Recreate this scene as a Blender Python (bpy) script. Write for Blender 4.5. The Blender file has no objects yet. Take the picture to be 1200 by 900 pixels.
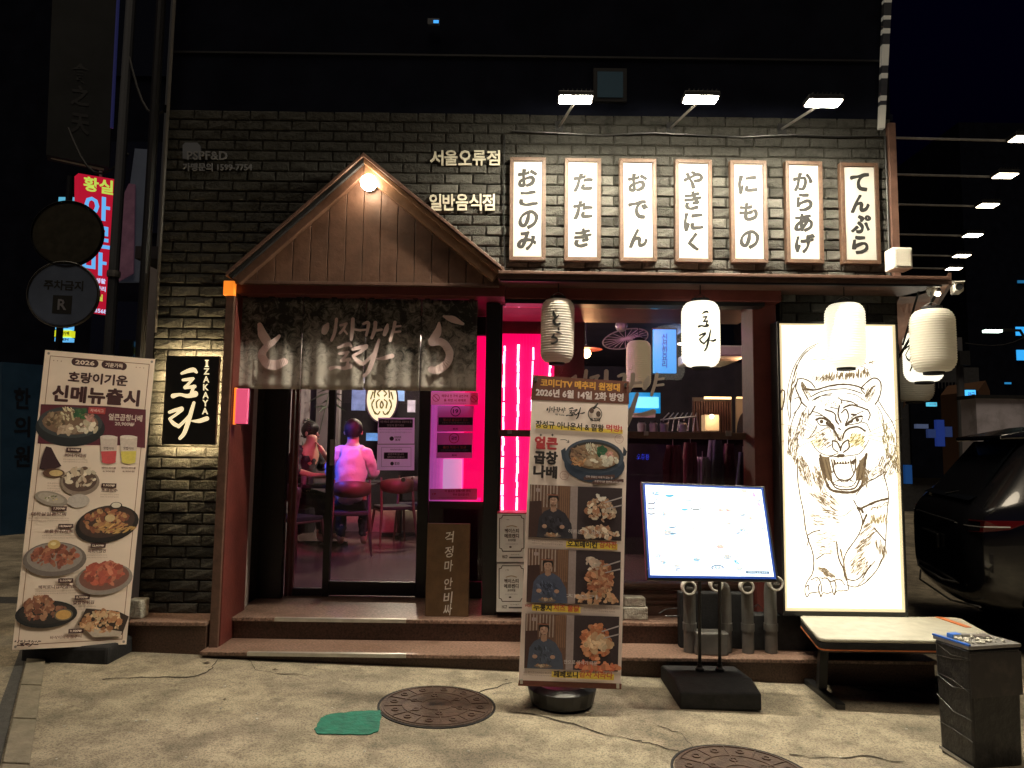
import bpy, math, random
from mathutils import Vector, Matrix, Euler
R = math.radians
rnd = random.Random(7)
S = bpy.context.scene
C = S.collection

# ------------------------------------------------------------------ camera
EYE = Vector((0, 0, 1.5)); F = 830.0
RC = (Matrix.Rotation(R(90 + 5.1), 3, 'X') @ Matrix.Rotation(R(0.75), 3, 'Z'))
cd = bpy.data.cameras.new('camera'); cam = bpy.data.objects.new('camera', cd); C.objects.link(cam)
cam.matrix_world = Matrix.Translation(EYE) @ RC.to_4x4()
cd.sensor_width = 36; cd.lens = 36 * F / 1200; cd.clip_start = .05; cd.clip_end = 2000
S.camera = cam
# ------------------------------------------------------------------ night sky, weak warm sun lamp standing in for unseen street lamps
w = bpy.data.worlds.new('World'); S.world = w; w.use_nodes = True
nt = w.node_tree; bg = nt.nodes['Background']
sky = nt.nodes.new('ShaderNodeTexSky'); sky.sky_type = 'NISHITA'; sky.sun_disc = False
sky.sun_elevation = R(-4); sky.sun_rotation = R(200); sky.ozone_density = 6
nt.links.new(sky.outputs[0], bg.inputs[0]); bg.inputs[1].default_value = 0.2
sd = bpy.data.lights.new('sun', 'SUN'); sd.energy = 1.15; sd.angle = R(24); sd.color = (1, .84, .62)
sun = bpy.data.objects.new('sun', sd); C.objects.link(sun)
sun.rotation_euler = Euler((R(18), 0, R(-10)))
S.view_settings.view_transform = 'Standard'; S.view_settings.look = 'None'
S.view_settings.exposure = 0; S.view_settings.gamma = 1
S.render.engine = 'CYCLES'
S.cycles.use_denoising = True
try: S.cycles.denoiser = 'OPENIMAGEDENOISE'
except Exception: pass
S.cycles.max_bounces = 6; S.cycles.transparent_max_bounces = 12; S.cycles.caustics_reflective = False
S.cycles.sample_clamp_indirect = 4

# ------------------------------------------------------------------ pixel helpers (photo coordinates 1200 x 900)
def ray(u, v): return RC @ Vector(((u - 600) / F, (450 - v) / F, -1))
def P(u, v, Y):
    d = ray(u, v); return EYE + d * (Y / d.y)
def X(u, v, Y): return P(u, v, Y).x
def Z(u, v, Y): return P(u, v, Y).z
def gz(x): return .008 - .03 * max(-4, min(5, x))
class Plane:
    def __init__(s, p0, p1, p2):
        s.p = p0; n = (p1 - p0).cross(p2 - p0).normalized()
        if n.dot(EYE - p0) < 0: n = -n
        s.n = n
    def at(s, u, v, lift=0):
        d = ray(u, v); q = s.p + s.n * lift
        return EYE + d * ((q - EYE).dot(s.n) / d.dot(s.n))
def planeY(Y): return Plane(Vector((0, Y, 0)), Vector((1, Y, 0)), Vector((0, Y, 1)))

# ------------------------------------------------------------------ mesh builder
class MB:
    def __init__(s): s.v = []; s.f = []; s.c = []; s.col = None
    def add(s, vs, fs):
        b = len(s.v); s.v += [Vector(q) for q in vs]
        for f in fs: s.f.append([b + i for i in f]); s.c.append(s.col)
        return s
    def poly(s, pts): return s.add(pts, [list(range(len(pts)))])
    def box(s, x0, x1, y0, y1, z0, z1):
        return s.add([(x0,y0,z0),(x1,y0,z0),(x1,y1,z0),(x0,y1,z0),(x0,y0,z1),(x1,y0,z1),(x1,y1,z1),(x0,y1,z1)],
              [(0,3,2,1),(4,5,6,7),(0,1,5,4),(1,2,6,5),(2,3,7,6),(3,0,4,7)])
    def slab(s, pts, off):              # polygon extruded by vector off
        n = len(pts); a = [Vector(p) for p in pts]; b = [p + Vector(off) for p in a]
        return s.add(a + b, [list(range(n))[::-1], [n + i for i in range(n)]] + [(i, (i+1) % n, n + (i+1) % n, n + i) for i in range(n)])
    def tube(s, path, r, n=8, cap=True):
        path = [Vector(p) for p in path]; m = len(path); rs = r if isinstance(r, (list, tuple)) else [r] * m
        vs = []; fs = []; prev = None
        for i, p in enumerate(path):
            t = (path[min(i+1, m-1)] - path[max(i-1, 0)]).normalized()
            if prev is None:
                a = t.orthogonal().normalized()
            else:
                a = (prev - t * prev.dot(t)); a = a.normalized() if a.length > 1e-6 else t.orthogonal().normalized()
            prev = a; b = t.cross(a)
            for k in range(n):
                g = 2 * math.pi * k / n; vs.append(p + (a * math.cos(g) + b * math.sin(g)) * rs[i])
        for i in range(m - 1):
            for k in range(n):
                k2 = (k + 1) % n; fs.append((i*n+k, i*n+k2, (i+1)*n+k2, (i+1)*n+k))
        if cap: fs += [list(range(n))[::-1], [(m-1)*n + k for k in range(n)]]
        return s.add(vs, fs)
    def lathe(s, prof, c=(0,0,0), n=24, axis='Z', cap=True):
        vs = []; fs = []; c = Vector(c)
        for r, h in prof:
            for k in range(n):
                g = 2*math.pi*k/n
                q = Vector((r*math.cos(g), r*math.sin(g), h))
                if axis == 'Y': q = Vector((q.x, q.z, q.y))
                elif axis == 'X': q = Vector((q.z, q.x, q.y))
                vs.append(c + q)
        m = len(prof)
        for i in range(m-1):
            for k in range(n):
                k2 = (k+1) % n; fs.append((i*n+k, i*n+k2, (i+1)*n+k2, (i+1)*n+k))
        if cap: fs.append(list(range(n))[::-1]); fs.append([(m-1)*n+k for k in range(n)])
        return s.add(vs, fs)
    def ball(s, c, rx, ry=None, rz=None, n=12, m=8):
        ry = ry or rx; rz = rz or rx; c = Vector(c); vs = [c + Vector((0,0,-rz))]; fs = []
        for i in range(1, m):
            a = -math.pi/2 + math.pi*i/m
            for k in range(n):
                g = 2*math.pi*k/n; vs.append(c + Vector((rx*math.cos(a)*math.cos(g), ry*math.cos(a)*math.sin(g), rz*math.sin(a))))
        vs.append(c + Vector((0,0,rz))); t = len(vs)-1
        for k in range(n):
            k2 = (k+1) % n; fs.append((0, 1+k2, 1+k)); fs.append((t, 1+(m-2)*n+k, 1+(m-2)*n+k2))
            for i in range(m-2): fs.append((1+i*n+k, 1+i*n+k2, 1+(i+1)*n+k2, 1+(i+1)*n+k))
        return s.add(vs, fs)
    def mesh(s, name, mat, shift=None, smooth=False):
        me = bpy.data.meshes.new(name)
        sh = shift or Vector((0,0,0))
        me.from_pydata([v - sh for v in s.v], [], s.f); me.materials.append(mat)
        if any(c is not None for c in s.c):
            ca = me.color_attributes.new('Col', 'FLOAT_COLOR', 'CORNER'); data = []
            for f, c in zip(s.f, s.c):
                cc = c or (1,1,1); data += [cc[0], cc[1], cc[2], 1.0] * len(f)
            if len(data) == len(ca.data) * 4: ca.data.foreach_set('color', data)
        me.validate(); me.update()
        if smooth: me.polygons.foreach_set('use_smooth', [True] * len(me.polygons))
        return me
    def build(s, name, mat, parent=None, bevel=0, smooth=False, local=False, kind=None):
        sh = Vector((0,0,0))
        if parent is not None and not local: sh = wloc(parent)
        me = s.mesh(name, mat, sh, smooth)
        o = bpy.data.objects.new(name, me); C.objects.link(o); o.parent = parent
        if bevel:
            b = o.modifiers.new('bevel', 'BEVEL'); b.width = bevel; b.segments = 2; b.limit_method = 'ANGLE'
        if kind: o['kind'] = kind
        return o
def wloc(o):
    l = Vector((0,0,0))
    while o is not None: l += o.location; o = o.parent
    return l
def tag(o, label=None, cat=None, group=None, kind=None):
    if label: o['label'] = label
    if cat: o['category'] = cat
    if group: o['group'] = group
    if kind: o['kind'] = kind
    return o
def thing(name, label, cat, loc=(0,0,0), rz=0, group=None):
    o = bpy.data.objects.new(name, None); C.objects.link(o); o.location = loc; o.rotation_euler = (0,0,rz)
    return tag(o, label, cat, group)
def inst(name, me, parent, loc=(0,0,0), rz=0):
    o = bpy.data.objects.new(name, me); C.objects.link(o); o.parent = parent; o.location = loc; o.rotation_euler = (0,0,rz); return o
def copy_tree(o, parent=None):
    c = o.copy(); C.objects.link(c); c.parent = parent
    for ch in list(o.children): copy_tree(ch, c)
    return c

# ------------------------------------------------------------------ materials
def lin(c): return tuple(((x/255+.055)/1.055)**2.4 if x > 10 else x/255/12.92 for x in c)
def mat(name, col, rough=.6, metal=0, var=0, scale=12, bump=0, bscale=60, emit=None, estr=0, rand=0, spec=.5, dirt=None, dscale=3, dlo=.5, dhi=.7, coat=0, trans=0):
    m = bpy.data.materials.new(name); m.use_nodes = True; n = m.node_tree.nodes; l = m.node_tree.links
    b = n['Principled BSDF']; b.inputs['Roughness'].default_value = rough; b.inputs['Metallic'].default_value = metal
    b.inputs['Specular IOR Level'].default_value = spec; b.inputs['Coat Weight'].default_value = coat
    tc = n.new('ShaderNodeTexCoord'); cur = None
    def noise(sc, det=6, ro=.6):
        q = n.new('ShaderNodeTexNoise'); q.inputs['Scale'].default_value = sc; q.inputs['Detail'].default_value = det
        q.inputs['Roughness'].default_value = ro; l.new(tc.outputs['Object'], q.inputs['Vector']); return q
    if var:
        q = noise(scale); mx = n.new('ShaderNodeMix'); mx.data_type = 'RGBA'
        rp = n.new('ShaderNodeMapRange'); rp.inputs[1].default_value = .3; rp.inputs[2].default_value = .7
        l.new(q.outputs[0], rp.inputs[0]); l.new(rp.outputs[0], mx.inputs[0])
        mx.inputs[6].default_value = (*[c*(1-var) for c in col], 1); mx.inputs[7].default_value = (*[min(1, c*(1+var)) for c in col], 1)
        cur = mx.outputs[2]
    if dirt:
        q = noise(dscale, 8, .65); rp = n.new('ShaderNodeMapRange'); rp.inputs[1].default_value = dlo; rp.inputs[2].default_value = dhi
        l.new(q.outputs[0], rp.inputs[0]); mx = n.new('ShaderNodeMix'); mx.data_type = 'RGBA'; l.new(rp.outputs[0], mx.inputs[0])
        if cur: l.new(cur, mx.inputs[6])
        else: mx.inputs[6].default_value = (*col, 1)
        mx.inputs[7].default_value = (*dirt, 1); cur = mx.outputs[2]
    if rand:
        oi = n.new('ShaderNodeObjectInfo'); rp = n.new('ShaderNodeMapRange'); rp.inputs[3].default_value = 1-rand; rp.inputs[4].default_value = 1+rand
        l.new(oi.outputs['Random'], rp.inputs[0]); hs = n.new('ShaderNodeVectorMath'); hs.operation = 'SCALE'
        if cur: l.new(cur, hs.inputs[0])
        else: hs.inputs[0].default_value = col
        l.new(rp.outputs[0], hs.inputs['Scale']); cur = hs.outputs[0]
    if cur: l.new(cur, b.inputs['Base Color'])
    else: b.inputs['Base Color'].default_value = (*col, 1)
    if bump:
        q = noise(bscale, 5); bp = n.new('ShaderNodeBump'); bp.inputs['Strength'].default_value = bump; bp.inputs['Distance'].default_value = .02
        l.new(q.outputs[0], bp.inputs['Height']); l.new(bp.outputs[0], b.inputs['Normal'])
    if emit: b.inputs['Emission Color'].default_value = (*emit, 1); b.inputs['Emission Strength'].default_value = estr
    if trans:
        tr = n.new('ShaderNodeBsdfTranslucent'); tr.inputs[0].default_value = (*col, 1); ms = n.new('ShaderNodeMixShader'); ms.inputs[0].default_value = trans
        l.new(b.outputs[0], ms.inputs[1]); l.new(tr.outputs[0], ms.inputs[2]); l.new(ms.outputs[0], n['Material Output'].inputs[0])
    return m
def glassmat(name, tint=(1,1,1), refl=-.012):
    m = bpy.data.materials.new(name); m.use_nodes = True; n = m.node_tree.nodes; l = m.node_tree.links
    t = n.new('ShaderNodeBsdfTransparent'); t.inputs[0].default_value = (*tint, 1); g = n.new('ShaderNodeBsdfGlossy'); g.inputs['Roughness'].default_value = .02
    lw = n.new('ShaderNodeFresnel'); lw.inputs[0].default_value = 1.45; ms = n.new('ShaderNodeMixShader')
    ad = n.new('ShaderNodeMath'); ad.operation = 'ADD'; ad.inputs[1].default_value = refl; ad.use_clamp = True; l.new(lw.outputs[0], ad.inputs[0])
    l.new(ad.outputs[0], ms.inputs[0]); l.new(t.outputs[0], ms.inputs[1]); l.new(g.outputs[0], ms.inputs[2]); l.new(ms.outputs[0], n['Material Output'].inputs[0])
    return m
def colmat(name, rough=.5, emit=0, grain=.32, trans=0):
    m = bpy.data.materials.new(name); m.use_nodes = True; n = m.node_tree.nodes; l = m.node_tree.links
    b = n['Principled BSDF']; b.inputs['Roughness'].default_value = rough
    a = n.new('ShaderNodeAttribute'); a.attribute_name = 'Col'
    tc = n.new('ShaderNodeTexCoord'); q = n.new('ShaderNodeTexNoise'); q.inputs['Scale'].default_value = 70; q.inputs['Detail'].default_value = 6; q.inputs['Roughness'].default_value = .7
    l.new(tc.outputs['Object'], q.inputs['Vector']); rp = n.new('ShaderNodeMapRange'); rp.inputs[3].default_value = 1-grain; rp.inputs[4].default_value = 1+grain
    l.new(q.outputs[0], rp.inputs[0]); vm = n.new('ShaderNodeVectorMath'); vm.operation = 'SCALE'; l.new(a.outputs['Color'], vm.inputs[0]); l.new(rp.outputs[0], vm.inputs['Scale'])
    l.new(vm.outputs[0], b.inputs['Base Color'])
    if emit: l.new(vm.outputs[0], b.inputs['Emission Color']); b.inputs['Emission Strength'].default_value = emit
    if trans:
        tr = n.new('ShaderNodeBsdfTranslucent'); l.new(vm.outputs[0], tr.inputs[0]); ms = n.new('ShaderNodeMixShader'); ms.inputs[0].default_value = trans
        l.new(b.outputs[0], ms.inputs[1]); l.new(tr.outputs[0], ms.inputs[2]); l.new(ms.outputs[0], n['Material Output'].inputs[0])
    return m
M = {}
M['brick'] = mat('brick_stone', (.068,.067,.061), .85, spec=.1, var=.45, scale=9, bump=1.0, bscale=38, rand=.48, dirt=(.03,.03,.027), dscale=9, dlo=.52, dhi=.75)
M['mortar'] = mat('mortar', (.03,.028,.024), .95, spec=.05, var=.3, scale=20, bump=.5)
M['upper'] = mat('upper_cladding', (.007,.008,.014), .8, spec=0, var=.3, scale=3)
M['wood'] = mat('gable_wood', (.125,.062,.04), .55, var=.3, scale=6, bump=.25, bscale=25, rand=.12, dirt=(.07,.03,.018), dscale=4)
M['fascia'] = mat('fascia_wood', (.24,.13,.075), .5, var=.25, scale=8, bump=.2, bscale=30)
M['framewood'] = mat('sign_frame_wood', (.065,.034,.02), .55, var=.35, scale=25, bump=.2, rand=.1)
M['red'] = mat('oxblood_paint', (.12,.026,.021), .5, var=.25, scale=7, bump=.15, bscale=40)
M['brown'] = mat('brown_trim_metal', (.11,.06,.045), .4, var=.3, scale=15, bump=.15)
M['black'] = mat('black_metal', (.012,.012,.013), .4, var=.2)
M['blackmatte'] = mat('black_matte', (.02,.02,.022), .75, spec=.25, var=.3, scale=20, bump=.2)
M['white'] = mat('white_panel', (.40,.395,.37), .4, var=.06, scale=3)
M['paleplastic'] = mat('pale_plastic', (.62,.6,.55), .45, var=.08, dirt=(.35,.33,.28), dlo=.6, dhi=.8)
M['reveal'] = mat('pale_reveal', (.5,.45,.42), .7, var=.15, bump=.2)
M['ink'] = mat('black_ink', (.018,.018,.018), .6, spec=.25)
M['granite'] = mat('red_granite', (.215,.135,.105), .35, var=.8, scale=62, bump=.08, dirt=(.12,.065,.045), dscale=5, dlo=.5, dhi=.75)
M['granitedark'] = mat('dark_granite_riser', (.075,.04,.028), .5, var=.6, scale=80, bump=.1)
M['alu'] = mat('aluminium', (.55,.54,.5), .35, metal=.8, var=.15)
M['steel'] = mat('dull_steel', (.33,.32,.31), .45, metal=.6, var=.2)
M['iron'] = mat('rusty_iron', (.085,.055,.042), .5, metal=.35, var=.5, scale=14, bump=.4, bscale=70, dirt=(.16,.12,.09), dscale=5, dlo=.6, dhi=.8)
M['paper'] = mat('lantern_paper', (.86,.82,.73), .7, var=.07, scale=5, trans=.45)
M['paperlit'] = mat('lit_lantern_paper', (.8,.76,.65), .7, emit=(1,.93,.74), estr=1.35)
M['paperdim'] = mat('dim_lantern_paper', (.7,.62,.48), .7, emit=(1,.75,.42), estr=.16)
M['lens'] = mat('floodlight_lens', (.8,.8,.8), .4, emit=(1,.90,.68), estr=1450)
M['paperglow'] = mat('glowing_lantern_paper', (.8,.75,.62), .7, emit=(1,.92,.70), estr=.95)
M['lensb'] = mat('side_floodlight_lens', (.8,.8,.8), .4, emit=(1,.84,.60), estr=16)
M['globe'] = mat('globe_glass', (.9,.9,.85), .3, emit=(1,.82,.56), estr=60)
M['bulb'] = mat('bulb_glass', (.9,.8,.6), .3, emit=(1,.55,.22), estr=18)
M['bulbw'] = mat('spot_bulb', (.9,.9,.8), .3, emit=(1,.85,.6), estr=14)
M['glass'] = glassmat('window_glass')
M['floor'] = mat('interior_floor', (.13,.09,.085), .25, var=.3, scale=5)
M['dark'] = mat('dark_interior', (.03,.026,.032), .7, spec=.2, var=.3, scale=3)
M['greywall'] = mat('interior_grey_wall', (.16,.14,.145), .8, var=.25, scale=2, bump=.2)
M['palefloorwall'] = mat('pale_low_wall', (.5,.45,.36), .7, var=.2)
M['cloth'] = None
M['skin'] = mat('skin', (.5,.3,.22), .55)
M['hair'] = mat('black_hair', (.012,.01,.01), .5, bump=.5, bscale=90)
M['shirt'] = mat('white_shirt', (.72,.68,.72), .8, bump=.5, bscale=14)
M['darkcloth'] = mat('dark_clothes', (.025,.025,.03), .85, bump=.4, bscale=18)
M['chair'] = mat('brown_chair_wood', (.11,.05,.04), .45, var=.2)
M['carpaint'] = mat('black_car_paint', (.012,.012,.015), .2, coat=1, spec=.6)
M['carglass'] = mat('car_glass', (.01,.012,.015), .05, spec=.8)
M['tyre'] = mat('tyre_rubber', (.015,.015,.015), .85)
M['redlens'] = mat('tail_lamp_lens', (.13,.006,.007), .15, emit=(1,.05,.04), estr=.006)
M['pvc'] = mat('grey_pvc', (.13,.125,.12), .4, var=.2, dirt=(.12,.11,.1), dscale=6)
M['cushion'] = mat('grey_vinyl', (.42,.40,.33), .5, var=.15, bump=.15, bscale=15)
M['orange'] = mat('orange_piping', (.55,.16,.05), .5)
M['stone'] = mat('rough_stone', (.42,.40,.35), .9, var=.3, scale=20, bump=.9, bscale=35)
M['tape'] = mat('green_tape', (.0,.12,.08), .7, var=.35, scale=18, bump=.5, bscale=30)
M['tin'] = mat('white_tin', (.78,.8,.76), .35, var=.06, dirt=(.4,.4,.37), dlo=.6, dhi=.8)
M['print'] = colmat('printed_ink'); M['screenprint'] = colmat('backlit_print', emit=.9, grain=0); M['glowprint'] = colmat('glowing_print', emit=1, grain=0)
M['brasswood'] = mat('dark_stained_board', (.13,.075,.035), .5, var=.25, scale=9, bump=.2)
M['amber'] = mat('amber_lens', (.8,.3,.05), .3, emit=(1,.25,.02), estr=.9)
M['pinkglow'] = mat('pink_lamp_panel', (.8,.2,.35), .4, emit=(1,.07,.22), estr=.5)
M['neonred'] = mat('red_neon_panel', (.7,.02,.12), .35, emit=(1,.0,.11), estr=1.0, var=.1)
M['neonred2'] = mat('red_neon_groove', (.5,.01,.08), .35, emit=(1,.0,.09), estr=.55, var=.1); M['neonwhite'] = mat('neon_tube', (1,.7,.8), .3, emit=(1,.35,.55), estr=5)

# ------------------------------------------------------------------ strokes and text in 2D
def catmull(pts, n=5):
    if len(pts) < 3:
        return [tuple(pts[0][k] + (pts[-1][k]-pts[0][k])*i/3 for k in range(len(pts[0]))) for i in range(4)]
    out = []; q = [pts[0]] + list(pts) + [pts[-1]]
    for i in range(1, len(q)-2):
        for j in range(n):
            t = j/n; a, b, c, d = q[i-1], q[i], q[i+1], q[i+2]
            out.append(tuple(.5*((2*b[k])+(-a[k]+c[k])*t+(2*a[k]-5*b[k]+4*c[k]-d[k])*t*t+(-a[k]+3*b[k]-3*c[k]+d[k])*t**3) for k in range(len(a))))
    out.append(tuple(pts[-1])); return out
def stroke2d(pts, wid, rough=0, taper=False, n=5, caps=True):
    m = len(pts); ws = wid if isinstance(wid, (list, tuple)) else [wid]*m
    p3 = catmull([(a[0], a[1], ws[i] if i < len(ws) else ws[-1]) for i, a in enumerate(pts)], n)
    vs = []; fs = []; k = len(p3)
    for i, (x, y, ww) in enumerate(p3):
        x0, y0, _ = p3[max(i-1, 0)]; x1, y1, _ = p3[min(i+1, k-1)]
        dx, dy = x1-x0, y1-y0; L = math.hypot(dx, dy) or 1
        h = max(.01, ww/2)
        if taper: h *= max(.12, math.sin(math.pi*(i+.35)/(k-.3)))**.6
        ha = h*(1+rnd.uniform(-rough, rough)); hb = h*(1+rnd.uniform(-rough, rough))
        vs += [(x - dy/L*ha, y + dx/L*ha), (x + dy/L*hb, y - dx/L*hb)]
    for i in range(k-1): fs.append((2*i, 2*i+1, 2*i+3, 2*i+2))
    if caps and not taper:
        for e, sgn in ((0, -1), (k-1, 1)):
            x, y, ww = p3[e]; j = 1 if e == 0 else k-2
            dx, dy = x-p3[j][0], y-p3[j][1]; a0 = math.atan2(dy, dx); b = len(vs)
            cap = [(x + ww*.5*math.cos(a0+g), y + ww*.5*math.sin(a0+g)) for g in [R(-90+30*q) for q in range(7)]]
            vs += cap; fs.append(tuple(range(b, b+7)))
    return vs, fs
_tc = {}
def text2d(s, bold=0, vertical=False, res=2):
    key = (s, bold, vertical)
    if key in _tc: return _tc[key]
    cu = bpy.data.curves.new('t', 'FONT'); cu.body = '\n'.join(s) if vertical else s; cu.size = 1; cu.resolution_u = res; cu.offset = bold
    if vertical: cu.align_x = 'CENTER'; cu.space_line = .88
    o = bpy.data.objects.new('t', cu); me = o.to_mesh()
    vs = [(v.co.x, -v.co.y) for v in me.vertices]; fs = [tuple(p.vertices) for p in me.polygons]
    o.to_mesh_clear(); bpy.data.objects.remove(o); bpy.data.curves.remove(cu)
    x0 = min(v[0] for v in vs); x1 = max(v[0] for v in vs); y0 = min(v[1] for v in vs); y1 = max(v[1] for v in vs)
    vs = [((x-x0)/(x1-x0), (y-y0)/(y1-y0)) for x, y in vs]; _tc[key] = (vs, fs, (x1-x0)/(y1-y0)); return _tc[key]
def fit(strokes, box, src):
    sx = (box[2]-box[0])/(src[2]-src[0]); sy = (box[3]-box[1])/(src[3]-src[1]); k = (sx+sy)/2
    return [([(box[0]+(x-src[0])*sx, box[1]+(y-src[1])*sy) for x, y in p], [q*k for q in w_]) for p, w_ in strokes]
TO = [([(165,235),(215,215),(265,205),(290,225)], [22,34,40,22]), ([(175,290),(220,285),(262,278)], [22,28,24]), ([(255,286),(220,325),(190,352)], [24,24,24]),
      ([(192,356),(235,350),(275,345)], [26,28,30]), ([(266,342),(245,412)], [26,30]), ([(92,425),(150,413),(215,425),(278,408)], [40,26,34,52])]
RA = [([(62,562),(110,545),(165,532)], [26,30,36]), ([(165,540),(120,580),(68,615)], [34,24,24]), ([(62,618),(100,660),(140,680)], [22,34,30]),
      ([(138,684),(195,630),(228,590)], [28,26,22]), ([(268,482),(245,560),(215,660),(185,740),(150,782)], [26,34,38,34,28]), ([(250,636),(310,636),(378,615)], [12,34,38])]
TOBOX = (80,190,300,450); RABOX = (50,475,385,800)
KTO = [([(185,305),(215,395),(265,470)], [40,88,80]), ([(362,408),(310,460),(245,505),(205,570),(245,640),(330,662),(405,632)], [30,48,68,80,82,84,66])]
KRA = [([(750,232),(830,260),(920,300)], [18,60,26]), ([(712,292),(700,370),(650,450)], [20,66,70]), ([(650,462),(740,462),(800,550),(780,640),(700,702),(645,702)], [66,70,72,70,70,62])]
KTOBOX = (155,285,435,695); KRABOX = (605,215,935,745)
def z2(s, ox): return [([(ox + x/7.5, 340 + y/7.5) for x, y in p], [q/7.5 for q in w_]) for p, w_ in s]
IJA = z2([([(785,298),(770,330),(755,372)], [22,54,48]), ([(862,258),(845,370),(815,442)], [28,30,26]), ([(895,312),(950,297)], [22,24]), ([(946,300),(925,340),(890,382)], [22,22,20]),
      ([(920,345),(955,388)], [18,18]), ([(1008,262),(1005,350),(995,438)], [34,36,28]), ([(1020,350),(1072,356)], [20,22])], 280) + z2([([(45,300),(92,292),(72,400)], [20,30,24]), ([(20,352),(80,350)], [18,18]),
      ([(152,288),(145,350),(120,422)], [34,32,26]), ([(160,355),(208,350)], [22,22]), ([(262,308),(250,350),(235,392)], [20,46,36]), ([(325,285),(310,360),(285,450)], [28,26,24]),
      ([(325,325),(372,318)], [18,20]), ([(322,372),(370,366)], [18,20])], 420)
NLOGO = IJA + fit(TO, (386,402,414,435), TOBOX) + fit(RA, (413,398,461,443), RABOX)      # whole curtain logo in photo pixels
NLBOX = (376,372,470,444)

class Print:
    """flat print laid on a plane; coordinates are pixels of the reference, turned into points of the plane"""
    def __init__(s, plane, quad, lift=.0008, step=4e-5):
        s.pl = plane; s.q = quad; s.mb = MB(); s.L = lift; s.step = step
        a, b, c, d = quad; s.W = (abs(b[0]-a[0]) + abs(c[0]-d[0]))/2; s.H = (abs(d[1]-a[1]) + abs(c[1]-b[1]))/2
    def st2(s, a, b):
        A, B, Cc, D = s.q; return tuple(A[k]*(1-a)*(1-b) + B[k]*a*(1-b) + Cc[k]*a*b + D[k]*(1-a)*b for k in (0, 1))
    def inv(s, u, v):
        a = b = .5
        for _ in range(12):
            p = s.st2(a, b); e = 1e-4; pa = s.st2(a+e, b); pb = s.st2(a, b+e)
            J = ((pa[0]-p[0])/e, (pb[0]-p[0])/e, (pa[1]-p[1])/e, (pb[1]-p[1])/e); dt = J[0]*J[3]-J[1]*J[2]
            dx, dy = u-p[0], v-p[1]; a += (dx*J[3]-dy*J[1])/dt; b += (dy*J[0]-dx*J[2])/dt
        return a, b
    def put(s, vs, fs, col, lift=None):
        s.mb.col = col; lf = s.L if lift is None else lift
        s.mb.add([s.pl.at(u, v, lf) for u, v in vs], fs)
        if lift is None: s.L += s.step
    def poly(s, pts, col): s.put(pts, [tuple(range(len(pts)))], col)
    def loc(s, u, v, pts):                                   # offsets in the sheet's own axes
        a, b = s.inv(u, v); return [s.st2(a + x/s.W, b + y/s.H) for x, y in pts]
    def rect(s, u, v, w_, h, col): s.poly(s.loc(u, v, [(-w_/2,-h/2),(w_/2,-h/2),(w_/2,h/2),(-w_/2,h/2)]), col)
    def ell(s, u, v, rx, ry, col, n=28, rot=0, lift=None):
        c, k = math.cos(R(rot)), math.sin(R(rot))
        pts = s.loc(u, v, [(rx*math.cos(g)*c - ry*math.sin(g)*k, rx*math.cos(g)*k + ry*math.sin(g)*c) for g in [2*math.pi*i/n for i in range(n)]])
        s.put(pts, [tuple(range(n))], col, lift)
    def ring(s, u, v, r, w_, col, n=28):
        pts = s.loc(u, v, [(rr*math.cos(2*math.pi*i/n), rr*math.sin(2*math.pi*i/n)) for rr in (r, r-w_) for i in range(n)])
        s.put(pts, [(i, (i+1) % n, n+(i+1) % n, n+i) for i in range(n)], col)
    def text(s, t, u, v, w_, h, col, bold=.015, vertical=False):
        bold = min(bold, .03)
        vs, fs, ar = text2d(t, bold, vertical)
        s.put(s.loc(u, v, [((x-.5)*w_, (y-.5)*h) for x, y in vs]), fs, col)
    def heavy(s, t, u, v, w_, h, col, k=.5):
        for i in range(6): g = 2*math.pi*i/6; s.text(t, u+k*math.cos(g), v+k*math.sin(g), w_-2*k, h-2*k, col, .012)
    def tiny(s, u, v, w_, col, rows=1, h=2.2, src='가나다라마바사아자차카타파하'):
        for r_ in range(rows):
            t = ''.join(rnd.choice('의을는한있이도고다수기로서어') for _ in range(max(4, int(w_/h*.8))))
            s.text(t, u, v + r_*h*1.7, w_, h, col, 0)
    def stroke(s, pts, w_, col, rough=0, taper=False, n=5):
        vs, fs = stroke2d(pts, w_, rough, taper, n); s.put(vs, fs, col)
    def strokes(s, st, col, rough=.06):
        for p, w_ in st: s.stroke(p, w_, col, rough)
    def blobs(s, u, v, rx, ry, cols, n=60, size=3, pile=0, thin=1, rot=None):
        base = s.L
        for i in range(n):
            g = rnd.uniform(0, 2*math.pi); q = math.sqrt(rnd.random())
            x, y = rx*q*math.cos(g), ry*q*math.sin(g) - pile*(1-q)*rnd.random()
            z = size*rnd.uniform(.5, 1.3); a = rnd.uniform(0, 180) if rot is None else rot + rnd.uniform(-25, 25)
            c = rnd.choice(cols); k = rnd.uniform(.7, 1.25); c = tuple(min(1, t*k) for t in c)
            uu, vv = s.loc(u, v, [(x, y)])[0]
            s.ell(uu, vv, z, z*rnd.uniform(.35, .8)*thin, c, 7, a, lift=base + i*1.2e-5)
        s.L = base + n*1.2e-5 + s.step
    def build(s, name, mt, parent): return s.mb.build(name, mt, parent)
def sheetbox(mb, plane, quad, thick):
    pts = [plane.at(*q) for q in quad]; mb.slab(pts, -plane.n*thick)
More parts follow.
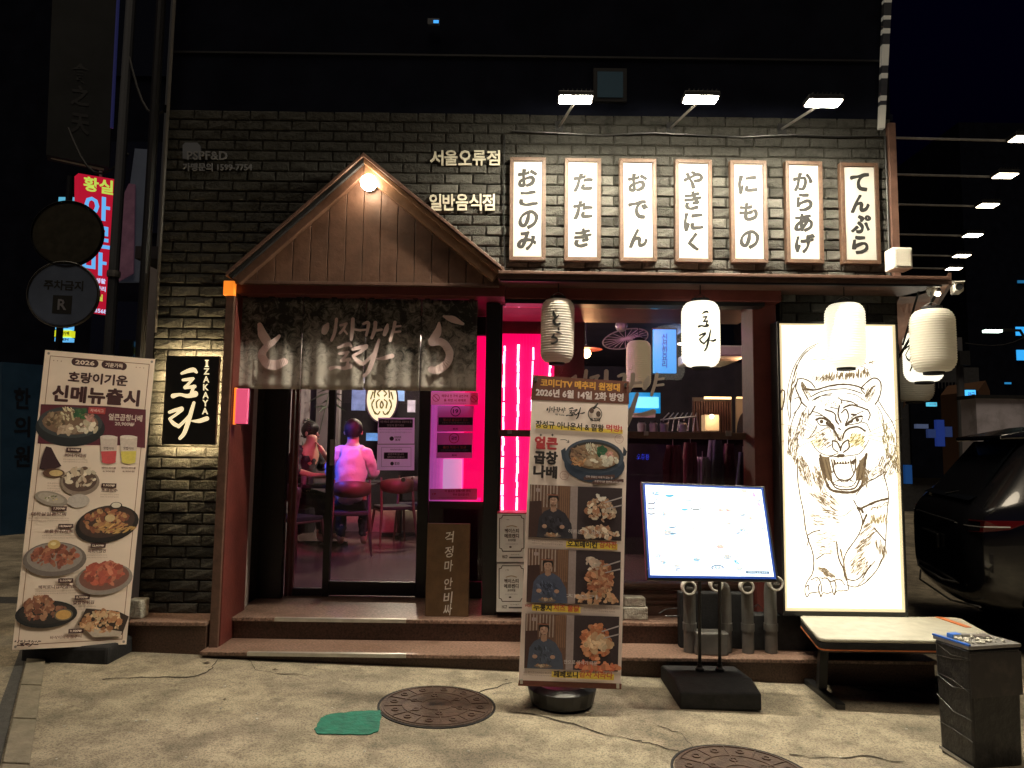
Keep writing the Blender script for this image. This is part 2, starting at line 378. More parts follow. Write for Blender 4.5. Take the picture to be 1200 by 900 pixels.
# ================================================================== SETTING
# ground: one sheet to the horizon, gently falling to the right
gm = mat('concrete_ground', (.39,.335,.245), .8, var=.3, scale=5, bump=.45, bscale=170, dirt=(.22,.185,.14), dscale=1.3, dlo=.47, dhi=.72)
n = gm.node_tree.nodes; l = gm.node_tree.links; b_ = n['Principled BSDF']
src = b_.inputs['Base Color'].links[0].from_socket; tcn = [q for q in n if q.type == 'TEX_COORD'][0]
def gmul(src, scale, lo, hi, dark, det=3):
    q = n.new('ShaderNodeTexNoise'); q.inputs['Scale'].default_value = scale; q.inputs['Detail'].default_value = det; l.new(tcn.outputs['Object'], q.inputs['Vector'])
    rp = n.new('ShaderNodeMapRange'); rp.inputs[1].default_value = lo; rp.inputs[2].default_value = hi; rp.inputs[3].default_value = dark; rp.inputs[4].default_value = 1
    l.new(q.outputs[0], rp.inputs[0]); v = n.new('ShaderNodeVectorMath'); v.operation = 'SCALE'; l.new(src, v.inputs[0]); l.new(rp.outputs[0], v.inputs['Scale']); return v.outputs[0]
src = gmul(src, 95, .40, .50, .6, 2); src = gmul(src, 230, .38, .5, .7, 1); src = gmul(src, 5, .40, .52, .88, 6); src = gmul(src, 14, .32, .5, .75, 6); src = gmul(src, .8, .38, .55, .7, 2)
l.new(src, b_.inputs['Base Color'])
mb = MB(); xs = [-90,-20,-4,-3,-2,-1,0,1,2,3,4,5,20,90]; ys = [-30,-2,0,2,4,6,8,12,20,60,200]
mb.add([(x, y, gz(x)) for y in ys for x in xs], [(j*len(xs)+i, j*len(xs)+i+1, (j+1)*len(xs)+i+1, (j+1)*len(xs)+i) for j in range(len(ys)-1) for i in range(len(xs)-1)])
ground = mb.build('pavement', gm, kind='structure')
def G(u, v, lift=.004):            # pixel -> point on the ground
    d = ray(u, v); t = 1.5 / -d.z
    for _ in range(6): t = (1.5 - gz((EYE + d*t).x) - lift) / -d.z
    return EYE + d*t
# darker asphalt lane left of a pale kerb strip
M['asphalt'] = mat('asphalt', (.06,.058,.055), .8, var=.3, scale=30, bump=.5, bscale=150)
a, b = G(42,775,0), G(18,900,0); dd = (b-a)
def onl(k, off): q = a + dd*k; return Vector((q.x+off, q.y, gz(q.x+off)))
mb = MB(); mb.poly([v + Vector((0,0,.004)) for v in (onl(-1.2,-6), onl(-1.2,-.07), onl(1.9,-.07), onl(1.9,-6))]); mb.build('side_road', M['asphalt'], kind='structure')
mb = MB(); K = [-1.0,-.5,0,.33,.66,1,1.5]
for k0, k1 in zip(K, K[1:]): mb.slab([onl(k0,-.06), onl(k0,.06), onl(k1-.01,.06), onl(k1-.01,-.06)], (0,0,.018))
mb.build('kerb_strip', mat('kerb_stone', (.20,.175,.13), .85, var=.25, bump=.5), bevel=.004, kind='structure')
M['crack'] = mat('crack_dirt', (.035,.028,.02), .95)
def crack(pts, w_=1.15):
    for i in range(2):
        q = [pts[0]]
        for p0, p1 in zip(pts, pts[1:]): q += [((p0[0]+p1[0])/2 + rnd.uniform(-3, 3), (p0[1]+p1[1])/2 + rnd.uniform(-1.6, 1.6)), p1]
        pts = q
    vs, fs = stroke2d(pts, [w_*rnd.uniform(.4, 1.4) for _ in pts], .4, n=2, caps=False)
    MB().add([G(u, v, .004) for u, v in vs], fs).build('pavement_crack', M['crack'], ground)
crack([(596,834),(640,840),(700,858),(745,868),(765,872)]); crack([(770,850),(797,858),(812,876),(838,880)]); crack([(560,812),(600,800)], .9)
crack([(258,770),(250,782),(236,790),(180,794),(120,796)], 1.0); crack([(925,884),(960,888),(1010,885),(1060,892)], 1.1); crack([(1010,806),(1045,812),(1080,818)],.9)
crack([(765,872),(795,880),(808,884)], 1.1); crack([(1060,800),(1080,812),(1098,826)], .8); crack([(290,772),(300,785),(360,792)], .7)
crack([(1000,802),(1014,808),(1040,809),(1052,803)], 1.4)
mb = MB(); 
for _ in range(60):
    u, v = rnd.uniform(60, 1090), rnd.uniform(790, 900)
    if 440 < u < 580 and 795 < v < 858: continue
    p = G(u, v, .001); r = rnd.uniform(.003, .009); mb.ball((p.x, p.y, p.z), r, r*rnd.uniform(.6,1.3), r*.5, 6, 4)
mb.build('road_grit', M['stone'], kind='stuff')
# small litter: dead leaves near the step
for u, v, s_ in ((242,777,.03), (322,785,.022), (263,820,.012), (460,738,.012), (868,790,.012), (593,797,.014)):
    p = G(u, v, .004); lbs = {242:'dark dry leaf scrap left of the porch step',322:'leaf scrap against the lower step under its metal strip',263:'tiny dark scrap on open concrete left of the green patch',460:'leaf crumb on the step edge',868:'scrap before the menu stand base',593:'scrap just right of the larger manhole'}
    o = MB().add([(p.x-s_,p.y,p.z),(p.x,p.y-s_*.5,p.z+.004),(p.x+s_,p.y+.004,p.z+.001),(p.x,p.y+s_*.5,p.z+.006)], [(0,1,2,3)]).build('dead_leaf', M['iron'])
    tag(o, None, 'leaf', 'dry leaf scraps scattered over the concrete')
    o['label'] = lbs[u]
# ------------------------------------------------------------------ manholes
def manhole(cu, cv, r, cx, cy, label):
    t = thing('manhole_cover', label, 'manhole cover', (cx, cy, gz(cx)), group='cast iron manhole covers in the pavement'); t.rotation_euler = (0, R(1.7), rnd.uniform(0, .4))
    MB().lathe([(r+.012,-.03),(r+.012,.004),(r-.001,.0045),(r-.001,-.03)], n=48, cap=False).build('rim_ring', M['blackmatte'], t, local=True)
    MB().lathe([(r-.006,-.03),(r-.006,.006),(.03,.007)], n=48).build('iron_disc', M['iron'], t, local=True, bevel=0)
    mb = MB()
    for rr in (r*.93, r*.60, r*.27):
        mb.lathe([(rr-.004,.0065),(rr-.003,.0105),(rr+.003,.0105),(rr+.004,.0065)], n=48, cap=False)
    mb.build('raised_ring', M['iron'], t, local=True)
    me = MB().box(-.0035,.0035,r*.60,r*.93,.0062,.0105).mesh('rib', M['iron']); me2 = MB().box(-.0035,.0035,r*.27,r*.60,.0062,.0105).mesh('rib', M['iron'])
    bo = MB().lathe([(.022,.0062),(.022,.012),(.014,.0125),(.013,.008)], n=12).mesh('boss', M['iron'])
    for k in range(12): inst('rib', me, t, rz=2*math.pi*k/12)
    for k in range(12): g = 2*math.pi*(k+.5)/12; inst('boss', bo, t, (math.cos(g)*r*.765, math.sin(g)*r*.765, 0))
    for k in range(6): inst('rib', me2, t, rz=2*math.pi*k/6); g = 2*math.pi*(k+.5)/6; inst('boss', bo, t, (math.cos(g)*r*.44, math.sin(g)*r*.44, 0))
    vs, fs, _ = text2d('우수', .02)
    MB().add([((x-.5)*.09, (.5-y)*.07, .0095) for x, y in vs], fs).build('lettering', M['black'], t, local=True)
p = G(512,827,0); manhole(512,827,.325, p.x, p.y, 'rusty round manhole cover beside the green tape patch')
p = G(869,905,0); manhole(869,900,.325, p.x, p.y-.03, 'round manhole cover below the black stand base, cracked concrete around it')
mb = MB(); pts = [(375,842),(384,838),(398,836),(420,834),(446,833),(447,840),(446,846),(443,858),(430,861),(402,861),(372,861),(369,855),(373,848)]

q_ = []
for (a0, b0), (a1, b1) in zip(pts, pts[1:]+pts[:1]):
    for t in (0, .25, .5, .75): q_.append((a0+(a1-a0)*t+rnd.uniform(-1.1,1.1), b0+(b1-b0)*t+rnd.uniform(-.5,.5)))
mb.slab([G(u, v, .002) for u, v in q_][::-1], (0,0,.004)); o = mb.build('green_tape_patch', M['tape']); tag(o, 'green tape patch stuck on the concrete left of the manhole', 'tape')

# ================================================================== THE RESTAURANT BUILDING
B = thing('restaurant_building', 'dark brick izakaya with timber gable porch and row of framed kana signs', 'building', (0, 5.2, 0))
YW = 5.2; XL, XR = -2.66, 2.86
ZA = 2.66                          # underside of wall above the openings
part = lambda mb, nm, m, bev=0: mb.build(nm, M[m], B, bevel=bev)
wall = part(MB().box(XL, XR, YW+.004, YW+.28, ZA+.02, 4.02), 'brick_wall', 'mortar')
pierL = part(MB().box(XL, -2.035, YW+.004, 5.9, .0, ZA+.019), 'brick_pier', 'mortar')
pierR = part(MB().box(1.99, XR, YW+.004, 5.5, -.15, ZA+.019), 'brick_pier', 'mortar')
def brickmesh(L, h):
    j = lambda s=.0025: rnd.uniform(-s, s); mb = MB(); d = .009
    f = [(-L/2,0,-h/2),(L/2,0,-h/2),(L/2,0,h/2),(-L/2,0,h/2)]
    back = [(x, .02, z) for x, _, z in f]; mid = [(x+j(.0015), -.003, z+j(.0015)) for x, _, z in f]
    fr = [(x*.93+j(), -.009+j(.003), z*.84+j()) for x, _, z in f]
    mb.add(back + mid + fr + [(j(.03), -.012+j(.003), j(.01))], [(0,1,5,4),(1,2,6,5),(2,3,7,6),(3,0,4,7),(4,5,9,8),(5,6,10,9),(6,7,11,10),(7,4,8,11),(8,9,12),(9,10,12),(10,11,12),(11,8,12)])
    return mb
BM = {}
def bvar(L):
    k = round(L, 3)
    if k not in BM: BM[k] = [brickmesh(L, .0685).mesh('brick', M['brick']) for _ in range(6)]
    return rnd.choice(BM[k])
cand = []
pit, bl = .0795, .213
def course(x0, x1, z, i, where):
    x = x0 - (bl/2 if i % 2 else 0)
    while x < x1:
        a0 = max(x, x0); a1 = min(x + bl, x1)
        if a1 - a0 > .05: cand.append((a0, a1, z, where))
        x += bl
for i in range(17): course(XL, XR, ZA + .06 + pit*i, i, wall)
for i in range(30): course(XL+.005, -2.04, .32 + pit*i, i, pierL)
for i in range(3): course(2.0, XR, ZA - .0195 - pit*i, i+1, pierR)
for i in range(3): course(2.0, XR, ZA - .0195 - pit*(i+3), i, pierR)
apx, apz = X(429,192,4.98), Z(429,192,4.98)
def prio(c):
    x = (c[0]+c[1])/2; z = c[2]
    if c[3] is pierL: return 0
    if c[3] is pierR: return 0 if z > 2.45 else 9
    if z < apz - abs(x-apx)*.80 - .02: return 9.5               # behind the porch gable
    if x > apx and z < 3.88: return 1 + (0 if x > -.6 else .5)
    return 5 + (apx - x if x < apx else 0)*.1 + z*.1
cand.sort(key=prio)
rest = MB(); k = 0
for a0, a1, z, wh in cand:
    if k < 300 and prio((a0, a1, z, wh)) < 9:
        o = inst('brick', bvar(a1-a0-.011), wh, (0,0,0)); o.location = Vector(((a0+a1)/2, YW, z)) - wloc(wh); k += 1
        o.location.y += rnd.uniform(-.006, .005); o.rotation_euler = (0, rnd.uniform(-.006, .006), rnd.uniform(-.014, .014))
    elif prio((a0, a1, z, wh)) < 9:
        m_ = brickmesh(a1-a0-.011, .0685); rest.add([v + Vector(((a0+a1)/2, YW, z)) for v in m_.v], m_.f)
o = part(rest, 'brickwork', 'brick'); o.parent = wall; o['kind'] = 'stuff'
# upper storey: dark cladding, faint windows
part(MB().box(XL-.02, XR+.01, YW+.03, YW+.4, 4.02, 8.2), 'upper_wall', 'upper')
part(MB().box(XL-.03, XR+.02, YW-.0, YW+.03, 4.02, 4.07), 'ledge_course', 'upper')
M['winfaint'] = mat('faint_window', (.02,.03,.035), .3, emit=(.10,.20,.25), estr=.05)
for (u0, v0, u1, v1) in ((700,84,730,114),):
    a0, a1 = X(u0,v1,YW), X(u1,v1,YW); z0, z1 = Z(u0,v1,YW), Z(u0,v0,YW)
    f = part(MB().box(a0-.03, a1+.03, YW+.0, YW+.03, z0-.03, z1+.03), 'window', 'black')
    o = MB().box(a0, a1, YW-.004, YW+.01, z0, z1).build('pane', M['winfaint'] if u0 == 700 else M['carglass'], f)
for i in range(5):
    z = 4.5 + i*.62; part(MB().box(XL, XR, YW+.018, YW+.03, z, z+.015), 'cladding_joint', 'black')
# side wall going away to the right-rear, back and roof of the shop room
part(MB().slab([(XR,YW,-.3),(XR-.25,YW+.3,-.3),(XR+3.4-.25,12.6,-.3),(XR+3.4,12.6,-.3)], (0,0,8.5)), 'side_wall', 'upper')
part(MB().box(XR-.045, XR+.012, YW-.05, YW+.0, ZA+.12, 3.98), 'corner_trim', 'brown', .004)
# ---- awning strip over the windows
az = lambda v: Z(850, v, 4.8)
x0, x1 = X(584,320,4.8), X(1112,332,4.8)
aw = part(MB().box(x0, x1, 4.80, YW+.0, az(330), az(325)), 'awning', 'brown', .004)
MB().box(x0, x1+.006, 4.78, 4.90, az(325)+.002, az(321)).build('front_lip', M['brown'], aw, bevel=.003)
MB().box(x0, x1-.02, 4.86, YW-.01, az(320.7), az(318.5)).build('roof_sheet', M['brown'], aw, bevel=.003)
MB().box(x0+.01, x1-.05, 4.80, 4.83, az(332.5), az(330)-.002).build('drip_edge', M['black'], aw)
sx = .47                                                           # the awning turns the corner and follows the side wall
MB().slab([(XR+.02,YW,az(330)),(x1,4.80,az(330)),(x1+sx*4.5,9.3,az(330)),(XR+.02+sx*4.1,9.3,az(330))], (0,0,.05)).build('side_soffit', mat('soffit_boards', (.34,.20,.15), .6, var=.35, scale=5, bump=.3, bscale=8), aw)
MB().slab([(x1-.002,4.80,az(331)),(x1+.02,4.80,az(331)),(x1+.02+sx*4.5,9.3,az(331)),(x1+sx*4.5,9.3,az(331))], (0,0,.09)).build('side_lip', M['brown'], aw)
MB().tube([(x1-.03,4.86,az(333)),(XR+.10,5.75,1.95)], .011, 6).build('awning_strut', M['black'], aw)
MB().tube([(XR+.02,4.95,az(333)),(XR+.06,5.25,2.3)], .008, 6).build('awning_strut', M['black'], aw)
# ---- red beam under awning and over the door
part(MB().box(X(272,335,5.05), X(592,335,5.05), 5.0, 5.2-.001, Z(420,346,5.02), Z(420,331.5,5.02)), 'lintel_beam', 'red', .004)
part(MB().box(X(592,335,5.05)+.002, X(913,335,5.1), 5.06, 5.24, Z(750,352,5.08), Z(750,334,5.08)), 'lintel_beam', 'red', .004)
part(MB().box(X(592,335,5.05)+.002, X(895,335,5.1), 5.085, 5.2, Z(750,357,5.08), Z(750,352.4,5.08)), 'lintel_trim', 'black', .002)
part(MB().box(-2.02, 1.99, 5.25, 6.2, ZA-.05, ZA+.01), 'recess_soffit', 'red')
# ---- gable porch
PY = 4.98
gb = part(MB().slab([(X(283,329,PY),PY+.03,Z(283,329,PY)),(X(577,329,PY),PY+.03,Z(577,329,PY)),(apx,PY+.03,apz-.03)], (0,.19,0)), 'gable', 'blackmatte')
zb = Z(430,331,PY)
def roofz(x): return apz - .035 - abs(x-apx)*((apz-Z(275,322,PY))/(apx-X(275,322,PY)) if x < apx else (apz-Z(585,318,PY))/(X(585,318,PY)-apx))
px = X(288,331,PY) - .045; pw = .1245
while px < X(580,331,PY):
    a0, a1 = px+.0025, px+pw-.0025; za, zc = roofz(a0), roofz(a1); pts = [(a0,PY,zb),(a1,PY,zb)]
    if zc > zb: pts.append((a1,PY,zc))
    if a0 < apx < a1: pts.append((apx,PY,apz-.035))
    if za > zb: pts.append((a0,PY,za))
    if len(pts) > 2 and max(za, zc) > zb+.02: MB().slab(pts, (0,.028,0)).build('plank', M['wood'], gb, bevel=.003)
    px += pw
MB().box(X(275,331,PY), X(585,331,PY), PY-.012, PY+.03, zb-.022, zb).build('base_board', M['brown'], gb, bevel=.003)
def barge(e, wd, y0, y1, m_, nm, ext=.0, up=0.):
    ax, az_, ex, ez = apx, apz+up, e[0], e[1]+up; d = Vector((ex-ax, 0, ez-az_)).normalized(); nrm = Vector((-d.z, 0, d.x));
    if nrm.z > 0: nrm = -nrm
    p0 = Vector((ax, y0, az_)); p1 = Vector((ex, y0, ez)) + d*ext
    MB().slab([p0, p1, p1 + nrm*wd, p0 + Vector((0,0,nrm.z*wd/abs(nrm.z)*1.0 - 0)) + Vector((0,0,-wd*(1/abs(nrm.z)-1)))], (0, y1-y0, 0)).build(nm, M[m_], gb, bevel=.004)
eL = (X(272,324,PY-.05), Z(272,324,PY-.05)); eR = (X(586,319,PY-.05), Z(586,319,PY-.05))
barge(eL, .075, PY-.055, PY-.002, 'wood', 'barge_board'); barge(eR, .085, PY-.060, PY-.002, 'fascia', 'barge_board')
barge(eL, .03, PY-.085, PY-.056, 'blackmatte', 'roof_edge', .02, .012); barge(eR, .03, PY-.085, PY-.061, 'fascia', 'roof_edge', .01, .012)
for e, nm in ((eL, 'roof_slab'), (eR, 'roof_slab')):
    d = Vector((e[0]-apx, 0, e[1]-apz)); 
    MB().slab([(apx,PY-.10,apz+.016),(e[0]+d.x*.03,PY-.10,e[1]+d.z*.03+.016),(e[0]+d.x*.03,YW-.012,e[1]+d.z*.03+.016),(apx,YW-.012,apz+.016)], (0,0,.028)).build(nm, M['brown'], gb, bevel=.003)
# ---- posts, reveals, door and windows
FL = .263
part(MB().box(-2.022, -1.98, 5.0, 5.43, .113, 2.6), 'door_post', 'red', .004)
part(MB().box(-2.045, -1.986, 4.97, 4.998, .10, 2.6), 'corner_board', 'brown', .004)
part(MB().slab([(-2.03,5.432,FL),(-1.985,5.432,FL),(-2.065,5.80,FL),(-2.12,5.80,FL)], (0,0,2.3)), 'reveal_wall', 'reveal')
YD = 5.95
xd = lambda u, v=600: X(u, v, YD)
part(MB().box(xd(285), xd(338), YD-.12, YD-.05, FL, 2.6), 'fixed_panel', 'black', .003)
part(MB().box(xd(338), xd(341.5), YD-.03, YD+.04, FL, 2.6), 'door_jamb', 'red', .003)
part(MB().box(xd(342.5), xd(346), YD-.015, YD+.04, FL, 2.6), 'door_jamb', 'red', .003)
zt = 2.42
door = part(MB().box(xd(346), xd(384), YD-.0, YD+.04, FL, FL+.06), 'door_frame', 'black', .003)
for a_, b_2 in ((381,388.5),(489,502)): MB().box(xd(a_), xd(b_2), YD-.02, YD+.045, FL, 2.6).build('stile', M['black'], door, bevel=.003)
MB().box(xd(388.5)+.001, xd(489)-.001, YD-.015, YD+.035, FL+.01, FL+.12).build('bottom_rail', M['black'], door, bevel=.003)
MB().box(xd(502)+.001, xd(566), YD-.015, YD+.035, FL+.0, FL+.13).build('bottom_rail', M['black'], door, bevel=.003)
MB().box(xd(338), xd(566), YD-.02, YD+.05, zt+.02, 2.6).build('head_rail', M['black'], door, bevel=.003)
MB().box(xd(346), xd(381), YD+.01, YD+.016, FL+.06, zt).build('glass_pane', M['glass'], door)
MB().box(xd(388.5), xd(489), YD+.01, YD+.016, FL+.12, zt).build('glass_pane', M['glass'], door)
MB().box(xd(502), xd(566), YD+.01, YD+.016, FL+.13, zt).build('glass_pane', M['glass'], door)
MB().box(xd(386), xd(391), YD-.06, YD-.03, Z(388,545,YD), Z(388,515,YD)).build('door_handle', M['steel'], door, bevel=.004)
MB().lathe([(.018,0),(.02,.01),(.014,.02)], (xd(472), YD-.02, Z(472,562,YD)), 12, 'Y').build('lock_knob', M['steel'], door)
# dark post between door and window, window wall at YV
YV = 5.42
xv = lambda u, v=520: X(u, v, YV)
part(MB().box(X(566,600,5.36), X(583,600,5.36), 5.36, 5.96, .113, 2.6), 'window_post', 'black', .003)
win = part(MB().box(xv(583), xv(887), YV-.02, YV+.04, Z(700,690,YV), Z(700,681,YV)), 'window', 'brown', .003)
MB().box(xv(583), xv(887), YV-.03, YV+.03, Z(700,513,YV), Z(700,505,YV)).build('mullion', M['brown'], win, bevel=.003)
MB().box(xv(583), xv(887), YV-.02, YV+.04, Z(700,360,YV), 2.6).build('head_frame', M['black'], win, bevel=.003)
MB().box(xv(583), xv(587), YV-.02, YV+.04, Z(700,681,YV), Z(700,360,YV)).build('side_frame', M['black'], win)
MB().box(xv(881), xv(888), YV-.02, YV+.04, Z(700,681,YV), Z(700,360,YV)).build('side_frame', M['black'], win)
MB().box(xv(587), xv(881), YV+.0, YV+.006, Z(700,504,YV), Z(700,361,YV)).build('pane', M['glass'], win)
MB().box(xv(587), xv(881), YV+.0, YV+.006, Z(700,681,YV), Z(700,514,YV)).build('pane', M['glass'], win)
part(MB().box(xv(583), xv(887), YV-.045, YV-.021, Z(700,686,YV), Z(700,681.5,YV)), 'window_sill', 'brown', .003)
part(MB().box(xv(583), xv(889), YV-.012, YV+.03, FL-.1, Z(700,690.5,YV)), 'apron_board', 'brown', .003)
for v0, v1 in ((694,699),(703,706)): part(MB().box(xv(583), xv(889), YV-.022, YV-.013, Z(700,v1,YV), Z(700,v0,YV)), 'apron_batten', 'brown', .002)
for u, v, s_ in ((852,508,.02), (756,508,.016), (597,506,.016)):
    MB().box(xv(u)-s_, xv(u)+s_, YV-.05, YV-.031, Z(u,v,YV)-s_, Z(u,v,YV)+s_).build('metal_clip', M['steel'], win, bevel=.003)
# red-brown column right of window
part(MB().box(X(884,500,5.2), X(912,500,5.2), 5.20, 5.46, .113, 2.62), 'window_column', 'red', .004)
# pvc coil tubes of the steps follow; steps
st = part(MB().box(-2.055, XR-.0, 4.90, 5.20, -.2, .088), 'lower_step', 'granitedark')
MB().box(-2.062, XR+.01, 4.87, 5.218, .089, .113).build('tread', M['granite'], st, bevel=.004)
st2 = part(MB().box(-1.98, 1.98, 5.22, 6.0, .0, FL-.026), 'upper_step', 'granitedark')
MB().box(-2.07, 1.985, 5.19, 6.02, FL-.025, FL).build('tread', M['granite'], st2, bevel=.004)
MB().box(X(322,722,5.19), X(476,722,5.19), 5.180, 5.212, FL-.022, FL+.004).build('step_nosing', M['alu'], st2, bevel=.002)
MB().box(X(290,762,4.87), X(476,762,4.87), 4.860, 4.892, .092, .117).build('step_nosing', M['alu'], st, bevel=.002)
part(MB().box(1.70, XR-.05, 5.20-.12, 5.2-.001, .114, .35), 'plinth', 'blackmatte', .004)
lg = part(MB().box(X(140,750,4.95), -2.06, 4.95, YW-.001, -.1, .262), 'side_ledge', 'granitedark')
MB().box(X(140,750,4.95)-.01, -2.057, 4.93, YW+.0, .263, .288).build('ledge_cap', M['granite'], lg, bevel=.004)
# rooms behind: floor, walls, ceiling
part(MB().box(-2.9, 2.0, 6.03, 12.5, .2, FL-.001), 'room_floor', 'floor')
part(MB().box(xv(575), 1.98, 5.47, 6.02, .2, FL-.002), 'room_floor', 'floor')
part(MB().box(-3.0, 2.1, 5.5, 12.6, 2.95, 3.05), 'room_ceiling', 'dark')
part(MB().box(-3.0, 5.2, 12.5, 12.6, .1, 3.05), 'room_back_wall', 'dark')
part(MB().box(-3.1, -3.0, 5.9, 12.5, .1, 3.05), 'room_side_wall', 'greywall')
part(MB().box(-3.0, -2.14, 5.96, 6.0, .1, 3.0), 'room_front_wall', 'dark')
part(MB().slab([(2.0,5.5,.1),(2.1,5.5,.1),(5.3,12.6,.1),(5.2,12.6,.1)], (0,0,2.95)), 'room_side_wall', 'dark')
# pale interior wall seen through the door (with plant shadowing) and pale low wall
part(MB().box(-2.9, X(398,470,10.5), 10.5, 10.6, FL, 2.95), 'partition_wall', 'greywall')
part(MB().box(X(398,600,10.4), X(520,600,10.4), 10.35, 10.45, FL, Z(450,598,10.35)), 'low_wall', 'palefloorwall')
# ---- lettering on the brick wall
M['letter'] = mat('cream_letter', (.55,.52,.42), .5); M['letterdim'] = mat('grey_letter', (.16,.165,.18), .6)
def wall_text(t, u0, v0, u1, v1, m_, bold, nm, thick=.012, Y=YW-.03):
    vs, fs, _ = text2d(t, bold); q = [P(u0+x*(u1-u0), v0+y*(v1-v0), Y) for x, y in vs]; k = len(q)
    ec = {}
    for f in fs:
        for i in range(len(f)):
            e = (f[i], f[(i+1) % len(f)]); ec[e] = 1
    side = [(a, b, b+k, a+k) for (a, b) in ec if (b, a) not in ec]
    return MB().add(q + [p + Vector((0,thick,0)) for p in q], [tuple(f) for f in fs] + side).build(nm, M[m_], B)
for i, ch in enumerate('서울오류점'): wall_text(ch, 504+i*16.6, 176, 519.5+i*16.6, 193.5, 'letter', .018, 'lettering')
for i, ch in enumerate('일반음식점'): wall_text(ch, 503+i*15.6, 227, 517.4+i*15.6, 246.5, 'letter', .018, 'lettering')
wall_text('PSPF&D', 219, 177, 266, 187, 'letterdim', .01, 'lettering'); wall_text('가맹문의 1599-7754', 214, 191, 295, 200, 'letterdim', .015, 'lettering')
a_ = [P(u, v, YW-.022) for u, v in ((214,170),(217,167),(231,167),(235,171),(235,186),(214,186))]; MB().slab(a_, (0,.01,0)).build('emblem', mat('faint_emblem', (.11,.12,.145), .6), B)
part(MB().tube([(X(600,152,YW),YW-.025,3.885)]+[(X(600,152,YW)+.35*k,YW-.025-.004*(k%2),3.885-.012*(k%3)) for k in range(1,8)]+[(XR-.06,YW-.03,3.88),(XR-.06,YW-.03,ZA+.15)], .007, 6), 'wall_cable', 'black')
part(MB().tube([(X(592,310,YW),YW-.03,ZA+.10),(X(590,240,YW),YW-.035,3.3),(X(591,180,YW),YW-.03,3.86)], .006, 6), 'wall_cable', 'black')
# ---- thin cables and pipe at the left corner
part(MB().tube([(XL-.04, 5.1, 0), (XL-.04, 5.1, 8)], .035, 10), 'drain_pipe', 'black')
part(MB().tube([(XL+.05, 5.12, 2.3), (XL+.05, 5.12, 8)], .012, 6), 'cable_conduit', 'pvc')
# ================================================================== kana plates
PN = ['おこのみ','たたき','おでん','やきにく','にもの','からあげ','てんぷら']
PU = [(597.5,640,184,305),(661.5,704.5,185,305.5),(726.5,770,185.5,306),(791,834.5,186.5,307),(856.5,899.5,187.5,307.5),(921,964.5,188.5,308),(986,1031,190.5,309)]
PL = ['pale ink reading おこのみ, beside the small wall lettering','three well spaced characters reading たたき','third from the left, widely spaced characters reading おでん','four close characters reading やきにく','fifth from the left, widely spaced characters reading にもの','dark ink characters reading からあげ','dark ink characters reading てんぷら, at the wall corner']
for i, (t, (u0, u1, v0, v1)) in enumerate(zip(PN, PU)):
    Y0 = YW - .06; uc = (u0+u1)/2; x0, x1 = X(u0,245,Y0), X(u1,245,Y0); z0, z1 = Z(uc,v1,Y0), Z(uc,v0,Y0); cx = (x0+x1)/2; cz = (z0+z1)/2
    T = thing('kana_sign', 'wood framed white wall sign, ' + PL[i], 'sign', (cx, Y0, z0), group='row of framed kana signs on the brick wall')
    T.rotation_euler = (0, R(rnd.uniform(-.35,.35)), 0)
    W, H, fw = x1-x0, z1-z0, .030
    MB().box(-W/2+fw, W/2-fw, .012, .03, fw, H-fw).build('panel', M['white'], T, local=True)
    for a in (-1, 1):
        MB().slab([(a*W/2,0,0),(a*W/2,0,H),(a*(W/2-fw),0,H-fw),(a*(W/2-fw),0,fw)], (0,.05,0)).build('frame_rail', M['framewood'], T, local=True, bevel=.003)
        b0, b1 = (0, fw) if a < 0 else (H, H-fw)
        MB().slab([(-W/2+.001,0,b0),(W/2-.001,0,b0),(W/2-fw-.001,0,b1),(-W/2+fw+.001,0,b1)], (0,.05,0)).build('frame_rail', M['framewood'], T, local=True, bevel=.003)
    mb = MB(); m = len(t); top = H - .075; bot = .07; ch = (top-bot)/m
    gap = .84 if m == 4 else .64
    for k, c in enumerate(t):
        vs, fs, ar = text2d(c, .012, res=4); hh = min(.15, ch*(.93 if m == 4 else .7)); ww = hh*ar; 
        ww = min(ww*1.08, .152)
        if c == 'こ': hh *= .8
        if c == 'く': ww = hh*.55
        zc = top - ch*(k+.5) if m > 3 or True else 0; sk = rnd.uniform(-.06,.06); dx = rnd.uniform(-.006,.006)
        bk_ = .0068; ww -= bk_*2; hh -= bk_*2
        for j in range(7):
            ox, oz = (bk_*math.cos(j*math.pi/3), bk_*math.sin(j*math.pi/3)) if j < 6 else (0, 0)
            mb.add([((x-.5)*ww + (.5-y)*sk*hh + dx + ox*(.75+.35*math.sin(y*7+x*4+k)) + math.sin(y*9+x*5)*.0022, .0108-.00012*j, zc + (.5-y)*hh + oz*(.75+.35*math.cos(x*8+k)) + (x-.5)*.14*hh + math.sin(x*11)*.0018) for x, y in vs], fs)
    mb.build('lettering', M['ink'], T, local=True)
    for sx_, sz_ in ((-1,.05),(1,.05),(-1,H-.05),(1,H-.05)):
        MB().box(sx_*(W/2-.03)-.012, sx_*(W/2-.03)+.012, .051, .075, sz_-.012, sz_+.012).build('bracket', M['black'], T, local=True)

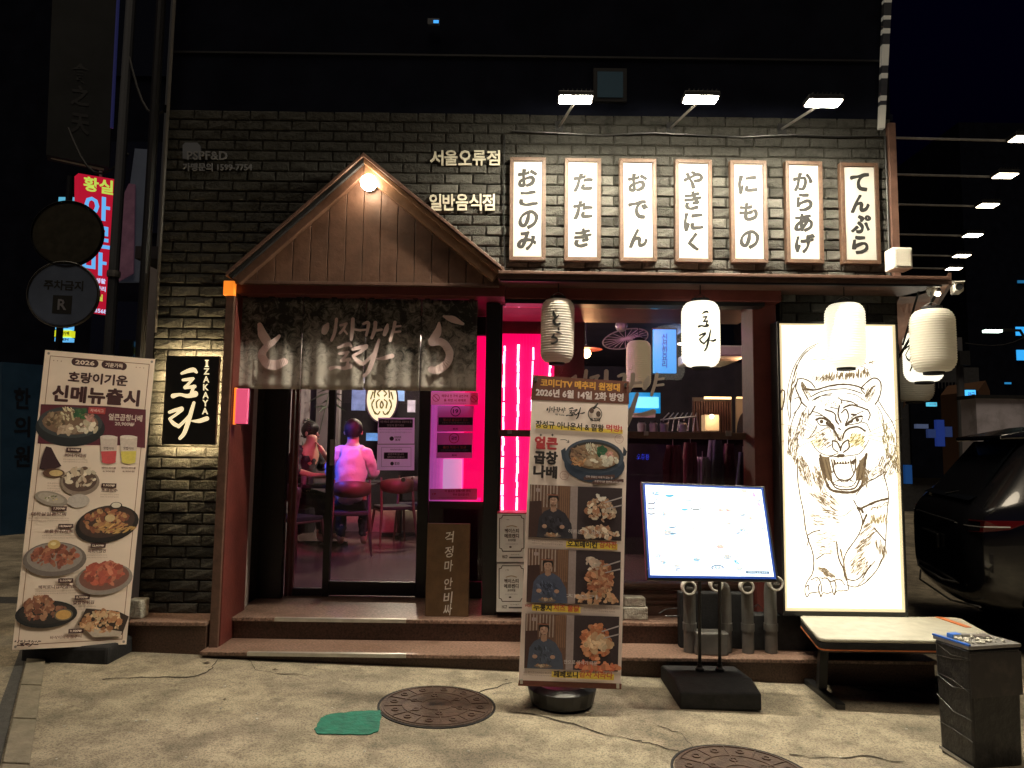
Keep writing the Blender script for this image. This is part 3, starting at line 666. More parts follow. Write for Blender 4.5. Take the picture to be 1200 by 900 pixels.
# ================================================================== noren curtain
NY = 5.12
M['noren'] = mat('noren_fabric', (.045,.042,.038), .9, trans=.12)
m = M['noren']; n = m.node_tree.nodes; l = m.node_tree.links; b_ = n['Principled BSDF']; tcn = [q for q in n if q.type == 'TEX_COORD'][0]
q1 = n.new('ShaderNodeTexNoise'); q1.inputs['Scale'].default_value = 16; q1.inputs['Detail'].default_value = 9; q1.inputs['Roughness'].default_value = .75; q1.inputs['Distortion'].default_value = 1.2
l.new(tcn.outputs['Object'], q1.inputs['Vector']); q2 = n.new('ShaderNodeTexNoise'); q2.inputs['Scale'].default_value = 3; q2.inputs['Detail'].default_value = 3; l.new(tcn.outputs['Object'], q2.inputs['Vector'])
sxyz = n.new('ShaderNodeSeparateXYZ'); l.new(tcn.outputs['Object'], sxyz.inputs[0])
shade_ramp = n.new('ShaderNodeMapRange'); shade_ramp.inputs[1].default_value = -.12; shade_ramp.inputs[2].default_value = -.62; shade_ramp.inputs[3].default_value = -.22; shade_ramp.inputs[4].default_value = .10; l.new(sxyz.outputs[2], shade_ramp.inputs[0])  # mottling thins upward: shade at the curtain top put into the colour
ad = n.new('ShaderNodeMath'); l.new(q1.outputs[0], ad.inputs[0]); l.new(shade_ramp.outputs[0], ad.inputs[1]); ad2 = n.new('ShaderNodeMath'); ad2.operation = 'MULTIPLY_ADD'; ad2.inputs[1].default_value = .55; l.new(q2.outputs[0], ad2.inputs[0]); l.new(ad.outputs[0], ad2.inputs[2])
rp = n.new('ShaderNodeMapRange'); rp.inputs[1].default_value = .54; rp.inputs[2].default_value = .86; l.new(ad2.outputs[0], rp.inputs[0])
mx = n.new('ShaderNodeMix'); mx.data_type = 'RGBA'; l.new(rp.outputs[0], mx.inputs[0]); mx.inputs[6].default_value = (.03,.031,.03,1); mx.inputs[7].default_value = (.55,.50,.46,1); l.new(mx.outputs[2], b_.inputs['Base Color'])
M['norentext'] = mat('noren_pale_dye', (.85,.66,.66), .85, var=.12, scale=6)
zt_, zb_ = Z(420,350,NY), Z(420,457,NY)
NO = thing('noren_curtain', 'dark mottled four panel door curtain with pale brush lettering hanging under the gable', 'curtain', (X(420,350,NY), NY, zt_))
edges = [(281,353.2),(354.2,427.4),(428.4,492.6),(493.8,559)]
def nwave(x): return .012*math.sin(x*23) + .008*math.sin(x*51+1)
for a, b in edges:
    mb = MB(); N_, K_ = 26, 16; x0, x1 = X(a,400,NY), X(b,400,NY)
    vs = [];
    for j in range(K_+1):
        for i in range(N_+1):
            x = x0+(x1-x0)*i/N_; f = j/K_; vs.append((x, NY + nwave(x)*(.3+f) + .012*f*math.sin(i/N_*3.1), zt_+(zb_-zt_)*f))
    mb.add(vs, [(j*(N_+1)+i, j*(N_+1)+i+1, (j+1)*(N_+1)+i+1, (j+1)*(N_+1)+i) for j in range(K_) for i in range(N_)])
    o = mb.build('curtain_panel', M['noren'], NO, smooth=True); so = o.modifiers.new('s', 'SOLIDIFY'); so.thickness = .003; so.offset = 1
    for k in range(3 if b-a > 66 else 2):
        xx = x0 + (x1-x0)*(k+.12)/(2.25 if b-a > 66 else 1.25); MB().box(xx-.018, xx+.018, NY-.02, NY+.02, zt_-.004, zt_+.035).build('hanging_loop', M['blackmatte'], o)
MB().tube([(X(278,347,NY), NY, zt_+.018), (X(575,351,NY), NY, zt_+.018)], .011, 10).build('curtain_rod', M['paleplastic'], NO)
def ndraw(strokes, nm):
    mb = MB()
    for p, w_ in strokes:
        vs, fs = stroke2d(p, w_, .05); 
        q = [planeY(NY).at(u, v, 0) for u, v in vs]
        mb.add([Vector((p_.x, p_.y + nwave(p_.x)*(.3+(zt_-p_.z)/(zt_-zb_)) - .016, p_.z)) for p_ in q], fs)
    mb.build(nm, M['norentext'], NO)
ndraw(z2(KTO, 280), 'lettering'); ndraw(NLOGO, 'lettering'); ndraw(z2(KRA, 420), 'lettering')

# ================================================================== paper lanterns
_lm = {}
def lantern_meshes(r, h):
    if (r, h) in _lm: return _lm[(r, h)]
    prof = []; ribs = 25; sub = 4
    for i in range(ribs*sub+1):
        t = i/(ribs*sub); z = t*h; e = min(t, 1-t)*h; c = .34*r*2*.9
        rr = r if e > c else r - c*.72*(1-math.sqrt(max(0, 1-((c-e)/c)**2)))
        ph = (i % sub)/sub; rr -= .0065*(1-math.sin(math.pi*ph)) if True else 0
        prof.append((rr*(.985+.015*math.sin(math.pi*t)), z))
    mb = MB(); mb.lathe(prof, n=32); _lm[(r, h)] = (mb, prof); return _lm[(r, h)]
def lantern(u, v0, v1, Y, wpx, label, mt, strokes=None, ang=0, tilt=0, grp='round paper lanterns hung along the awning'):
    vc = (v0+v1)/2; p = P(u, v1, Y); pt = P(u, v0, Y); h = pt.z - p.z - .03; r = wpx/2/F*Y*.98
    T = thing('paper_lantern', label, 'lantern', (p.x, Y, p.z), ang, grp); T.rotation_euler = (0, R(tilt), ang)
    mb, prof = lantern_meshes(round(r, 3), round(h-.02, 3)); mb.build('paper_shade', mt, T, smooth=True, local=True).location = (0,0,.012)
    for z, nm in ((-.006, 'bottom_ring'), (h-.008, 'top_ring')):
        MB().lathe([(r*.45,z),(r*.47,z+.002),(r*.47,z+.022),(r*.40,z+.022)], n=20).build(nm, M['blackmatte'], T, local=True)
    MB().tube([(-r*.42,0,h+.012),(-r*.2,0,h+.035),(0,0,h+.045),(r*.2,0,h+.035),(r*.42,0,h+.012)], .003, 5).build('wire_handle', M['steel'], T, local=True)
    MB().tube([(0,0,h+.045),(0,0,h+.12)], .004, 5).build('cord', M['black'], T, local=True)
    if strokes:
        mb = MB()
        for p_, w_ in strokes:       # strokes in units of the radius, x right, y down from lantern centre
            vs, fs = stroke2d(p_, w_, .05, n=7); mb.add([((r+.0015)*math.sin(x*.95), -(r+.0015)*math.cos(x*.95), h/2 - y*r) for x, y in vs], fs)
        mb.build('lettering', M['ink'], T, local=True)
    return T
def sc(st, src, box): return fit(st, box, src)
kan = sc(KTO, KTOBOX, (-.40,-1.05,.12,-.15)) + [([(-.02,-.02),(0,.06)], [.12,.12])] + sc(KRA, KRABOX, (-.5,.18,.22,.92))
kan = [(p, [q*1.0 for q in w_]) for p, w_ in kan]
tora = sc(TO, TOBOX, (-.40,-1.10,.16,-.18)); tora = [(p, [q*1.05 for q in w_]) for p, w_ in tora] + [(p, [q*1.0 for q in w_]) for p, w_ in sc(RA, RABOX, (-.38,-.12,.62,1.05))]
lantern(652.5, 345, 427, 4.92, 41, 'unlit white paper lantern lettered とら hanging before the red neon', M['paper'], kan, 0, .8)
lantern(821.5, 348, 432, 4.92, 46, 'brightly lit white paper lantern lettered 토라 in front of the window', M['paperlit'], tora)
lantern(991.5, 350, 433, 4.92, 46, 'glowing pale paper lantern overlapping the top of the tiger light box', M['paperglow'], None)
lantern(1094.5, 357, 438, 4.80, 50, 'cream paper lantern nearest the parked car, hung at the awning corner', M['paper'], [(p, [q*.7 for q in w_]) for p, w_ in sc(RA, RABOX, (1.0,-.6,1.75,.6))])
lantern(1083, 384, 449, 5.65, 44, 'lit white lantern partly hidden behind the corner lantern', M['paperlit'], [(p, [q*.7 for q in w_]) for p, w_ in sc(RA, RABOX, (-1.6,-.9,-.5,.9))])
lantern(1072, 405, 472, 6.3, 43, 'cream lantern lowest of the three hung beside the side wall', M['paper'], None)
lantern(748.5, 395, 456, 6.6, 30, 'dim cream lantern hanging inside, behind the window glass', M['paperdim'], None, grp='lanterns inside the shop')

# ================================================================== floodlights on arms
def flood(u, v, Y, base, label, mt, w_=.21, d_=.085, group='floodlights on arms above the kana signs', rz=0, arm=True):
    p = P(u, v, Y); T = thing('floodlight', label, 'floodlight', tuple(p), rz, group)
    tl = R(-3)
    def rot(q): return Matrix.Rotation(tl, 3, 'X') @ Vector(q)
    hs = MB().box(-w_/2-.012, w_/2+.012, -d_/2-.012, d_/2+.012, .002, .035); hs.v = [rot(q) for q in hs.v]; hs.build('housing', M['black'], T, local=True, bevel=.004)
    ls = MB().box(-w_/2, w_/2, -d_/2, d_/2, -.004, .001); ls.v = [rot(q) for q in ls.v]; ls.build('lamp_lens', mt, T, local=True)
    hf = MB()
    for k in range(7): hf.box(-w_/2+.02+k*w_/7, -w_/2+.026+k*w_/7, -d_/2, d_/2, .036, .056)
    hf.v = [rot(q) for q in hf.v]; hf.build('heat_sink', M['black'], T, local=True)
    bp = Vector(base) - p; bp = Matrix.Rotation(-rz, 3, 'Z') @ bp
    MB().tube([(0,d_/2+.0,.02),(0,d_/2+.03,.02),bp], .010, 6).build('arm', M['steel'], T, local=True)
    MB().box(bp.x-.03, bp.x+.03, bp.y-.02, bp.y-.0, bp.z-.04, bp.z+.04).build('wall_plate', M['black'], T, local=True)
    return T
for u, v, bu, bv, lb in ((674.5,117,655,149,'leftmost wall floodlight on a short steep arm over the たたき sign'),(821,117,785,151,'lit floodlight on a slanted arm, middle of the wall top three'),(965,121,915,152,'lit floodlight on the longest slanted arm nearest the wall corner')):
    flood(u, v, 4.55, P(bu, bv, YW-.0), lb, M['lens'])
sl = [(1199,163,5.29),(1178,206,5.94),(1157.5,241,6.65),(1140,276,7.54),(1127,300,8.33),(1118,315,8.95)]
for i, (u, v, Y) in enumerate(sl):
    p = P(u, v, Y); zz = p.z; bx = XR + .47*(Y-YW) + .02
    wrd = ['nearest and largest, cut by the frame edge','second from the near end','third from the near end','fourth from the near end','fifth from the near end','farthest and smallest of the row']
    flood(u, v, Y, (bx, Y+.05, zz+.02), 'side wall floodlight on a horizontal arm, ' + wrd[i], M['lensb'], .165, .095, 'floodlights along the side wall')

# globe lamp on gable
p = P(432, 214, PY-.09); T = thing('globe_lamp', 'glowing round globe lamp at the peak of the timber gable', 'lamp', tuple(p))
MB().ball((0,0,0), .058, n=20, m=12).build('glass_globe', M['globe'], T, smooth=True, local=True); MB().lathe([(.04,.05),(.045,.06),(.045,.08),(.02,.085)], n=16, axis='Y').build('mount', M['steel'], T, local=True)
# ================================================================== backlit izakaya sign
Y0 = 5.075; x0, x1 = X(192,470,Y0), X(254.5,470,Y0); z0, z1 = Z(222,521,Y0), Z(222,417,Y0)
T = thing('backlit_sign', 'black square sign with cream 토라 brush letters and IZAKAYA, glowing onto bricks', 'sign', ((x0+x1)/2, Y0, z0))
MB().box(x0, x1, Y0, Y0+.03, z0, z1).build('panel', M['black'], T, bevel=.002)
M['signglow'] = mat('sign_letter_glow', (.8,.75,.6), .5, emit=(1,.80,.46), estr=.85); M['halo'] = mat('led_halo_strip', (.8,.7,.5), .5, emit=(1,.74,.38), estr=210)
pl = planeY(Y0-.003); mb = MB()
zz = lambda x, y: (190 + x/7.2, 405 + y/7.2)
for p_, w_ in TO + RA:
    vs, fs = stroke2d([zz(*q) for q in p_], [q/7.2 for q in w_], .03); mb.add([pl.at(u, v, rnd.uniform(0,.0006)) for u, v in vs], fs)
mb.build('lettering', M['signglow'], T); mb = MB()
for i, c in enumerate('IZAKAYA'):
    u, v = 190+(377-i*2.5)/7.2, 405+(150+i*67)/7.2; vs, fs, ar = text2d(c, .03); hh = 7.6; ww = max(2.6, hh*ar*.95) if c == 'I' else hh*ar*.95
    mb.add([pl.at(u+(x-.5)*ww, v+(y-.5)*hh) for x, y in vs], fs)
    if c == 'I':
        for yy in (-3.6, 3.6): mb.add([pl.at(u+a, v+b) for a, b in ((-2.4,yy-.6),(2.4,yy-.6),(2.4,yy+.6),(-2.4,yy+.6))], [(0,1,2,3)])
mb.build('small_lettering', M['signglow'], T)
for a, b, c_, d_ in ((x0+.03,x1-.03,z1-.02,z1-.008),(x0+.03,x1-.03,z0+.008,z0+.02),(x0+.008,x0+.02,z0+.03,z1-.03),(x1-.02,x1-.008,z0+.03,z1-.03)):
    MB().box(a, b, Y0+.034, Y0+.044, c_, d_).build('led_strip', M['halo'], T)
for sx_ in (x0+.06, x1-.06): MB().tube([(sx_, Y0+.03, (z0+z1)/2), (sx_, YW, (z0+z1)/2)], .008, 6).build('standoff', M['black'], T)
# amber marker lamp and pink panel at the door post
a0 = P(269,338,4.97); T = thing('marker_lamp', 'small orange rectangular marker lamp at the gable corner', 'lamp', tuple(a0))
MB().box(-.038,.038,-.02,.03,-.052,.052).build('amber_lens', M['amber'], T, local=True, bevel=.006); MB().box(-.045,.045,.031,.045,-.06,.06).build('backplate', M['blackmatte'], T, local=True)
a0 = P(284,476,5.02); T = thing('pink_lamp_panel', 'small pink glowing lamp panel with orange edge on the door post', 'lamp panel', tuple(a0))
MB().box(-.045,.04,-.012,.02,-.125,.125).build('glowing_face', M['pinkglow'], T, local=True, bevel=.004); MB().box(-.056,-.046,-.015,.022,-.13,.13).build('orange_edge', M['amber'], T, local=True)
MB().box(-.05,.045,.021,.028,-.13,.13).build('backplate', M['black'], T, local=True)
# ================================================================== white box, camera, spot lamp at the corner
p = P(1057,316,4.93); T = thing('speaker_box', 'cream plastic box standing on the awning by the wall corner', 'speaker', (p.x, 4.93, p.z))
MB().box(-.075,.062,-.03,.09,0,.155).build('body', M['paleplastic'], T, local=True, bevel=.008); MB().box(-.06,.046,-.034,-.031,.02,.14).build('grille', mat('cream_grille', (.5,.47,.4), .6, bump=.8, bscale=200), T, local=True)
for z in (.03,.08,.13): MB().box(.063,.072,.0,.03,z-.012,z+.012).build('hinge', M['paleplastic'], T, local=True)
p = P(1122,338,4.78); T = thing('security_camera', 'white bullet security camera bracketed to the awning corner', 'camera', tuple(p), R(-20))
MB().box(-.028,.028,-.05,.08,-.03,.03).build('housing', M['paleplastic'], T, local=True, bevel=.008); MB().lathe([(.022,-.058),(.024,-.051),(.02,-.050)], (0,0,0), 16, 'Y').build('lens', M['black'], T, local=True)
MB().tube([(0,.03,.03),(-.02,.03,.05),(-.08,.04,.04)], .012, 8).build('bracket', M['paleplastic'], T, local=True); MB().box(-.032,.032,-.07,.085,.031,.037).build('sun_shield', M['paleplastic'], T, local=True)
p = P(1095,345,4.9); T = thing('spot_lamp', 'small lit spot lamp clamped below the awning corner', 'lamp', tuple(p))
MB().ball((0.012,-.02,0), .018, n=12, m=8).build('bulb', M['bulbw'], T, local=True); MB().lathe([(.02,-.01),(.035,.03),(.03,.06),(.01,.09)], (-.02,0,0), 12).build('lamp_hood', M['paleplastic'], T, local=True)
MB().tube([(-.02,0,.08),(-.03,.02,.13)], .006, 6).build('stem', M['steel'], T, local=True)

# ================================================================== tiger light box
YB = 5.03
T = thing('tiger_light_box', 'tall glowing white light box with a roaring tiger drawn in brown lines', 'light box', (X(990,716,YB), YB, Z(990,718,YB)))
bx0, bx1, bz0, bz1 = X(916.5,560,YB), X(1055,560,YB), Z(990,716.5,YB), Z(990,380,YB); fr = .016
for a, b, c_, d_, nm in ((bx0-fr,bx1+fr,bz1,bz1+fr,'frame_rail'),(bx0-fr,bx1+fr,bz0-fr*2,bz0,'frame_rail'),(bx0-fr,bx0,bz0+.001,bz1-.001,'frame_rail'),(bx1,bx1+fr,bz0+.001,bz1-.001,'frame_rail')):
    MB().box(a, b, YB-.012, YB+.12, c_, d_).build(nm, M['black'], T, bevel=.002)
MB().box(bx0-fr, bx1+fr, YB+.121, YB+.13, bz0-fr, bz1+fr).build('back_panel', M['black'], T)
MB().box(bx0, bx1, YB, YB+.01, bz0, bz1).build('diffuser', mat('light_box_diffuser', (.85,.83,.75), .4, emit=(1,.95,.80), estr=1.7), T)
M['border'] = mat('diffuser_edge', (.8,.7,.5), .5, emit=(1,.80,.45), estr=.75)
for a, b, c_, d_ in ((bx0,bx1,bz0,bz0+.022),(bx0,bx1,bz1-.012,bz1),(bx0,bx0+.018,bz0+.0225,bz1-.0125),(bx1-.022,bx1,bz0+.0225,bz1-.0125)): MB().box(a, b, YB-.002, YB-.001, c_, d_).build('diffuser_edge', M['border'], T)
for sx_ in (bx0+.12, bx1-.12): MB().box(sx_-.03, sx_+.03, YB+.01, YB+.10, .35, bz0-.033).build('foot', M['black'], T)
pr = Print(planeY(YB), [(916,380),(1050,380),(1061,717),(921,717)], lift=.003, step=3e-6)
DK = (.12,.08,.045); MD = (.22,.155,.085); LT = (.75,.6,.4); A = lambda q: (910+q[0]/4.74, 370+q[1]/4.74); Bq = lambda q: (910+q[0]/4.737, 540+q[1]/4.737)
pr.ell(957,519,8,5,(1.25,1.15,.75)); pr.ell(1004,515,9,7,(1.25,1.15,.75)); 
def ta(pts, w_=5, c=DK, r_=.25, tp=False):
    w_ = w_*1.0
    pr.stroke([A(q) for q in pts], [x/4.74 for x in w_] if isinstance(w_, list) else w_/4.74, c, r_, tp)
def tb(pts, w_=5, c=DK, r_=.25, tp=False):
    w_ = w_*1.0
    pr.stroke([Bq(q) for q in pts], [x/4.74 for x in w_] if isinstance(w_, list) else w_/4.74, c, r_, tp)
for p_, w_ in [([(235,152),(170,185),(110,260),(75,350),(60,430),(60,500),(75,590)],5),([(215,168),(150,215),(105,300),(85,380),(76,460),(78,570)],5),([(190,180),(130,250),(95,340)],3),
  ([(22,430),(32,412),(45,424),(42,470),(30,522),(20,500)],9),([(190,248),(235,240),(290,249)],4),([(440,290),(480,283),(508,308),(522,345)],4),
  ([(118,352),(150,350),(190,370),(215,402)],7),([(118,350),(107,400),(122,440),(140,480),(162,502)],8),([(140,370),(150,420),(178,470)],6),([(150,402),(215,412)],6),([(105,380),(85,440),(80,480)],5),([(100,460),(135,455),(130,500),(95,545)],5),
  ([(470,402),(500,370),(540,346),(574,362),(581,410),(568,460),(548,492)],8),([(500,442),(528,402),(548,390)],8),([(490,432),(470,410)],7),([(150,410),(215,411),(290,391),(370,381),(440,389),(485,408)],10),
  ([(190,450),(250,421),(330,408),(400,408),(475,432)],6),([(210,470),(260,440),(310,432)],4),([(390,432),(440,440),(500,480)],4),
  ([(142,480),(110,530),(86,590),(71,660),(65,720),(75,772)],5),([(565,470),(602,530),(642,590),(662,650),(666,710),(650,772),(610,830)],5),([(560,500),(590,560),(600,640),(590,700)],4),([(170,500),(130,580),(112,660),(125,730)],4),
  ([(200,470),(240,447),(300,440)],6),([(215,502),(185,552)],8),([(270,522),(322,542),(330,580),(345,602)],9),([(350,500),(342,550),(358,592)],9),([(300,508),(345,518)],6),([(372,512),(422,496),(505,522)],9),([(360,540),(385,520),(400,560),(383,602)],8),
  ([(360,468),(420,480),(452,502)],7),([(200,532),(240,545),(300,592)],6),([(505,520),(520,550),(510,580)],7),([(180,520),(175,560)],5),([(345,455),(360,470),(358,490)],6),
  ([(220,578),(250,568),(285,583),(312,608)],12),([(225,585),(240,606),(270,610),(300,616)],6),([(475,560),(445,563),(415,583),(392,602)],12),([(477,570),(465,592),(430,602),(400,606)],6),([(280,596),(298,610),(314,626)],18),([(386,608),(400,596),(418,585)],16),([(418,548),(440,551)],12),
  ([(215,552),(262,558),(300,586)],5),([(482,530),(448,545),(412,570)],5),([(470,590),(500,600),(520,640)],5),([(225,610),(210,640),(180,680)],6),([(150,600),(200,630),(235,650)],3),
  ([(314,612),(322,642),(350,690)],14),([(366,682),(376,650),(402,626),(452,618),(492,640)],11),([(310,696),(335,700),(352,732),(356,748)],10),([(396,690),(376,702),(362,722),(354,748)],10),([(310,696),(314,736),(342,758)],7),([(399,690),(403,732),(372,758)],9),([(345,625),(355,632)],8),
  ([(340,765),(300,776),(255,768),(218,740),(195,700)],5),([(375,780),(420,776),(462,764),(492,730),(512,690)],5),([(345,786),(310,780),(270,790),(240,784)],7),([(245,640),(285,620),(305,650)],4)]: ta(p_, w_)
pr.ell(*A((250,588)), 2.3, 2.3, DK); pr.ell(*A((449,579)), 2.3, 2.3, DK)
for p_ in ([(240,640),(180,600),(118,568)],[(240,655),(130,625),(22,600)],[(235,676),(130,686),(22,698)],[(215,690),(150,715),(88,757)],[(215,722),(150,780),(78,852)],[(510,650),(600,605),(692,570)],[(510,665),(600,672),(692,676)],[(510,680),(600,705),(692,732)],[(300,618),(230,650),(170,688)],[(520,660),(600,640),(660,600)]): ta(p_, 3.2, (.3,.2,.1), 0)
pr.poly([A(q) for q in ((345,768),(375,768),(382,780),(368,788),(340,786),(330,780))], DK)
pr.poly([A(q) for q in ((243,778),(290,786),(292,820),(304,860),(312,915),(284,915),(262,850))], MD); pr.poly([A(q) for q in ((498,768),(468,800),(442,850),(440,915),(472,915),(488,850))], MD)
pr.poly([A(q) for q in ((312,796),(345,812),(380,806),(412,810),(440,790),(432,830),(410,820),(380,826),(345,824),(322,830))], DK)
for k in range(6): x_ = 326+k*15; pr.poly([A(q) for q in ((x_,806),(x_+11,806),(x_+6,822))], (1.6,1.4,1.1))
ta([(290,790),(299,838),(310,872),(319,832),(318,800)],6); ta([(408,795),(419,845),(431,872),(441,825),(440,782)],6)
ta([(243,775),(258,830),(272,900)],14); ta([(500,768),(488,830),(476,900)],14)
for p_, w_ in [([(240,-10),(256,60),(280,125),(306,162),(380,176),(446,166),(474,128),(486,60),(494,-10)],15),([(272,-5),(296,80),(322,130),(380,146),(430,132),(456,66),(462,-5)],6),([(306,-5),(320,60),(342,98),(376,108),(410,98),(434,60),(440,-5)],9),([(318,120),(345,108),(376,118),(408,106),(428,118)],5),
  ([(340,118),(350,100),(360,118)],4),([(395,118),(404,100),(414,116)],4),([(300,110),(330,150),(380,160),(436,150),(462,100)],9),
  ([(115,-10),(118,100),(132,200),(150,282),(160,372),(177,440),(198,500),(207,560),(201,620),(182,652)],7),
  ([(182,652),(162,690),(158,730),(170,756),(184,736),(212,732),(236,730),(246,757),(258,733),(285,736),(310,728),(320,745),(334,724),(365,722),(397,716),(396,682),(382,642)],6),
  ([(190,662),(225,648),(246,680),(250,728)],6),([(250,652),(284,655),(302,690),(312,724)],6),([(308,668),(350,658),(380,690)],5),([(300,672),(322,668),(330,700),(322,742)],7),([(240,684),(232,710),(246,752)],7),([(165,700),(176,690),(180,720)],6),
  ([(333,450),(345,540),(371,600),(388,662)],8),([(590,50),(615,150),(623,200),(613,300),(606,440),(596,520),(560,600),(500,670),(440,700),(392,690)],6),([(428,220),(465,290),(476,350),(450,420),(400,490),(376,540),(374,610),(386,652),(440,662),(490,622),(522,578)],7),
  ([(478,652),(510,600),(546,558)],7),([(502,664),(552,612),(582,548)],6),([(455,690),(490,655)],6),([(245,250),(300,292),(370,306),(428,262)],4),([(300,255),(325,275)],8),([(455,272),(500,250),(560,225),(618,210)],13),([(478,352),(500,300)],12),([(540,372),(602,442)],8),([(450,262),(470,268),(478,285)],14),([(175,412),(200,396),(242,385)],7),([(220,546),(262,518)],6),([(170,470),(180,430)],6),([(500,120),(560,90),(600,60)],6),([(440,190),(480,140),(530,100)],5)]: tb(p_, w_)
def hatch(fn, p0, p1, q0, q1, n_, ln, w_=2.4, c=MD):
    for _ in range(int(n_*1.9)):
        s_, t_ = rnd.random(), rnd.random(); x = p0[0]+(p1[0]-p0[0])*s_+(q0[0]-p0[0])*t_; y = p0[1]+(p1[1]-p0[1])*s_+(q0[1]-p0[1])*t_
        w2 = max(w_, 2.4)*1.25; k = rnd.uniform(.6, 1.4); dx, dy = q1[0]*ln*k, q1[1]*ln*k; fn([(x,y),(x+dx*.5+rnd.uniform(-2,2),y+dy*.5+rnd.uniform(-2,2)),(x+dx,y+dy)], w2, c, 0, True)
hatch(ta,(250,345),(505,320),(255,372),(.1,-1),60,26,4); hatch(ta,(195,352),(290,336),(215,380),(.5,-1),26,18,3)
hatch(ta,(70,600),(60,760),(125,640),(-.2,1),55,26,3); hatch(ta,(560,520),(600,760),(655,660),(.2,1),80,26,3,(.32,.25,.12)); hatch(ta,(80,770),(150,900),(140,760),(.3,1),55,24,3); hatch(ta,(560,790),(600,890),(660,740),(-.35,1),50,30,3)
hatch(ta,(140,520),(110,640),(185,540),(-.3,1),36,20,3); hatch(ta,(230,455),(470,455),(235,500),(.2,.4),46,14,3); hatch(ta,(205,660),(250,740),(270,640),(-.6,.5),40,26,3); hatch(ta,(420,640),(500,650),(415,720),(-.5,.6),46,28,3,(.36,.28,.12)); hatch(ta,(120,360),(160,440),(150,360),(.4,.9),16,26,3); hatch(ta,(520,370),(490,440),(560,390),(-.5,.9),22,26,3)
hatch(ta,(560,240),(440,270),(560,250),(.4,.5),16,18,3); hatch(ta,(110,260),(70,440),(125,270),(-.3,1),22,34,3); hatch(ta,(310,640),(380,650),(320,690),(.1,1),18,16,3)
hatch(tb,(120,60),(170,130),(240,40),(.3,1),50,28,2.6); hatch(tb,(170,170),(240,240),(270,160),(.8,.6),50,36,2); hatch(tb,(170,260),(180,360),(330,250),(1,.15),46,30,1.8); hatch(tb,(200,400),(215,520),(320,400),(1,-.1),40,26,1.6); hatch(tb,(215,590),(270,640),(260,590),(.9,.4),46,30,2.4)
hatch(tb,(480,360),(390,560),(540,400),(.9,-.7),70,34,2.2); hatch(tb,(400,560),(400,640),(500,560),(.6,-.8),50,26,2.2); hatch(tb,(520,290),(615,290),(520,330),(.0,1),40,24,3,(.36,.27,.14)); hatch(tb,(470,60),(590,20),(470,120),(.5,-.3),44,26,2.2); hatch(tb,(480,280),(610,230),(480,300),(.4,-.3),40,20,2.2)
hatch(tb,(540,440),(590,520),(570,420),(.1,1),30,36,2.2); hatch(tb,(200,640),(380,640),(200,665),(.4,.4),30,18,2.4); hatch(tb,(480,20),(470,120),(510,40),(.3,1),30,26,3); hatch(tb,(230,20),(270,150),(200,30),(.3,1),26,26,3); hatch(tb,(345,470),(385,640),(352,470),(.3,1),20,26,2.2)
for _ in range(70): q = A((rnd.uniform(70,660), rnd.uniform(760,900))); hatch
pr.build('tiger_drawing', M['glowprint'], T)

T = thing('canvas_gusset', 'crumpled pinkish canvas sheet closing the awning end above the side lanterns', 'canvas', tuple(P(1056,400,6)))
c4 = [P(1047,331,5.22), P(1110,333,5.0), P(1092,372,6.4), P(1059,478,7.2)]; mb = MB(); n_ = 14
vs = [(c4[0]*(1-a)*(1-b)+c4[1]*a*(1-b)+c4[2]*a*b+c4[3]*(1-a)*b) + Vector((0,rnd.uniform(-.03,.03),rnd.uniform(-.012,.012))) for b in [j/n_ for j in range(n_+1)] for a in [i/n_ for i in range(n_+1)]]
o = mb.add(vs, [(j*(n_+1)+i, j*(n_+1)+i+1, (j+1)*(n_+1)+i+1, (j+1)*(n_+1)+i) for j in range(n_) for i in range(n_)]).build('sheet', mat('canvas_pink', (.42,.24,.18), .7, var=.3, scale=5), T); so = o.modifiers.new('s','SOLIDIFY'); so.thickness = .008
# ================================================================== left banner
BK = (.055,.02,.022); PAPERC = (.78,.64,.54)
q = [(53,410),(182,421),(148,755),(14,762)]
pts3 = [P(*q[0],4.66), P(*q[1],4.98), P(*q[2],4.80), P(*q[3],4.50)]
pl = Plane(pts3[0], pts3[1], pts3[3]); 
p = pl.at(80,770); T = thing('menu_banner', 'tall beige food menu banner leaning at the left wall headed 신메뉴출시', 'banner', (p.x, p.y, gz(p.x)))
mb = MB(); sheetbox(mb, pl, q, .004); mb.build('banner_sheet', mat('banner_vinyl', PAPERC, .5, var=.06, scale=4), T)
b0, b1, t0, t1 = [pl.at(*s, lift=-.03) for s in ((30,757),(135,752),(62,416),(176,428))]
MB().tube([b0, t1], .007, 6).build('cross_pole', M['black'], T); MB().tube([b1 + Vector((0,.02,0)), t0 + Vector((0,.02,0))], .007, 6).build('cross_pole', M['black'], T)
c = pl.at(78,762,-.05); MB().box(c.x-.28, c.x+.28, c.y-.02, c.y+.32, gz(c.x)-.02, gz(c.x)+.10).build('base_box', M['blackmatte'], T, bevel=.02)
pr = Print(pl, q)
for a, b in (((59,417),(175,427)),((175,427),(143,749)),((143,749),(21,756)),((21,756),(59,417))): pr.stroke([a, b], .8, (.28,.14,.08))
r5 = lambda x, y: (30+x/5, 410+y/5); s5 = lambda x, y: (15+x/5, 580+y/5)
for x, y, w_, t in ((348,75,31,'2026'),(519,91,29,'기운가득')):
    u, v = r5(x, y); pr.ell(u-w_/2+4, v-1.2, 4.4, 4.4, BK); pr.ell(u+w_/2-4, v+1.2, 4.4, 4.4, BK); pr.rect(u, v, w_-8, 8.8, BK); pr.text(t, u, v, w_-8, 5.2, PAPERC, .03)
for k in range(3): pr.ell(*r5(165+22*k,62+2*k), .6,.6,(.3,.15,.1),8); pr.ell(*r5(648+22*k,102+2*k), .6,.6,(.3,.15,.1),8)
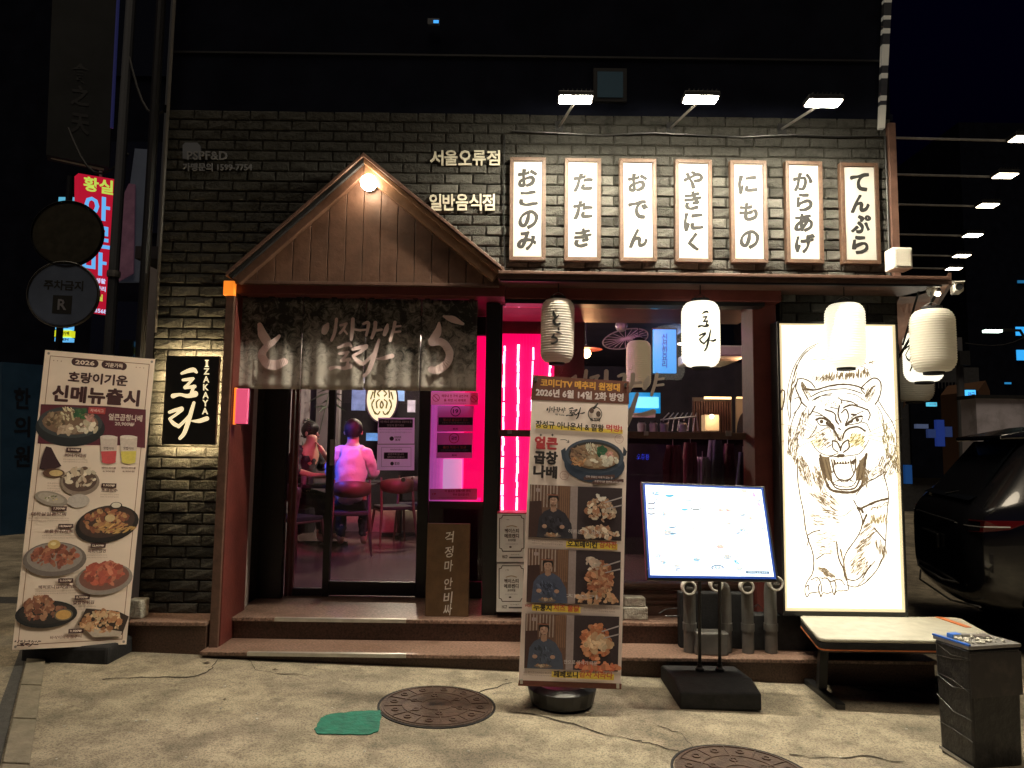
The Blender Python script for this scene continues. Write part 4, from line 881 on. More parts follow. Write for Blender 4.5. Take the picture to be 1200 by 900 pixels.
pr.heavy('호랑이기운', *r5(424,170), 71, 13, BK, .35); pr.heavy('신메뉴출시', *r5(412,268), 104, 20, BK, .7)
pr.poly([r5(90,318),(r5(250,322)),r5(480,330),r5(705,350),r5(700,575),r5(560,560),r5(300,556),r5(70,548)], (.11,.022,.035))
def dish(u, v, rx, ry, rim, inner, cols, n=60, s_=3, pile=0, rot=0, thin=1, ang=None, plate2=None):
    pr.ell(u, v+ry*.12, rx, ry, rim, rot=rot); pr.ell(u, v, rx*.88, ry*.84, inner, rot=rot)
    if plate2: pr.ell(u, v, rx*.8, ry*.74, plate2, rot=rot)
    pr.blobs(u, v - pile*.25, rx*.72, ry*.62, cols, n, s_, pile, thin, ang)
u, v = r5(262,435); pr.ell(u, v+4, 41, 22, (.02,.022,.025)); pr.ell(u, v-2, 38, 18, (.05,.055,.06)); pr.ell(u, v-2, 33, 14, (.2,.12,.08))
pr.blobs(u-18, v-4, 14, 9, [(.22,.14,.09),(.35,.25,.16),(.12,.08,.05)], 40, 3.4); pr.blobs(u-2, v-12, 9, 7, [(.7,.62,.42),(.6,.5,.3)], 30, 2.6, 0, .6, 60); pr.blobs(u+11, v-12, 7, 6, [(.03,.09,.04),(.05,.13,.05)], 24, 3)
pr.blobs(u+23, v-4, 7, 7, [(.5,.22,.18),(.55,.3,.25)], 16, 3); pr.blobs(u+20, v+4, 11, 6, [(.62,.55,.42),(.5,.42,.3),(.68,.6,.5)], 26, 4); pr.blobs(u-3, v+6, 12, 5, [(.4,.28,.2),(.5,.38,.28)], 24, 4); pr.ell(u+1, v+5, 3.6, 2, (.8,.7,.55), 6)
pr.rect(*r5(418,356), 20, 7.5, (.42,.06,.06)); pr.text('저녁시그', *r5(418,356), 16, 4, (.7,.5,.45), .02)
pr.text('얼큰곱창나베', *r5(585,397), 40, 8, (.62,.5,.45), .03); pr.text('20,900₩', *r5(580,436), 23, 5, (.62,.5,.45), .03)
for x, cc, dd in ((487,(.55,.08,.09),'복숭아'),(603,(.66,.55,.12),'레몬')):
    u, v = r5(x,588); pr.poly([r5(x-50,510),r5(x+52,508),r5(x+44,665),r5(x-42,662)], (.60,.50,.44)); pr.poly([r5(x-46,595),r5(x+46,592),r5(x+40,655),r5(x-38,655)], cc); pr.ell(u, v+13, 8.4, 3, cc)
    pr.text('맛집이야', *r5(x,577), 12, 3.4, BK, .02); pr.ell(*r5(x,511), 10, 2.2, (.7,.62,.56))
    pr.text('에이드하이볼', *r5(x,692), 17, 2.6, (.15,.06,.05), .02); pr.text('6,900원', *r5(x,712), 14, 2.4, (.2,.1,.08), .02)
def price(u, v, t='9,900₩'): pr.rect(u, v, 17.5, 5.2, BK); pr.text(t, u, v, 14, 3.2, PAPERC, .02)
def cap(u, v, t, w_): pr.text(t, u, v, w_, 4.2, (.12,.05,.045), .025); pr.tiny(u, v+5, w_*1.15, (.34,.22,.17), 2, 1.6)
price(*r5(282,587), '8,900₩'); cap(*r5(292,618), '버터가리비', 25); price(*r5(488,795), '9,900₩'); cap(*r5(492,823), '초코빙수', 19)
pr.tiny(*r5(165,782), 15, (.34,.22,.17), 4, 1.8)
pr.poly([r5(120,565),r5(150,572),r5(185,640),r5(210,680),r5(150,705),r5(80,698),r5(95,630)], (.045,.02,.025)); pr.ell(*r5(165,722), 13, 5.4, (.12,.06,.04)); pr.ell(*r5(178,722), 8, 3.6, (.62,.45,.22))
pr.ell(*r5(318,775), 23, 16, (.26,.2,.16)); pr.ell(*r5(318,765), 20, 13, (.1,.06,.05)); pr.blobs(*r5(318,745), 18, 12, [(.62,.52,.4),(.5,.38,.28),(.12,.07,.05),(.7,.6,.48)], 50, 4, 6)
pr.ell(*r5(150,872), 20, 8, (.32,.27,.23), rot=12); pr.ell(*r5(150,868), 16, 5.4, (.45,.38,.32), rot=12); pr.blobs(*r5(150,868), 8, 3, [(.2,.2,.1),(.5,.4,.2),(.6,.55,.5)], 16, 1.6); pr.ell(*r5(310,885), 13, 8, (.5,.44,.4))
price(*s5(272,80), '7,900₩'); cap(*s5(210,112), '대하살얼음모찌', 41); price(*s5(310,183), '18,900₩'); cap(*s5(270,213), '로울튀김세트', 34)
dish(*s5(552,158), 37, 22, (.02,.016,.016), (.06,.035,.03), [(.3,.11,.06),(.42,.2,.1),(.22,.08,.05),(.5,.3,.14)], 110, 3.6, 3, rot=-10); pr.blobs(*s5(610,195), 20, 6, [(.58,.36,.14),(.5,.28,.1)], 34, 4, 0, .35, -20)
pr.ell(*s5(606,62), 7, 4.2, (.03,.02,.02)); pr.ell(*s5(606,60), 5.6, 3.2, (.68,.6,.5)); pr.ell(*s5(570,136), 6, 4.4, (.6,.46,.26))
dish(*s5(245,365), 37, 20, (.17,.14,.13), (.30,.26,.24), [(.36,.12,.08),(.28,.09,.06),(.45,.2,.12),(.2,.07,.05)], 130, 3.6, 7); pr.ell(*s5(242,290), 7.4, 5.2, (.62,.42,.16)); pr.ell(*s5(238,286), 3.4, 2, (.8,.65,.35))
price(*s5(500,297), '12,900₩'); cap(*s5(492,328), '육회비빔면', 21)
dish(*s5(535,480), 33, 19, (.28,.24,.22), (.20,.09,.07), [(.5,.12,.08),(.42,.1,.07),(.55,.2,.13),(.34,.08,.06)], 110, 4.6, 14, rot=-4)
price(*s5(310,502), '9,900₩'); cap(*s5(262,538), '페퍼로니감자샐러드', 45); price(*s5(407,600), '8,900₩'); cap(*s5(415,630), '닭껍질튀김', 24)
dish(*s5(195,690), 36, 16, (.02,.02,.022), (.035,.03,.03), [(.3,.14,.09),(.24,.1,.07)], 30, 3); pr.blobs(*s5(150,660), 17, 13, [(.34,.15,.09),(.45,.24,.15),(.22,.09,.06)], 90, 3.6, 9); pr.ell(*s5(297,702), 11, 7, (.16,.13,.1)); pr.ell(*s5(297,702), 9, 5.6, (.62,.36,.12))
pr.poly([s5(430,665),s5(615,680),s5(680,712),s5(640,820),s5(470,825),s5(380,760)], (.04,.025,.02)); pr.poly([s5(400,765),s5(640,800),s5(632,828),s5(470,832)], (.5,.42,.35)); pr.blobs(*s5(520,740), 24, 13, [(.52,.26,.13),(.6,.38,.22),(.4,.18,.09),(.66,.48,.3)], 120, 3.4, 8)
price(*s5(370,797), '9,900₩'); pr.text('바삭이의항정구이', *s5(310,832), 36, 4, (.2,.09,.07), .02); pr.strokes(fit(NLOGO, (16,750,48,758), NLBOX), BK)
for k in range(4): pr.ell(*[(57,414),(178,424),(145,752),(18,758)][k], 1.6, 1.6, (.25,.22,.2), 10)
pr.build('printed_menu', M['print'], T)

# ================================================================== centre banner
q = [(624.5,439.5),(737,447),(727.5,807),(607.5,801)]
pl = Plane(P(*q[0],4.42), P(*q[1],4.44), P(*q[3],4.16))
p = pl.at(662,820); T = thing('event_banner', 'narrow pale pink banner with brown header stuck in a black water base before the steps', 'banner', (p.x, p.y, gz(p.x)))
mb = MB(); sheetbox(mb, pl, q, .004); PC = (.88,.74,.68); mb.build('banner_sheet', mat('banner_vinyl_pink', PC, .5, var=.06, scale=4), T)
p = pl.at(661,812); cx, cy, g0 = p.x, 4.33, gz(p.x)
MB().lathe([(.13,g0),(.185,g0+.015),(.205,g0+.10),(.16,g0+.125),(.04,g0+.135)], (cx, cy, 0), 24).build('water_base', M['black'], T, bevel=.004)
tp = pl.at(680,446,-.012); MB().tube([(cx,cy+.06,g0+.12),(cx+.02,cy+.06,g0+.5), tp], .009, 8).build('pole', M['black'], T)
for a_, b_2 in (((626,441),(735.5,448)),((609,800),(726,806))):
    MB().tube([pl.at(*a_, lift=-.008), pl.at(*b_2, lift=-.008)], .006, 6).build('cross_bar', M['alu'], T)
for s in ((628,444),(733,451),(611,798),(724,803.5)): MB().box(-.008,.008,-.006,.004,-.014,.01).build('corner_clip', M['alu'], T, local=True).location = pl.at(*s, lift=.004) - T.location
pr = Print(pl, q); BR = (.14,.045,.03); OR = (.72,.36,.06); WH = (.72,.62,.62); D2 = (.03,.022,.022); RD = (.55,.06,.06); YL = (.75,.55,.08)
f4 = lambda x, y: (600+x/4.287, 430+y/4.287); g4 = lambda x, y: (600+x/4.5, 620+y/4.5)
pr.poly([q[0],q[1],f4(588,186),f4(95,165)], BR); pr.poly([g4(36,797),g4(578,815),g4(576,845),g4(32,826)], BR)
pr.heavy('코미디TV 메추리 원정대', *f4(343,91), 96, 9.4, OR, .3); pr.heavy('2026년 6월 14일 2화 방영', *f4(340,140), 106, 9.8, WH, .3)
pr.strokes([([(x, y) for x, y in p_], w_) for p_, w_ in fit(IJA, (640,476,663,484), (376,372,470,402))], D2); pr.strokes(fit(TO, (663.5,477.5,672,488), TOBOX), D2); pr.strokes(fit(RA, (671.5,477.5,685,491.5), RABOX), D2)
pr.text('에 Tora', *f4(240,240), 11, 2.2, D2, .02); u, v = f4(417,232); pr.ring(u, v+1, 8.6, 1, D2); pr.ell(u-4, v-3, 3, 3.4, (.12,.07,.06), 8); pr.ell(u+4, v+1, 3, 3.6, (.1,.06,.05), 8); pr.stroke([(u-1,v-6),(u+3,v-11)], [3,1.6], D2); pr.text('원정대', u, v+7.6, 12, 4, D2, .04)
pr.rect(*f4(338,312), 104, 4.6, YL); pr.text('장성규 아나운서 & 말왕', *f4(290,297), 82, 8.6, D2, .05); pr.text('먹방!', *f4(513,308), 19, 8.2, RD, .05)
pr.heavy('얼큰', *f4(172,382), 28, 15, (.5,.05,.06), .6); pr.heavy('곱창', *f4(170,456), 28.5, 16, D2, .6); pr.heavy('나베', *f4(167,527), 28.5, 15, D2, .6)
for x in (145,203): u, v = f4(x,342); pr.poly([(u,v-1.8),(u+.7,v-.6),(u+1.8,v),(u+.7,v+.6),(u,v+1.8),(u-.7,v+.6),(u-1.8,v),(u-.7,v-.6)], D2)
pr.stroke([f4(244,366),f4(268,366),f4(285,378)], .7, D2); pr.stroke([f4(276,380),f4(286,379),f4(284,368)], .7, D2); pr.ring(*f4(262,545), 5.2, .5, (.45,.2,.16)); pr.tiny(*f4(262,540), 6, (.45,.2,.16), 2, 1.8); pr.ring(*f4(538,362), 5.2, .5, (.5,.32,.28)); pr.tiny(*f4(538,358), 6, (.5,.32,.28), 2, 1.8)
u, v = f4(410,455); pr.poly([f4(246,420),f4(268,405),f4(275,450),f4(262,478),f4(252,460)], (.04,.055,.085)); pr.poly([f4(560,400),f4(578,425),f4(572,445),f4(556,450)], (.035,.045,.07))
pr.ell(u+1, v+8, 36, 21.5, (.035,.05,.085)); pr.ell(u+1, v-1.5, 35, 20, (.06,.08,.12)); pr.ell(u+1, v-2, 31, 16.5, (.035,.03,.03)); pr.ell(u+1, v-1, 29, 14.8, (.36,.22,.14))
pr.blobs(u-14, v-4, 13, 9, [(.26,.16,.1),(.42,.3,.2),(.18,.1,.07)], 56, 3.2, 0, .7, 20); pr.blobs(u-2, v-10, 8, 6, [(.72,.68,.55),(.62,.55,.42)], 36, 2.6, 0, .5, 70); pr.blobs(u+9, v-7, 6, 5, [(.03,.10,.05),(.05,.14,.07)], 26, 3)
pr.blobs(u+19, v-2, 6, 7, [(.6,.3,.26),(.66,.38,.33)], 18, 2.6); pr.blobs(u+17, v+4, 12, 6, [(.72,.68,.58),(.6,.55,.46)], 34, 3.4); pr.blobs(u-1, v+5, 11, 6, [(.38,.27,.18),(.5,.38,.27)], 32, 3.2); pr.ell(u-1, v+3, 4, 2, (.85,.78,.66), 6); pr.ell(u+3, v+5, 3, 1.6, (.85,.78,.66), 6); pr.blobs(u-18, v+5, 10, 5, [(.5,.22,.1),(.6,.35,.18)], 30, 2.4, 0, .5)
pr.poly([f4(360,552),f4(516,541),f4(517,557),f4(362,568)], (.10,.05,.045)); pr.text('진짜 맛집인 이유가 있는 곳', *f4(438,554), 32, 2.6, WH, .01); pr.poly([f4(404,574),f4(560,563),f4(561,579),f4(405,590)], (.10,.05,.045)); pr.text('호랑이기운 얼큰한 곱창나베', *f4(482,577), 32, 2.6, WH, .01)
def still(fn, quad, mid, pose, foods, capt):
    a, b, c_, d_ = quad
    mix = lambda p_, q_, t: (p_[0]+(q_[0]-p_[0])*t, p_[1]+(q_[1]-p_[1])*t)
    def at(s_, t): return mix(mix(a, b, s_), mix(d_, c_, s_), t)
    pr.poly(quad, (.16,.085,.06))
    for k in range(9): pr.poly([at(.01+k*.035,.0),at(.022+k*.035,.0),at(.022+k*.035,.42),at(.01+k*.035,.42)], (.42,.33,.3))
    for k in range(6): pr.poly([at(.33+k*.022,.0),at(.342+k*.022,.0),at(.342+k*.022,.6),at(.33+k*.022,.6)], (.26,.14,.09))
    pr.poly([at(.44,0),at(.52,0),at(.52,1),at(.44,1)], (.34,.27,.27)); pr.poly([at(.0,.32),at(.13,.30),at(.16,1),at(0,1)], (.06,.03,.028))
    pr.poly([at(.52,0),at(1,0),at(1,1),at(.52,1)], (.045,.03,.035))
    hx, hy, cl = pose; S_ = lambda *p_: [at(*k) for k in p_]
    pr.poly(S_((hx-.17,1),(hx-.15,.62),(hx-.10,.5),(hx-.04,.45),(hx+.06,.45),(hx+.13,.52),(hx+.2,.72),(hx+.22,1)), cl); pr.poly(S_((hx-.025,.38),(hx+.03,.38),(hx+.035,.48),(hx,.51),(hx-.03,.48)), (.40,.24,.18))
    uu, vv = at(hx+.0, .74); pr.blobs(uu, vv, 12, 9, [cl, tuple(x*1.6 for x in cl), tuple(x*.5 for x in cl)], 60, 3.2, 0, .6, 60)
    u, v = at(hx, hy); pr.ell(u, v-1.6, 6.2, 6.2, (.02,.015,.015)); pr.ell(u, v+.6, 4.6, 5.2, (.5,.31,.24)); pr.blobs(u, v+.6, 3.4, 4.2, [(.5,.31,.24),(.42,.25,.19),(.56,.36,.28)], 16, 1.7)
    pr.poly([(u-5,v+.5),(u-5,v-4),(u-2.6,v-6.6),(u+2.6,v-6.8),(u+5.2,v-4),(u+5,v+.5),(u+4,v-2.6),(u,v-3.4),(u-4,v-2.4)], (.02,.015,.015)); pr.rect(u-1, v-6.2, 13, 1.5, (.3,.12,.08))
    for k in (-1.7, 1.7): pr.ell(u+k, v-.4, .7, .4, (.05,.03,.03), 6)
    pr.ell(u, v+2.8, 1.0, .35, (.32,.15,.12), 8)
    for sx_ in (-.09, .1): uu, vv = at(hx+sx_, .78); pr.ell(uu, vv, 3, 2.4, (.46,.28,.21), 9)
    uu, vv = at(hx, .95); pr.ell(uu, vv, 10, 2.4, (.2,.15,.13)); pr.blobs(uu, vv-1, 7, 1.8, [(.42,.22,.12),(.5,.4,.3)], 14, 1.8)
    for (s_, t_, rx, ry, cols, nn, sz, pile) in foods: uu, vv = at(s_, t_); pr.blobs(uu, vv, rx, ry, cols, nn, sz, pile)
    pr.stroke([at(.82,.28),at(1,.17)], [1.2,1.6], (.5,.45,.47)); pr.stroke([at(.84,.40),at(1,.32)], [1.2,1.6], (.45,.4,.42)); 
    uu, vv = at(.6,.86); pr.text(capt, uu, vv, 38, 5, (.62,.56,.56), .01); pr.rect(*at(.09,.1), 5, 4, (.4,.3,.3))
A1 = [(.62,.42,.3),(.7,.55,.42),(.5,.28,.18),(.76,.64,.52),(.42,.2,.12)]; A2 = [(.45,.18,.10),(.56,.28,.17),(.34,.12,.07),(.62,.38,.24)]
still(None, [f4(90,590),f4(554,610),f4(549,874),f4(82,855)], 0, (.26,.28,(.035,.032,.045)), [(.76,.86,22,7,A1,90,3.4,0),(.77,.42,17,13,A1,120,3.2,8),(.76,.20,6,3,[(.72,.66,.6)],14,2.6,0)], '하트는 더 가자')
still(None, [g4(84,100),g4(574,120),g4(569,403),g4(76,385)], 0, (.22,.30,(.075,.09,.15)), [(.76,.88,23,7,[(.56,.3,.18),(.62,.4,.25)],60,3.6,0),(.78,.52,15,20,A2,150,3.6,4),(.70,.26,8,8,[(.72,.6,.52),(.66,.5,.42)],30,3.4,0)], '치즈가')
still(None, [g4(72,445),g4(566,462),g4(558,752),g4(64,733)], 0, (.2,.28,(.07,.085,.13)), [(.78,.92,24,5,[(.55,.14,.08),(.62,.24,.13)],60,4,0),(.76,.48,17,20,[(.62,.24,.12),(.55,.18,.09),(.68,.32,.18)],120,4,4),(.78,.5,15,9,[(.72,.48,.3),(.66,.4,.24),(.76,.56,.38)],50,4.6,0)], '안으로 아삭기 때문')
def foot(fn, x0, y0, t1, w1, t2, w2, xs, ys, front=None):
    u, v = fn(x0, y0); pr.rect(u+(w1+w2)/2+1, v+1.6, w1+w2+5, 7, YL if t1 else YL); pr.heavy(t1, u+w1/2, v, w1, 8, D2, .25); pr.text(t2, u+w1+2.5+w2/2, v+.6, w2, 7.8, (.5,.10,.05), .045); pr.tiny(*fn(xs, ys), 36, (.35,.22,.2), 2, 1.9)
foot(g4, 292, 80, '오꼬베이컨', 35, '감자전', 20, 185, 64); foot(g4, 114, 414, '누룽지', 21, '치즈 불닭', 30, 460, 418); foot(g4, 220, 766, '페페로니', 28, '감자 사라다', 38, 145, 757); pr.text('HOT', *g4(88,404), 8, 3.4, (.5,.1,.08), .02)
pr.build('printed_event', M['print'], T)

# ================================================================== glowing menu screen on a stand
q = [(756,568),(892,573.5),(907,676),(762,674)]
pl = Plane(P(*q[0],4.62), P(*q[1],4.60), P(*q[3],4.36)); qo = [(751,564.5),(896,570),(912.5,681),(758,679.5)]
p = P(845,827,4.30); T = thing('menu_light_stand', 'glowing blue white menu screen tilted on two black poles with heavy black base', 'menu stand', (p.x, 4.5, gz(1.2)))
mb = MB(); sheetbox(mb, pl, qo, .03); mb.build('screen_casing', M['black'], T, bevel=.003)
qi = [pl.at(*s, lift=.004) for s in q]; MB().slab(qi, pl.n*-.003).build('lit_panel', mat('screen_panel', (.8,.85,.9), .4, emit=(.74,.87,1), estr=1.08), T)
M['bez'] = mat('blue_bezel', (.02,.05,.25), .3, emit=(.05,.16,.8), estr=.28)
for a_, b_2, c_, d_ in ((0,1,1,0),(1,2,2,1),(2,3,3,2),(3,0,0,3)):
    i, j = a_, b_2; MB().slab([pl.at(*q[i], lift=.0055), pl.at(*q[j], lift=.0055), pl.at(q[j][0]*.5+qo[j][0]*.5, q[j][1]*.5+qo[j][1]*.5, lift=.0055), pl.at(q[i][0]*.5+qo[i][0]*.5, q[i][1]*.5+qo[i][1]*.5, lift=.0055)], pl.n*-.003).build('bezel_strip', M['bez'], T)
pr = Print(pl, q, lift=.0062); k6 = lambda x, y: (740+x/6.667, 555+y/6.667); GR = (.38,.42,.5); BL = (.10,.42,.62)
def bowl(x, y, r, c1=BL):
    r *= 1.3; c1 = tuple(x*.7 for x in c1)
    u, v = k6(x, y); pr.put([(u+r*math.cos(g)/6.667, v+r*.5*math.sin(g)/6.667) for g in [math.pi*i/10 for i in range(11)]], [tuple(range(11))], c1)
def arc(x, y, r, a0, a1, c1=GR, w_=.5, sq=.4):
    w_ *= 1.9; c1 = tuple(x*.55 for x in c1)
    pr.stroke([(k6(x,y)[0]+r*math.cos(R(a))/6.667, k6(x,y)[1]+r*sq*math.sin(R(a))/6.667) for a in range(a0, a1+1, 15)], w_, c1)
bowl(297,165,28); arc(292,140,44,180,350); bowl(415,275,22); arc(440,232,60,190,330); arc(505,265,40,20,200,(.3,.3,.3),.7)
for y in (225,265,305): arc(155,y,26,10,170,(.3,.32,.4),.9)
for x, y in ((318,412),(320,462)): bowl(x,y,24,(.12,.33,.52)); arc(x,y-4,30,10,170,(.3,.4,.5),.6)
pr.poly([k6(950,140),k6(960,150),k6(975,182),k6(945,180)], (.45,.25,.55)); pr.blobs(*k6(988,242), 4, 2, [(.6,.4,.75),(.75,.55,.85)], 10, 1.6); pr.blobs(*k6(700,328), 5, 2, [(.25,.3,.38),(.5,.5,.55)], 10, 1.3); pr.blobs(*k6(828,690), 3.4, 2, [(.15,.4,.6)], 8, 1.4); pr.blobs(*k6(805,620), 5, 3, [(.35,.4,.45),(.6,.62,.66)], 12, 1.1)
arc(800,635,40,0,170); arc(185,600,40,150,360,(.5,.4,.6)); arc(672,735,45,150,380,(.2,.3,.45),.8); arc(372,752,26,0,300,(.3,.3,.35)); arc(325,560,25,180,350,(.8,.5,.7)); arc(870,290,55,130,210)
for _ in range(34):
    x, y = rnd.uniform(150,1040), rnd.uniform(130,740); c_ = rnd.choice([(.25,.38,.52),(.34,.4,.46),(.5,.34,.34),(.2,.36,.5)]); u, v = k6(x, y); rr_ = rnd.uniform(2.4,5)
    pr.ell(u, v, rr_, rr_*.5, c_, 16); pr.blobs(u, v-.3, rr_*.7, rr_*.3, [(.7,.6,.5),(.8,.78,.74),(.55,.42,.36)], 7, .9)
for _ in range(46):
    x, y = rnd.uniform(140,1060), rnd.uniform(120,750); pr.tiny(*k6(x,y), rnd.uniform(3,8), rnd.choice([(.2,.24,.3),(.3,.34,.4),(.55,.25,.3)]), rnd.choice((1,1,2)), 1.5)
for k in range(7): pr.ell(*k6(155,410+k*14), .5,.5,(.8,.35,.35),6)
pr.text('토라', *k6(140,120), 9, 3.4, (.3,.35,.5), .02); pr.rect(*k6(985,772), 27, 3.2, (.06,.12,.22)); pr.text('이자카야 토라 오류점', *k6(985,772), 22, 2, (.6,.75,.9), .02)
pr.build('printed_menu', M['screenprint'], T)
gx = gz(1.2)
bL, bR, yF, yB = X(797,826,4.32), X(893,827,4.32), 4.32, 4.87
MB().add([(bL,yF,gx),(bR,yF,gx),(bR,yB,gx),(bL,yB,gx),(bL,yF,gx+.10),(bR,yF,gx+.10),(bR,yF+.17,gx+.135),(bL,yF+.17,gx+.135),(bR,yB-.06,gx+.11),(bL,yB-.06,gx+.11),(bR,yB,gx+.09),(bL,yB,gx+.09)],
  [(0,3,2,1),(0,1,5,4),(4,5,6,7),(7,6,8,9),(9,8,10,11),(11,10,2,3),(1,2,10,8,6,5),(0,4,7,9,11,3)]).build('heavy_base', M['blackmatte'], T, bevel=.012)
for u in (820,843.5):
    a = P(u, 782, 4.66); MB().tube([(a.x,4.66,gx+.115),(a.x,4.64,1.0 if False else pl.at(u,676,-.04).z), pl.at(u, 640, -.04)], .011, 8).build('pole', M['black'], T)
    MB().lathe([(.028,gx+.115),(.028,gx+.14),(.018,gx+.15),(.016,gx+.17)], (a.x,4.66,0), 12).build('pole_socket', M['black'], T)

# ================================================================== bench
gb_ = gz(2.4); zt2 = .365; x0, x1, y0, y1 = X(960,750,4.42)+.0, X(1124,723,5.04)-.127, 4.42, 5.04
T = thing('padded_bench', 'low bench with pale grey padded top, orange piping and black legs, before the light box', 'bench', ((x0+x1)/2, 4.7, gb_))
SH = .205
def rr(x0, x1, y0, y1, r, z):
    o_ = []
    for cx_, cy_, a0 in ((x1-r,y0+r,-90),(x1-r,y1-r,0),(x0+r,y1-r,90),(x0+r,y0+r,180)):
        for k in range(5): g = R(a0+k*22.5); o_.append((cx_+r*math.cos(g)+(cy_+r*math.sin(g)-4.42)*SH, cy_+r*math.sin(g), z))
    return o_
MB().slab(rr(x0,x1,y0,y1,.06,zt2-.022), (0,0,.022)).build('seat_pad', M['cushion'], T, bevel=.007); MB().slab(rr(x0+.0,x1-.0,y0+.0,y1-.0,.06,zt2-.062), (0,0,.0385)).build('seat_side', M['blackmatte'], T, bevel=.003)
MB().slab(rr(x0-.002,x1+.002,y0-.002,y1+.002,.06,zt2-.070), (0,0,.007)).build('piping', M['orange'], T); MB().slab(rr(x0+.02,x1-.02,y0+.02,y1-.02,.05,zt2-.085), (0,0,.0145)).build('under_board', M['black'], T)
for xx, s_ in ((x0+.13, -1), (x1-.13, 1)):
    o = MB().slab([(xx,4.70,zt2-.086),(xx+.055,4.70,zt2-.086),(xx+.055+s_*.03,4.68,gb_+.05),(xx+s_*.03,4.68,gb_+.05)], (0,.045,0)).build('leg', M['black'], T, bevel=.003)
    MB().box(xx-.005+s_*.03, xx+.055+s_*.03, 4.43, 5.0, gb_+.0, gb_+.048).build('foot_bar', M['black'], o, bevel=.008)
MB().slab([(x1-.05,5.02,zt2+.002),(x1-.01,5.02,zt2+.002),(x1+.02,4.74,zt2+.002),(x1-.02,4.74,zt2+.002)], (0,0,.004)).build('orange_strap', M['orange'], T)

# ================================================================== bin
N_, L_, R_ = Vector((2.315,3.66,0)), Vector((2.262,3.87,0)), Vector((2.62,3.73,0)); F_ = L_ + (R_-N_)
g0 = gz(2.45) - .005; T = thing('waste_bin', 'black square waste bin with dusty film cover and cluttered glass top at the frame edge', 'bin', ((N_+F_)/2).to_tuple())
zt3 = .545; ctr = (N_+F_)/2
def ringz(s_, z): return [Vector((ctr.x+(c_.x-ctr.x)*s_, ctr.y+(c_.y-ctr.y)*s_, z)) for c_ in (N_, R_, F_, L_)]
mb = MB(); rows = [(.93,g0),(.94,g0+.02),(.97,.25),(.985,zt3-.06),(1.0,zt3-.03)]; vs = []
for s_, z in rows: vs += ringz(s_, z)
fs = [(i*4+k, i*4+(k+1) % 4, (i+1)*4+(k+1) % 4, (i+1)*4+k) for i in range(4) for k in range(4)] + [(3,2,1,0),(16,17,18,19)]
M['film'] = mat('black_film_cover', (.012,.012,.014), .28, var=.3, scale=9, bump=.5, bscale=11, dirt=(.10,.09,.072), dscale=4.5, dlo=.55, dhi=.95)
mb.add(vs, fs).build('bin_body', M['film'], T, bevel=.012)
for z0_, z1_, s_ in ((.28,zt3-.05,1.004),):     # label panel on the near face with a faint emblem
    a, b, c_, d_ = [Vector((ctr.x+(k.x-ctr.x)*s_, ctr.y+(k.y-ctr.y)*s_, z)) for k, z in ((N_,z0_),(R_,z0_),(R_,z1_),(N_,z1_))]
    nn = (b-a).cross(d_-a).normalized(); nn = -nn if nn.y > 0 else nn; MB().slab([a, b, c_, d_], nn*.003).build('front_label', mat('dark_label', (.022,.019,.022), .35, dirt=(.06,.05,.045), dscale=8), T)
rim = ringz(1.03, zt3-.03); MB().slab(rim, (0,0,.018)).build('lid', M['steel'], T, bevel=.003)
MB().slab([rim[3]+Vector((-.003,0,.019)), rim[0]+Vector((-.003,0,.019)), rim[0]+Vector((.012,.004,.019)), rim[3]+Vector((.012,.004,.019))], (0,0,.008)).build('blue_edge_tape', mat('blue_tape', (.03,.14,.62), .3), T)
MB().slab([L_*.97+ctr*.03+Vector((-.001,-.0,g0+.03)), N_*.97+ctr*.03+Vector((-.004,-.004,g0+.005)), N_*.97+ctr*.03+Vector((-.004,-.004,g0+.02)), L_*.97+ctr*.03+Vector((-.001,0,g0+.045))], (-.002,-.001,0)).build('foot_tape', M['steel'], T)
for z, a_, b_1 in ((.47,.03,.0),(.445,-.01,.02),(.33,.015,-.03),(.31,.03,.01),(.19,.045,-.02),(.08,.02,-.01)): MB().tube([L_*.985+ctr*.015+Vector((-.001,0,z+a_)), (L_+N_)/2*.99+ctr*.01+Vector((-.004,-.001,z+rnd.uniform(-.01,.01))), N_*.985+ctr*.015+Vector((-.002,-.002,z+b_1))], [.001,.0028,.0012], 5).build('film_fold', M['film'], T)
mb = MB()
for _ in range(55):
    s_, t_ = rnd.uniform(.12,.86), rnd.uniform(.12,.85); p = N_ + (R_-N_)*s_ + (L_-N_)*t_; r = rnd.uniform(.006,.013); mb.ball((p.x,p.y,zt3-.010+r*.5), r, r*rnd.uniform(.7,1.3), r*.6, 6, 4)
mb.build('clear_beads', mat('clear_beads', (.5,.48,.42), .12, spec=.9), T, kind='stuff')
def onlid(s_, t_): return N_ + (R_-N_)*s_ + (L_-N_)*t_
for (s_, t_, w_, d_, h_, m_, nm) in ((.22,.72,.06,.04,.022,mat('blue_pack', (.04,.16,.6), .3),'blue_packet'),(.38,.68,.05,.035,.02,M['steel'],'foil_pack'),(.66,.58,.075,.045,.014,mat('grey_case', (.14,.12,.11), .4),'grey_case')):
    p = onlid(s_, t_); o = thing(nm, {'blue_packet':'small blue packet lying on the back corner of the bin lid','foil_pack':'small silver foil pack beside the blue packet on the bin lid','grey_case':'flat dark grey case lying on the bin lid'}[nm], 'packet', (p.x, p.y, zt3-.011), R(rnd.uniform(5,25)))
    MB().box(-w_/2, w_/2, -d_/2, d_/2, 0, h_).build('pack_body', m_, o, local=True, bevel=.003); MB().box(-w_/2+.004, w_/2-.004, -d_/2-.0015, -d_/2-.0005, .003, h_-.003).build('side_band', M['paleplastic'], o, local=True)

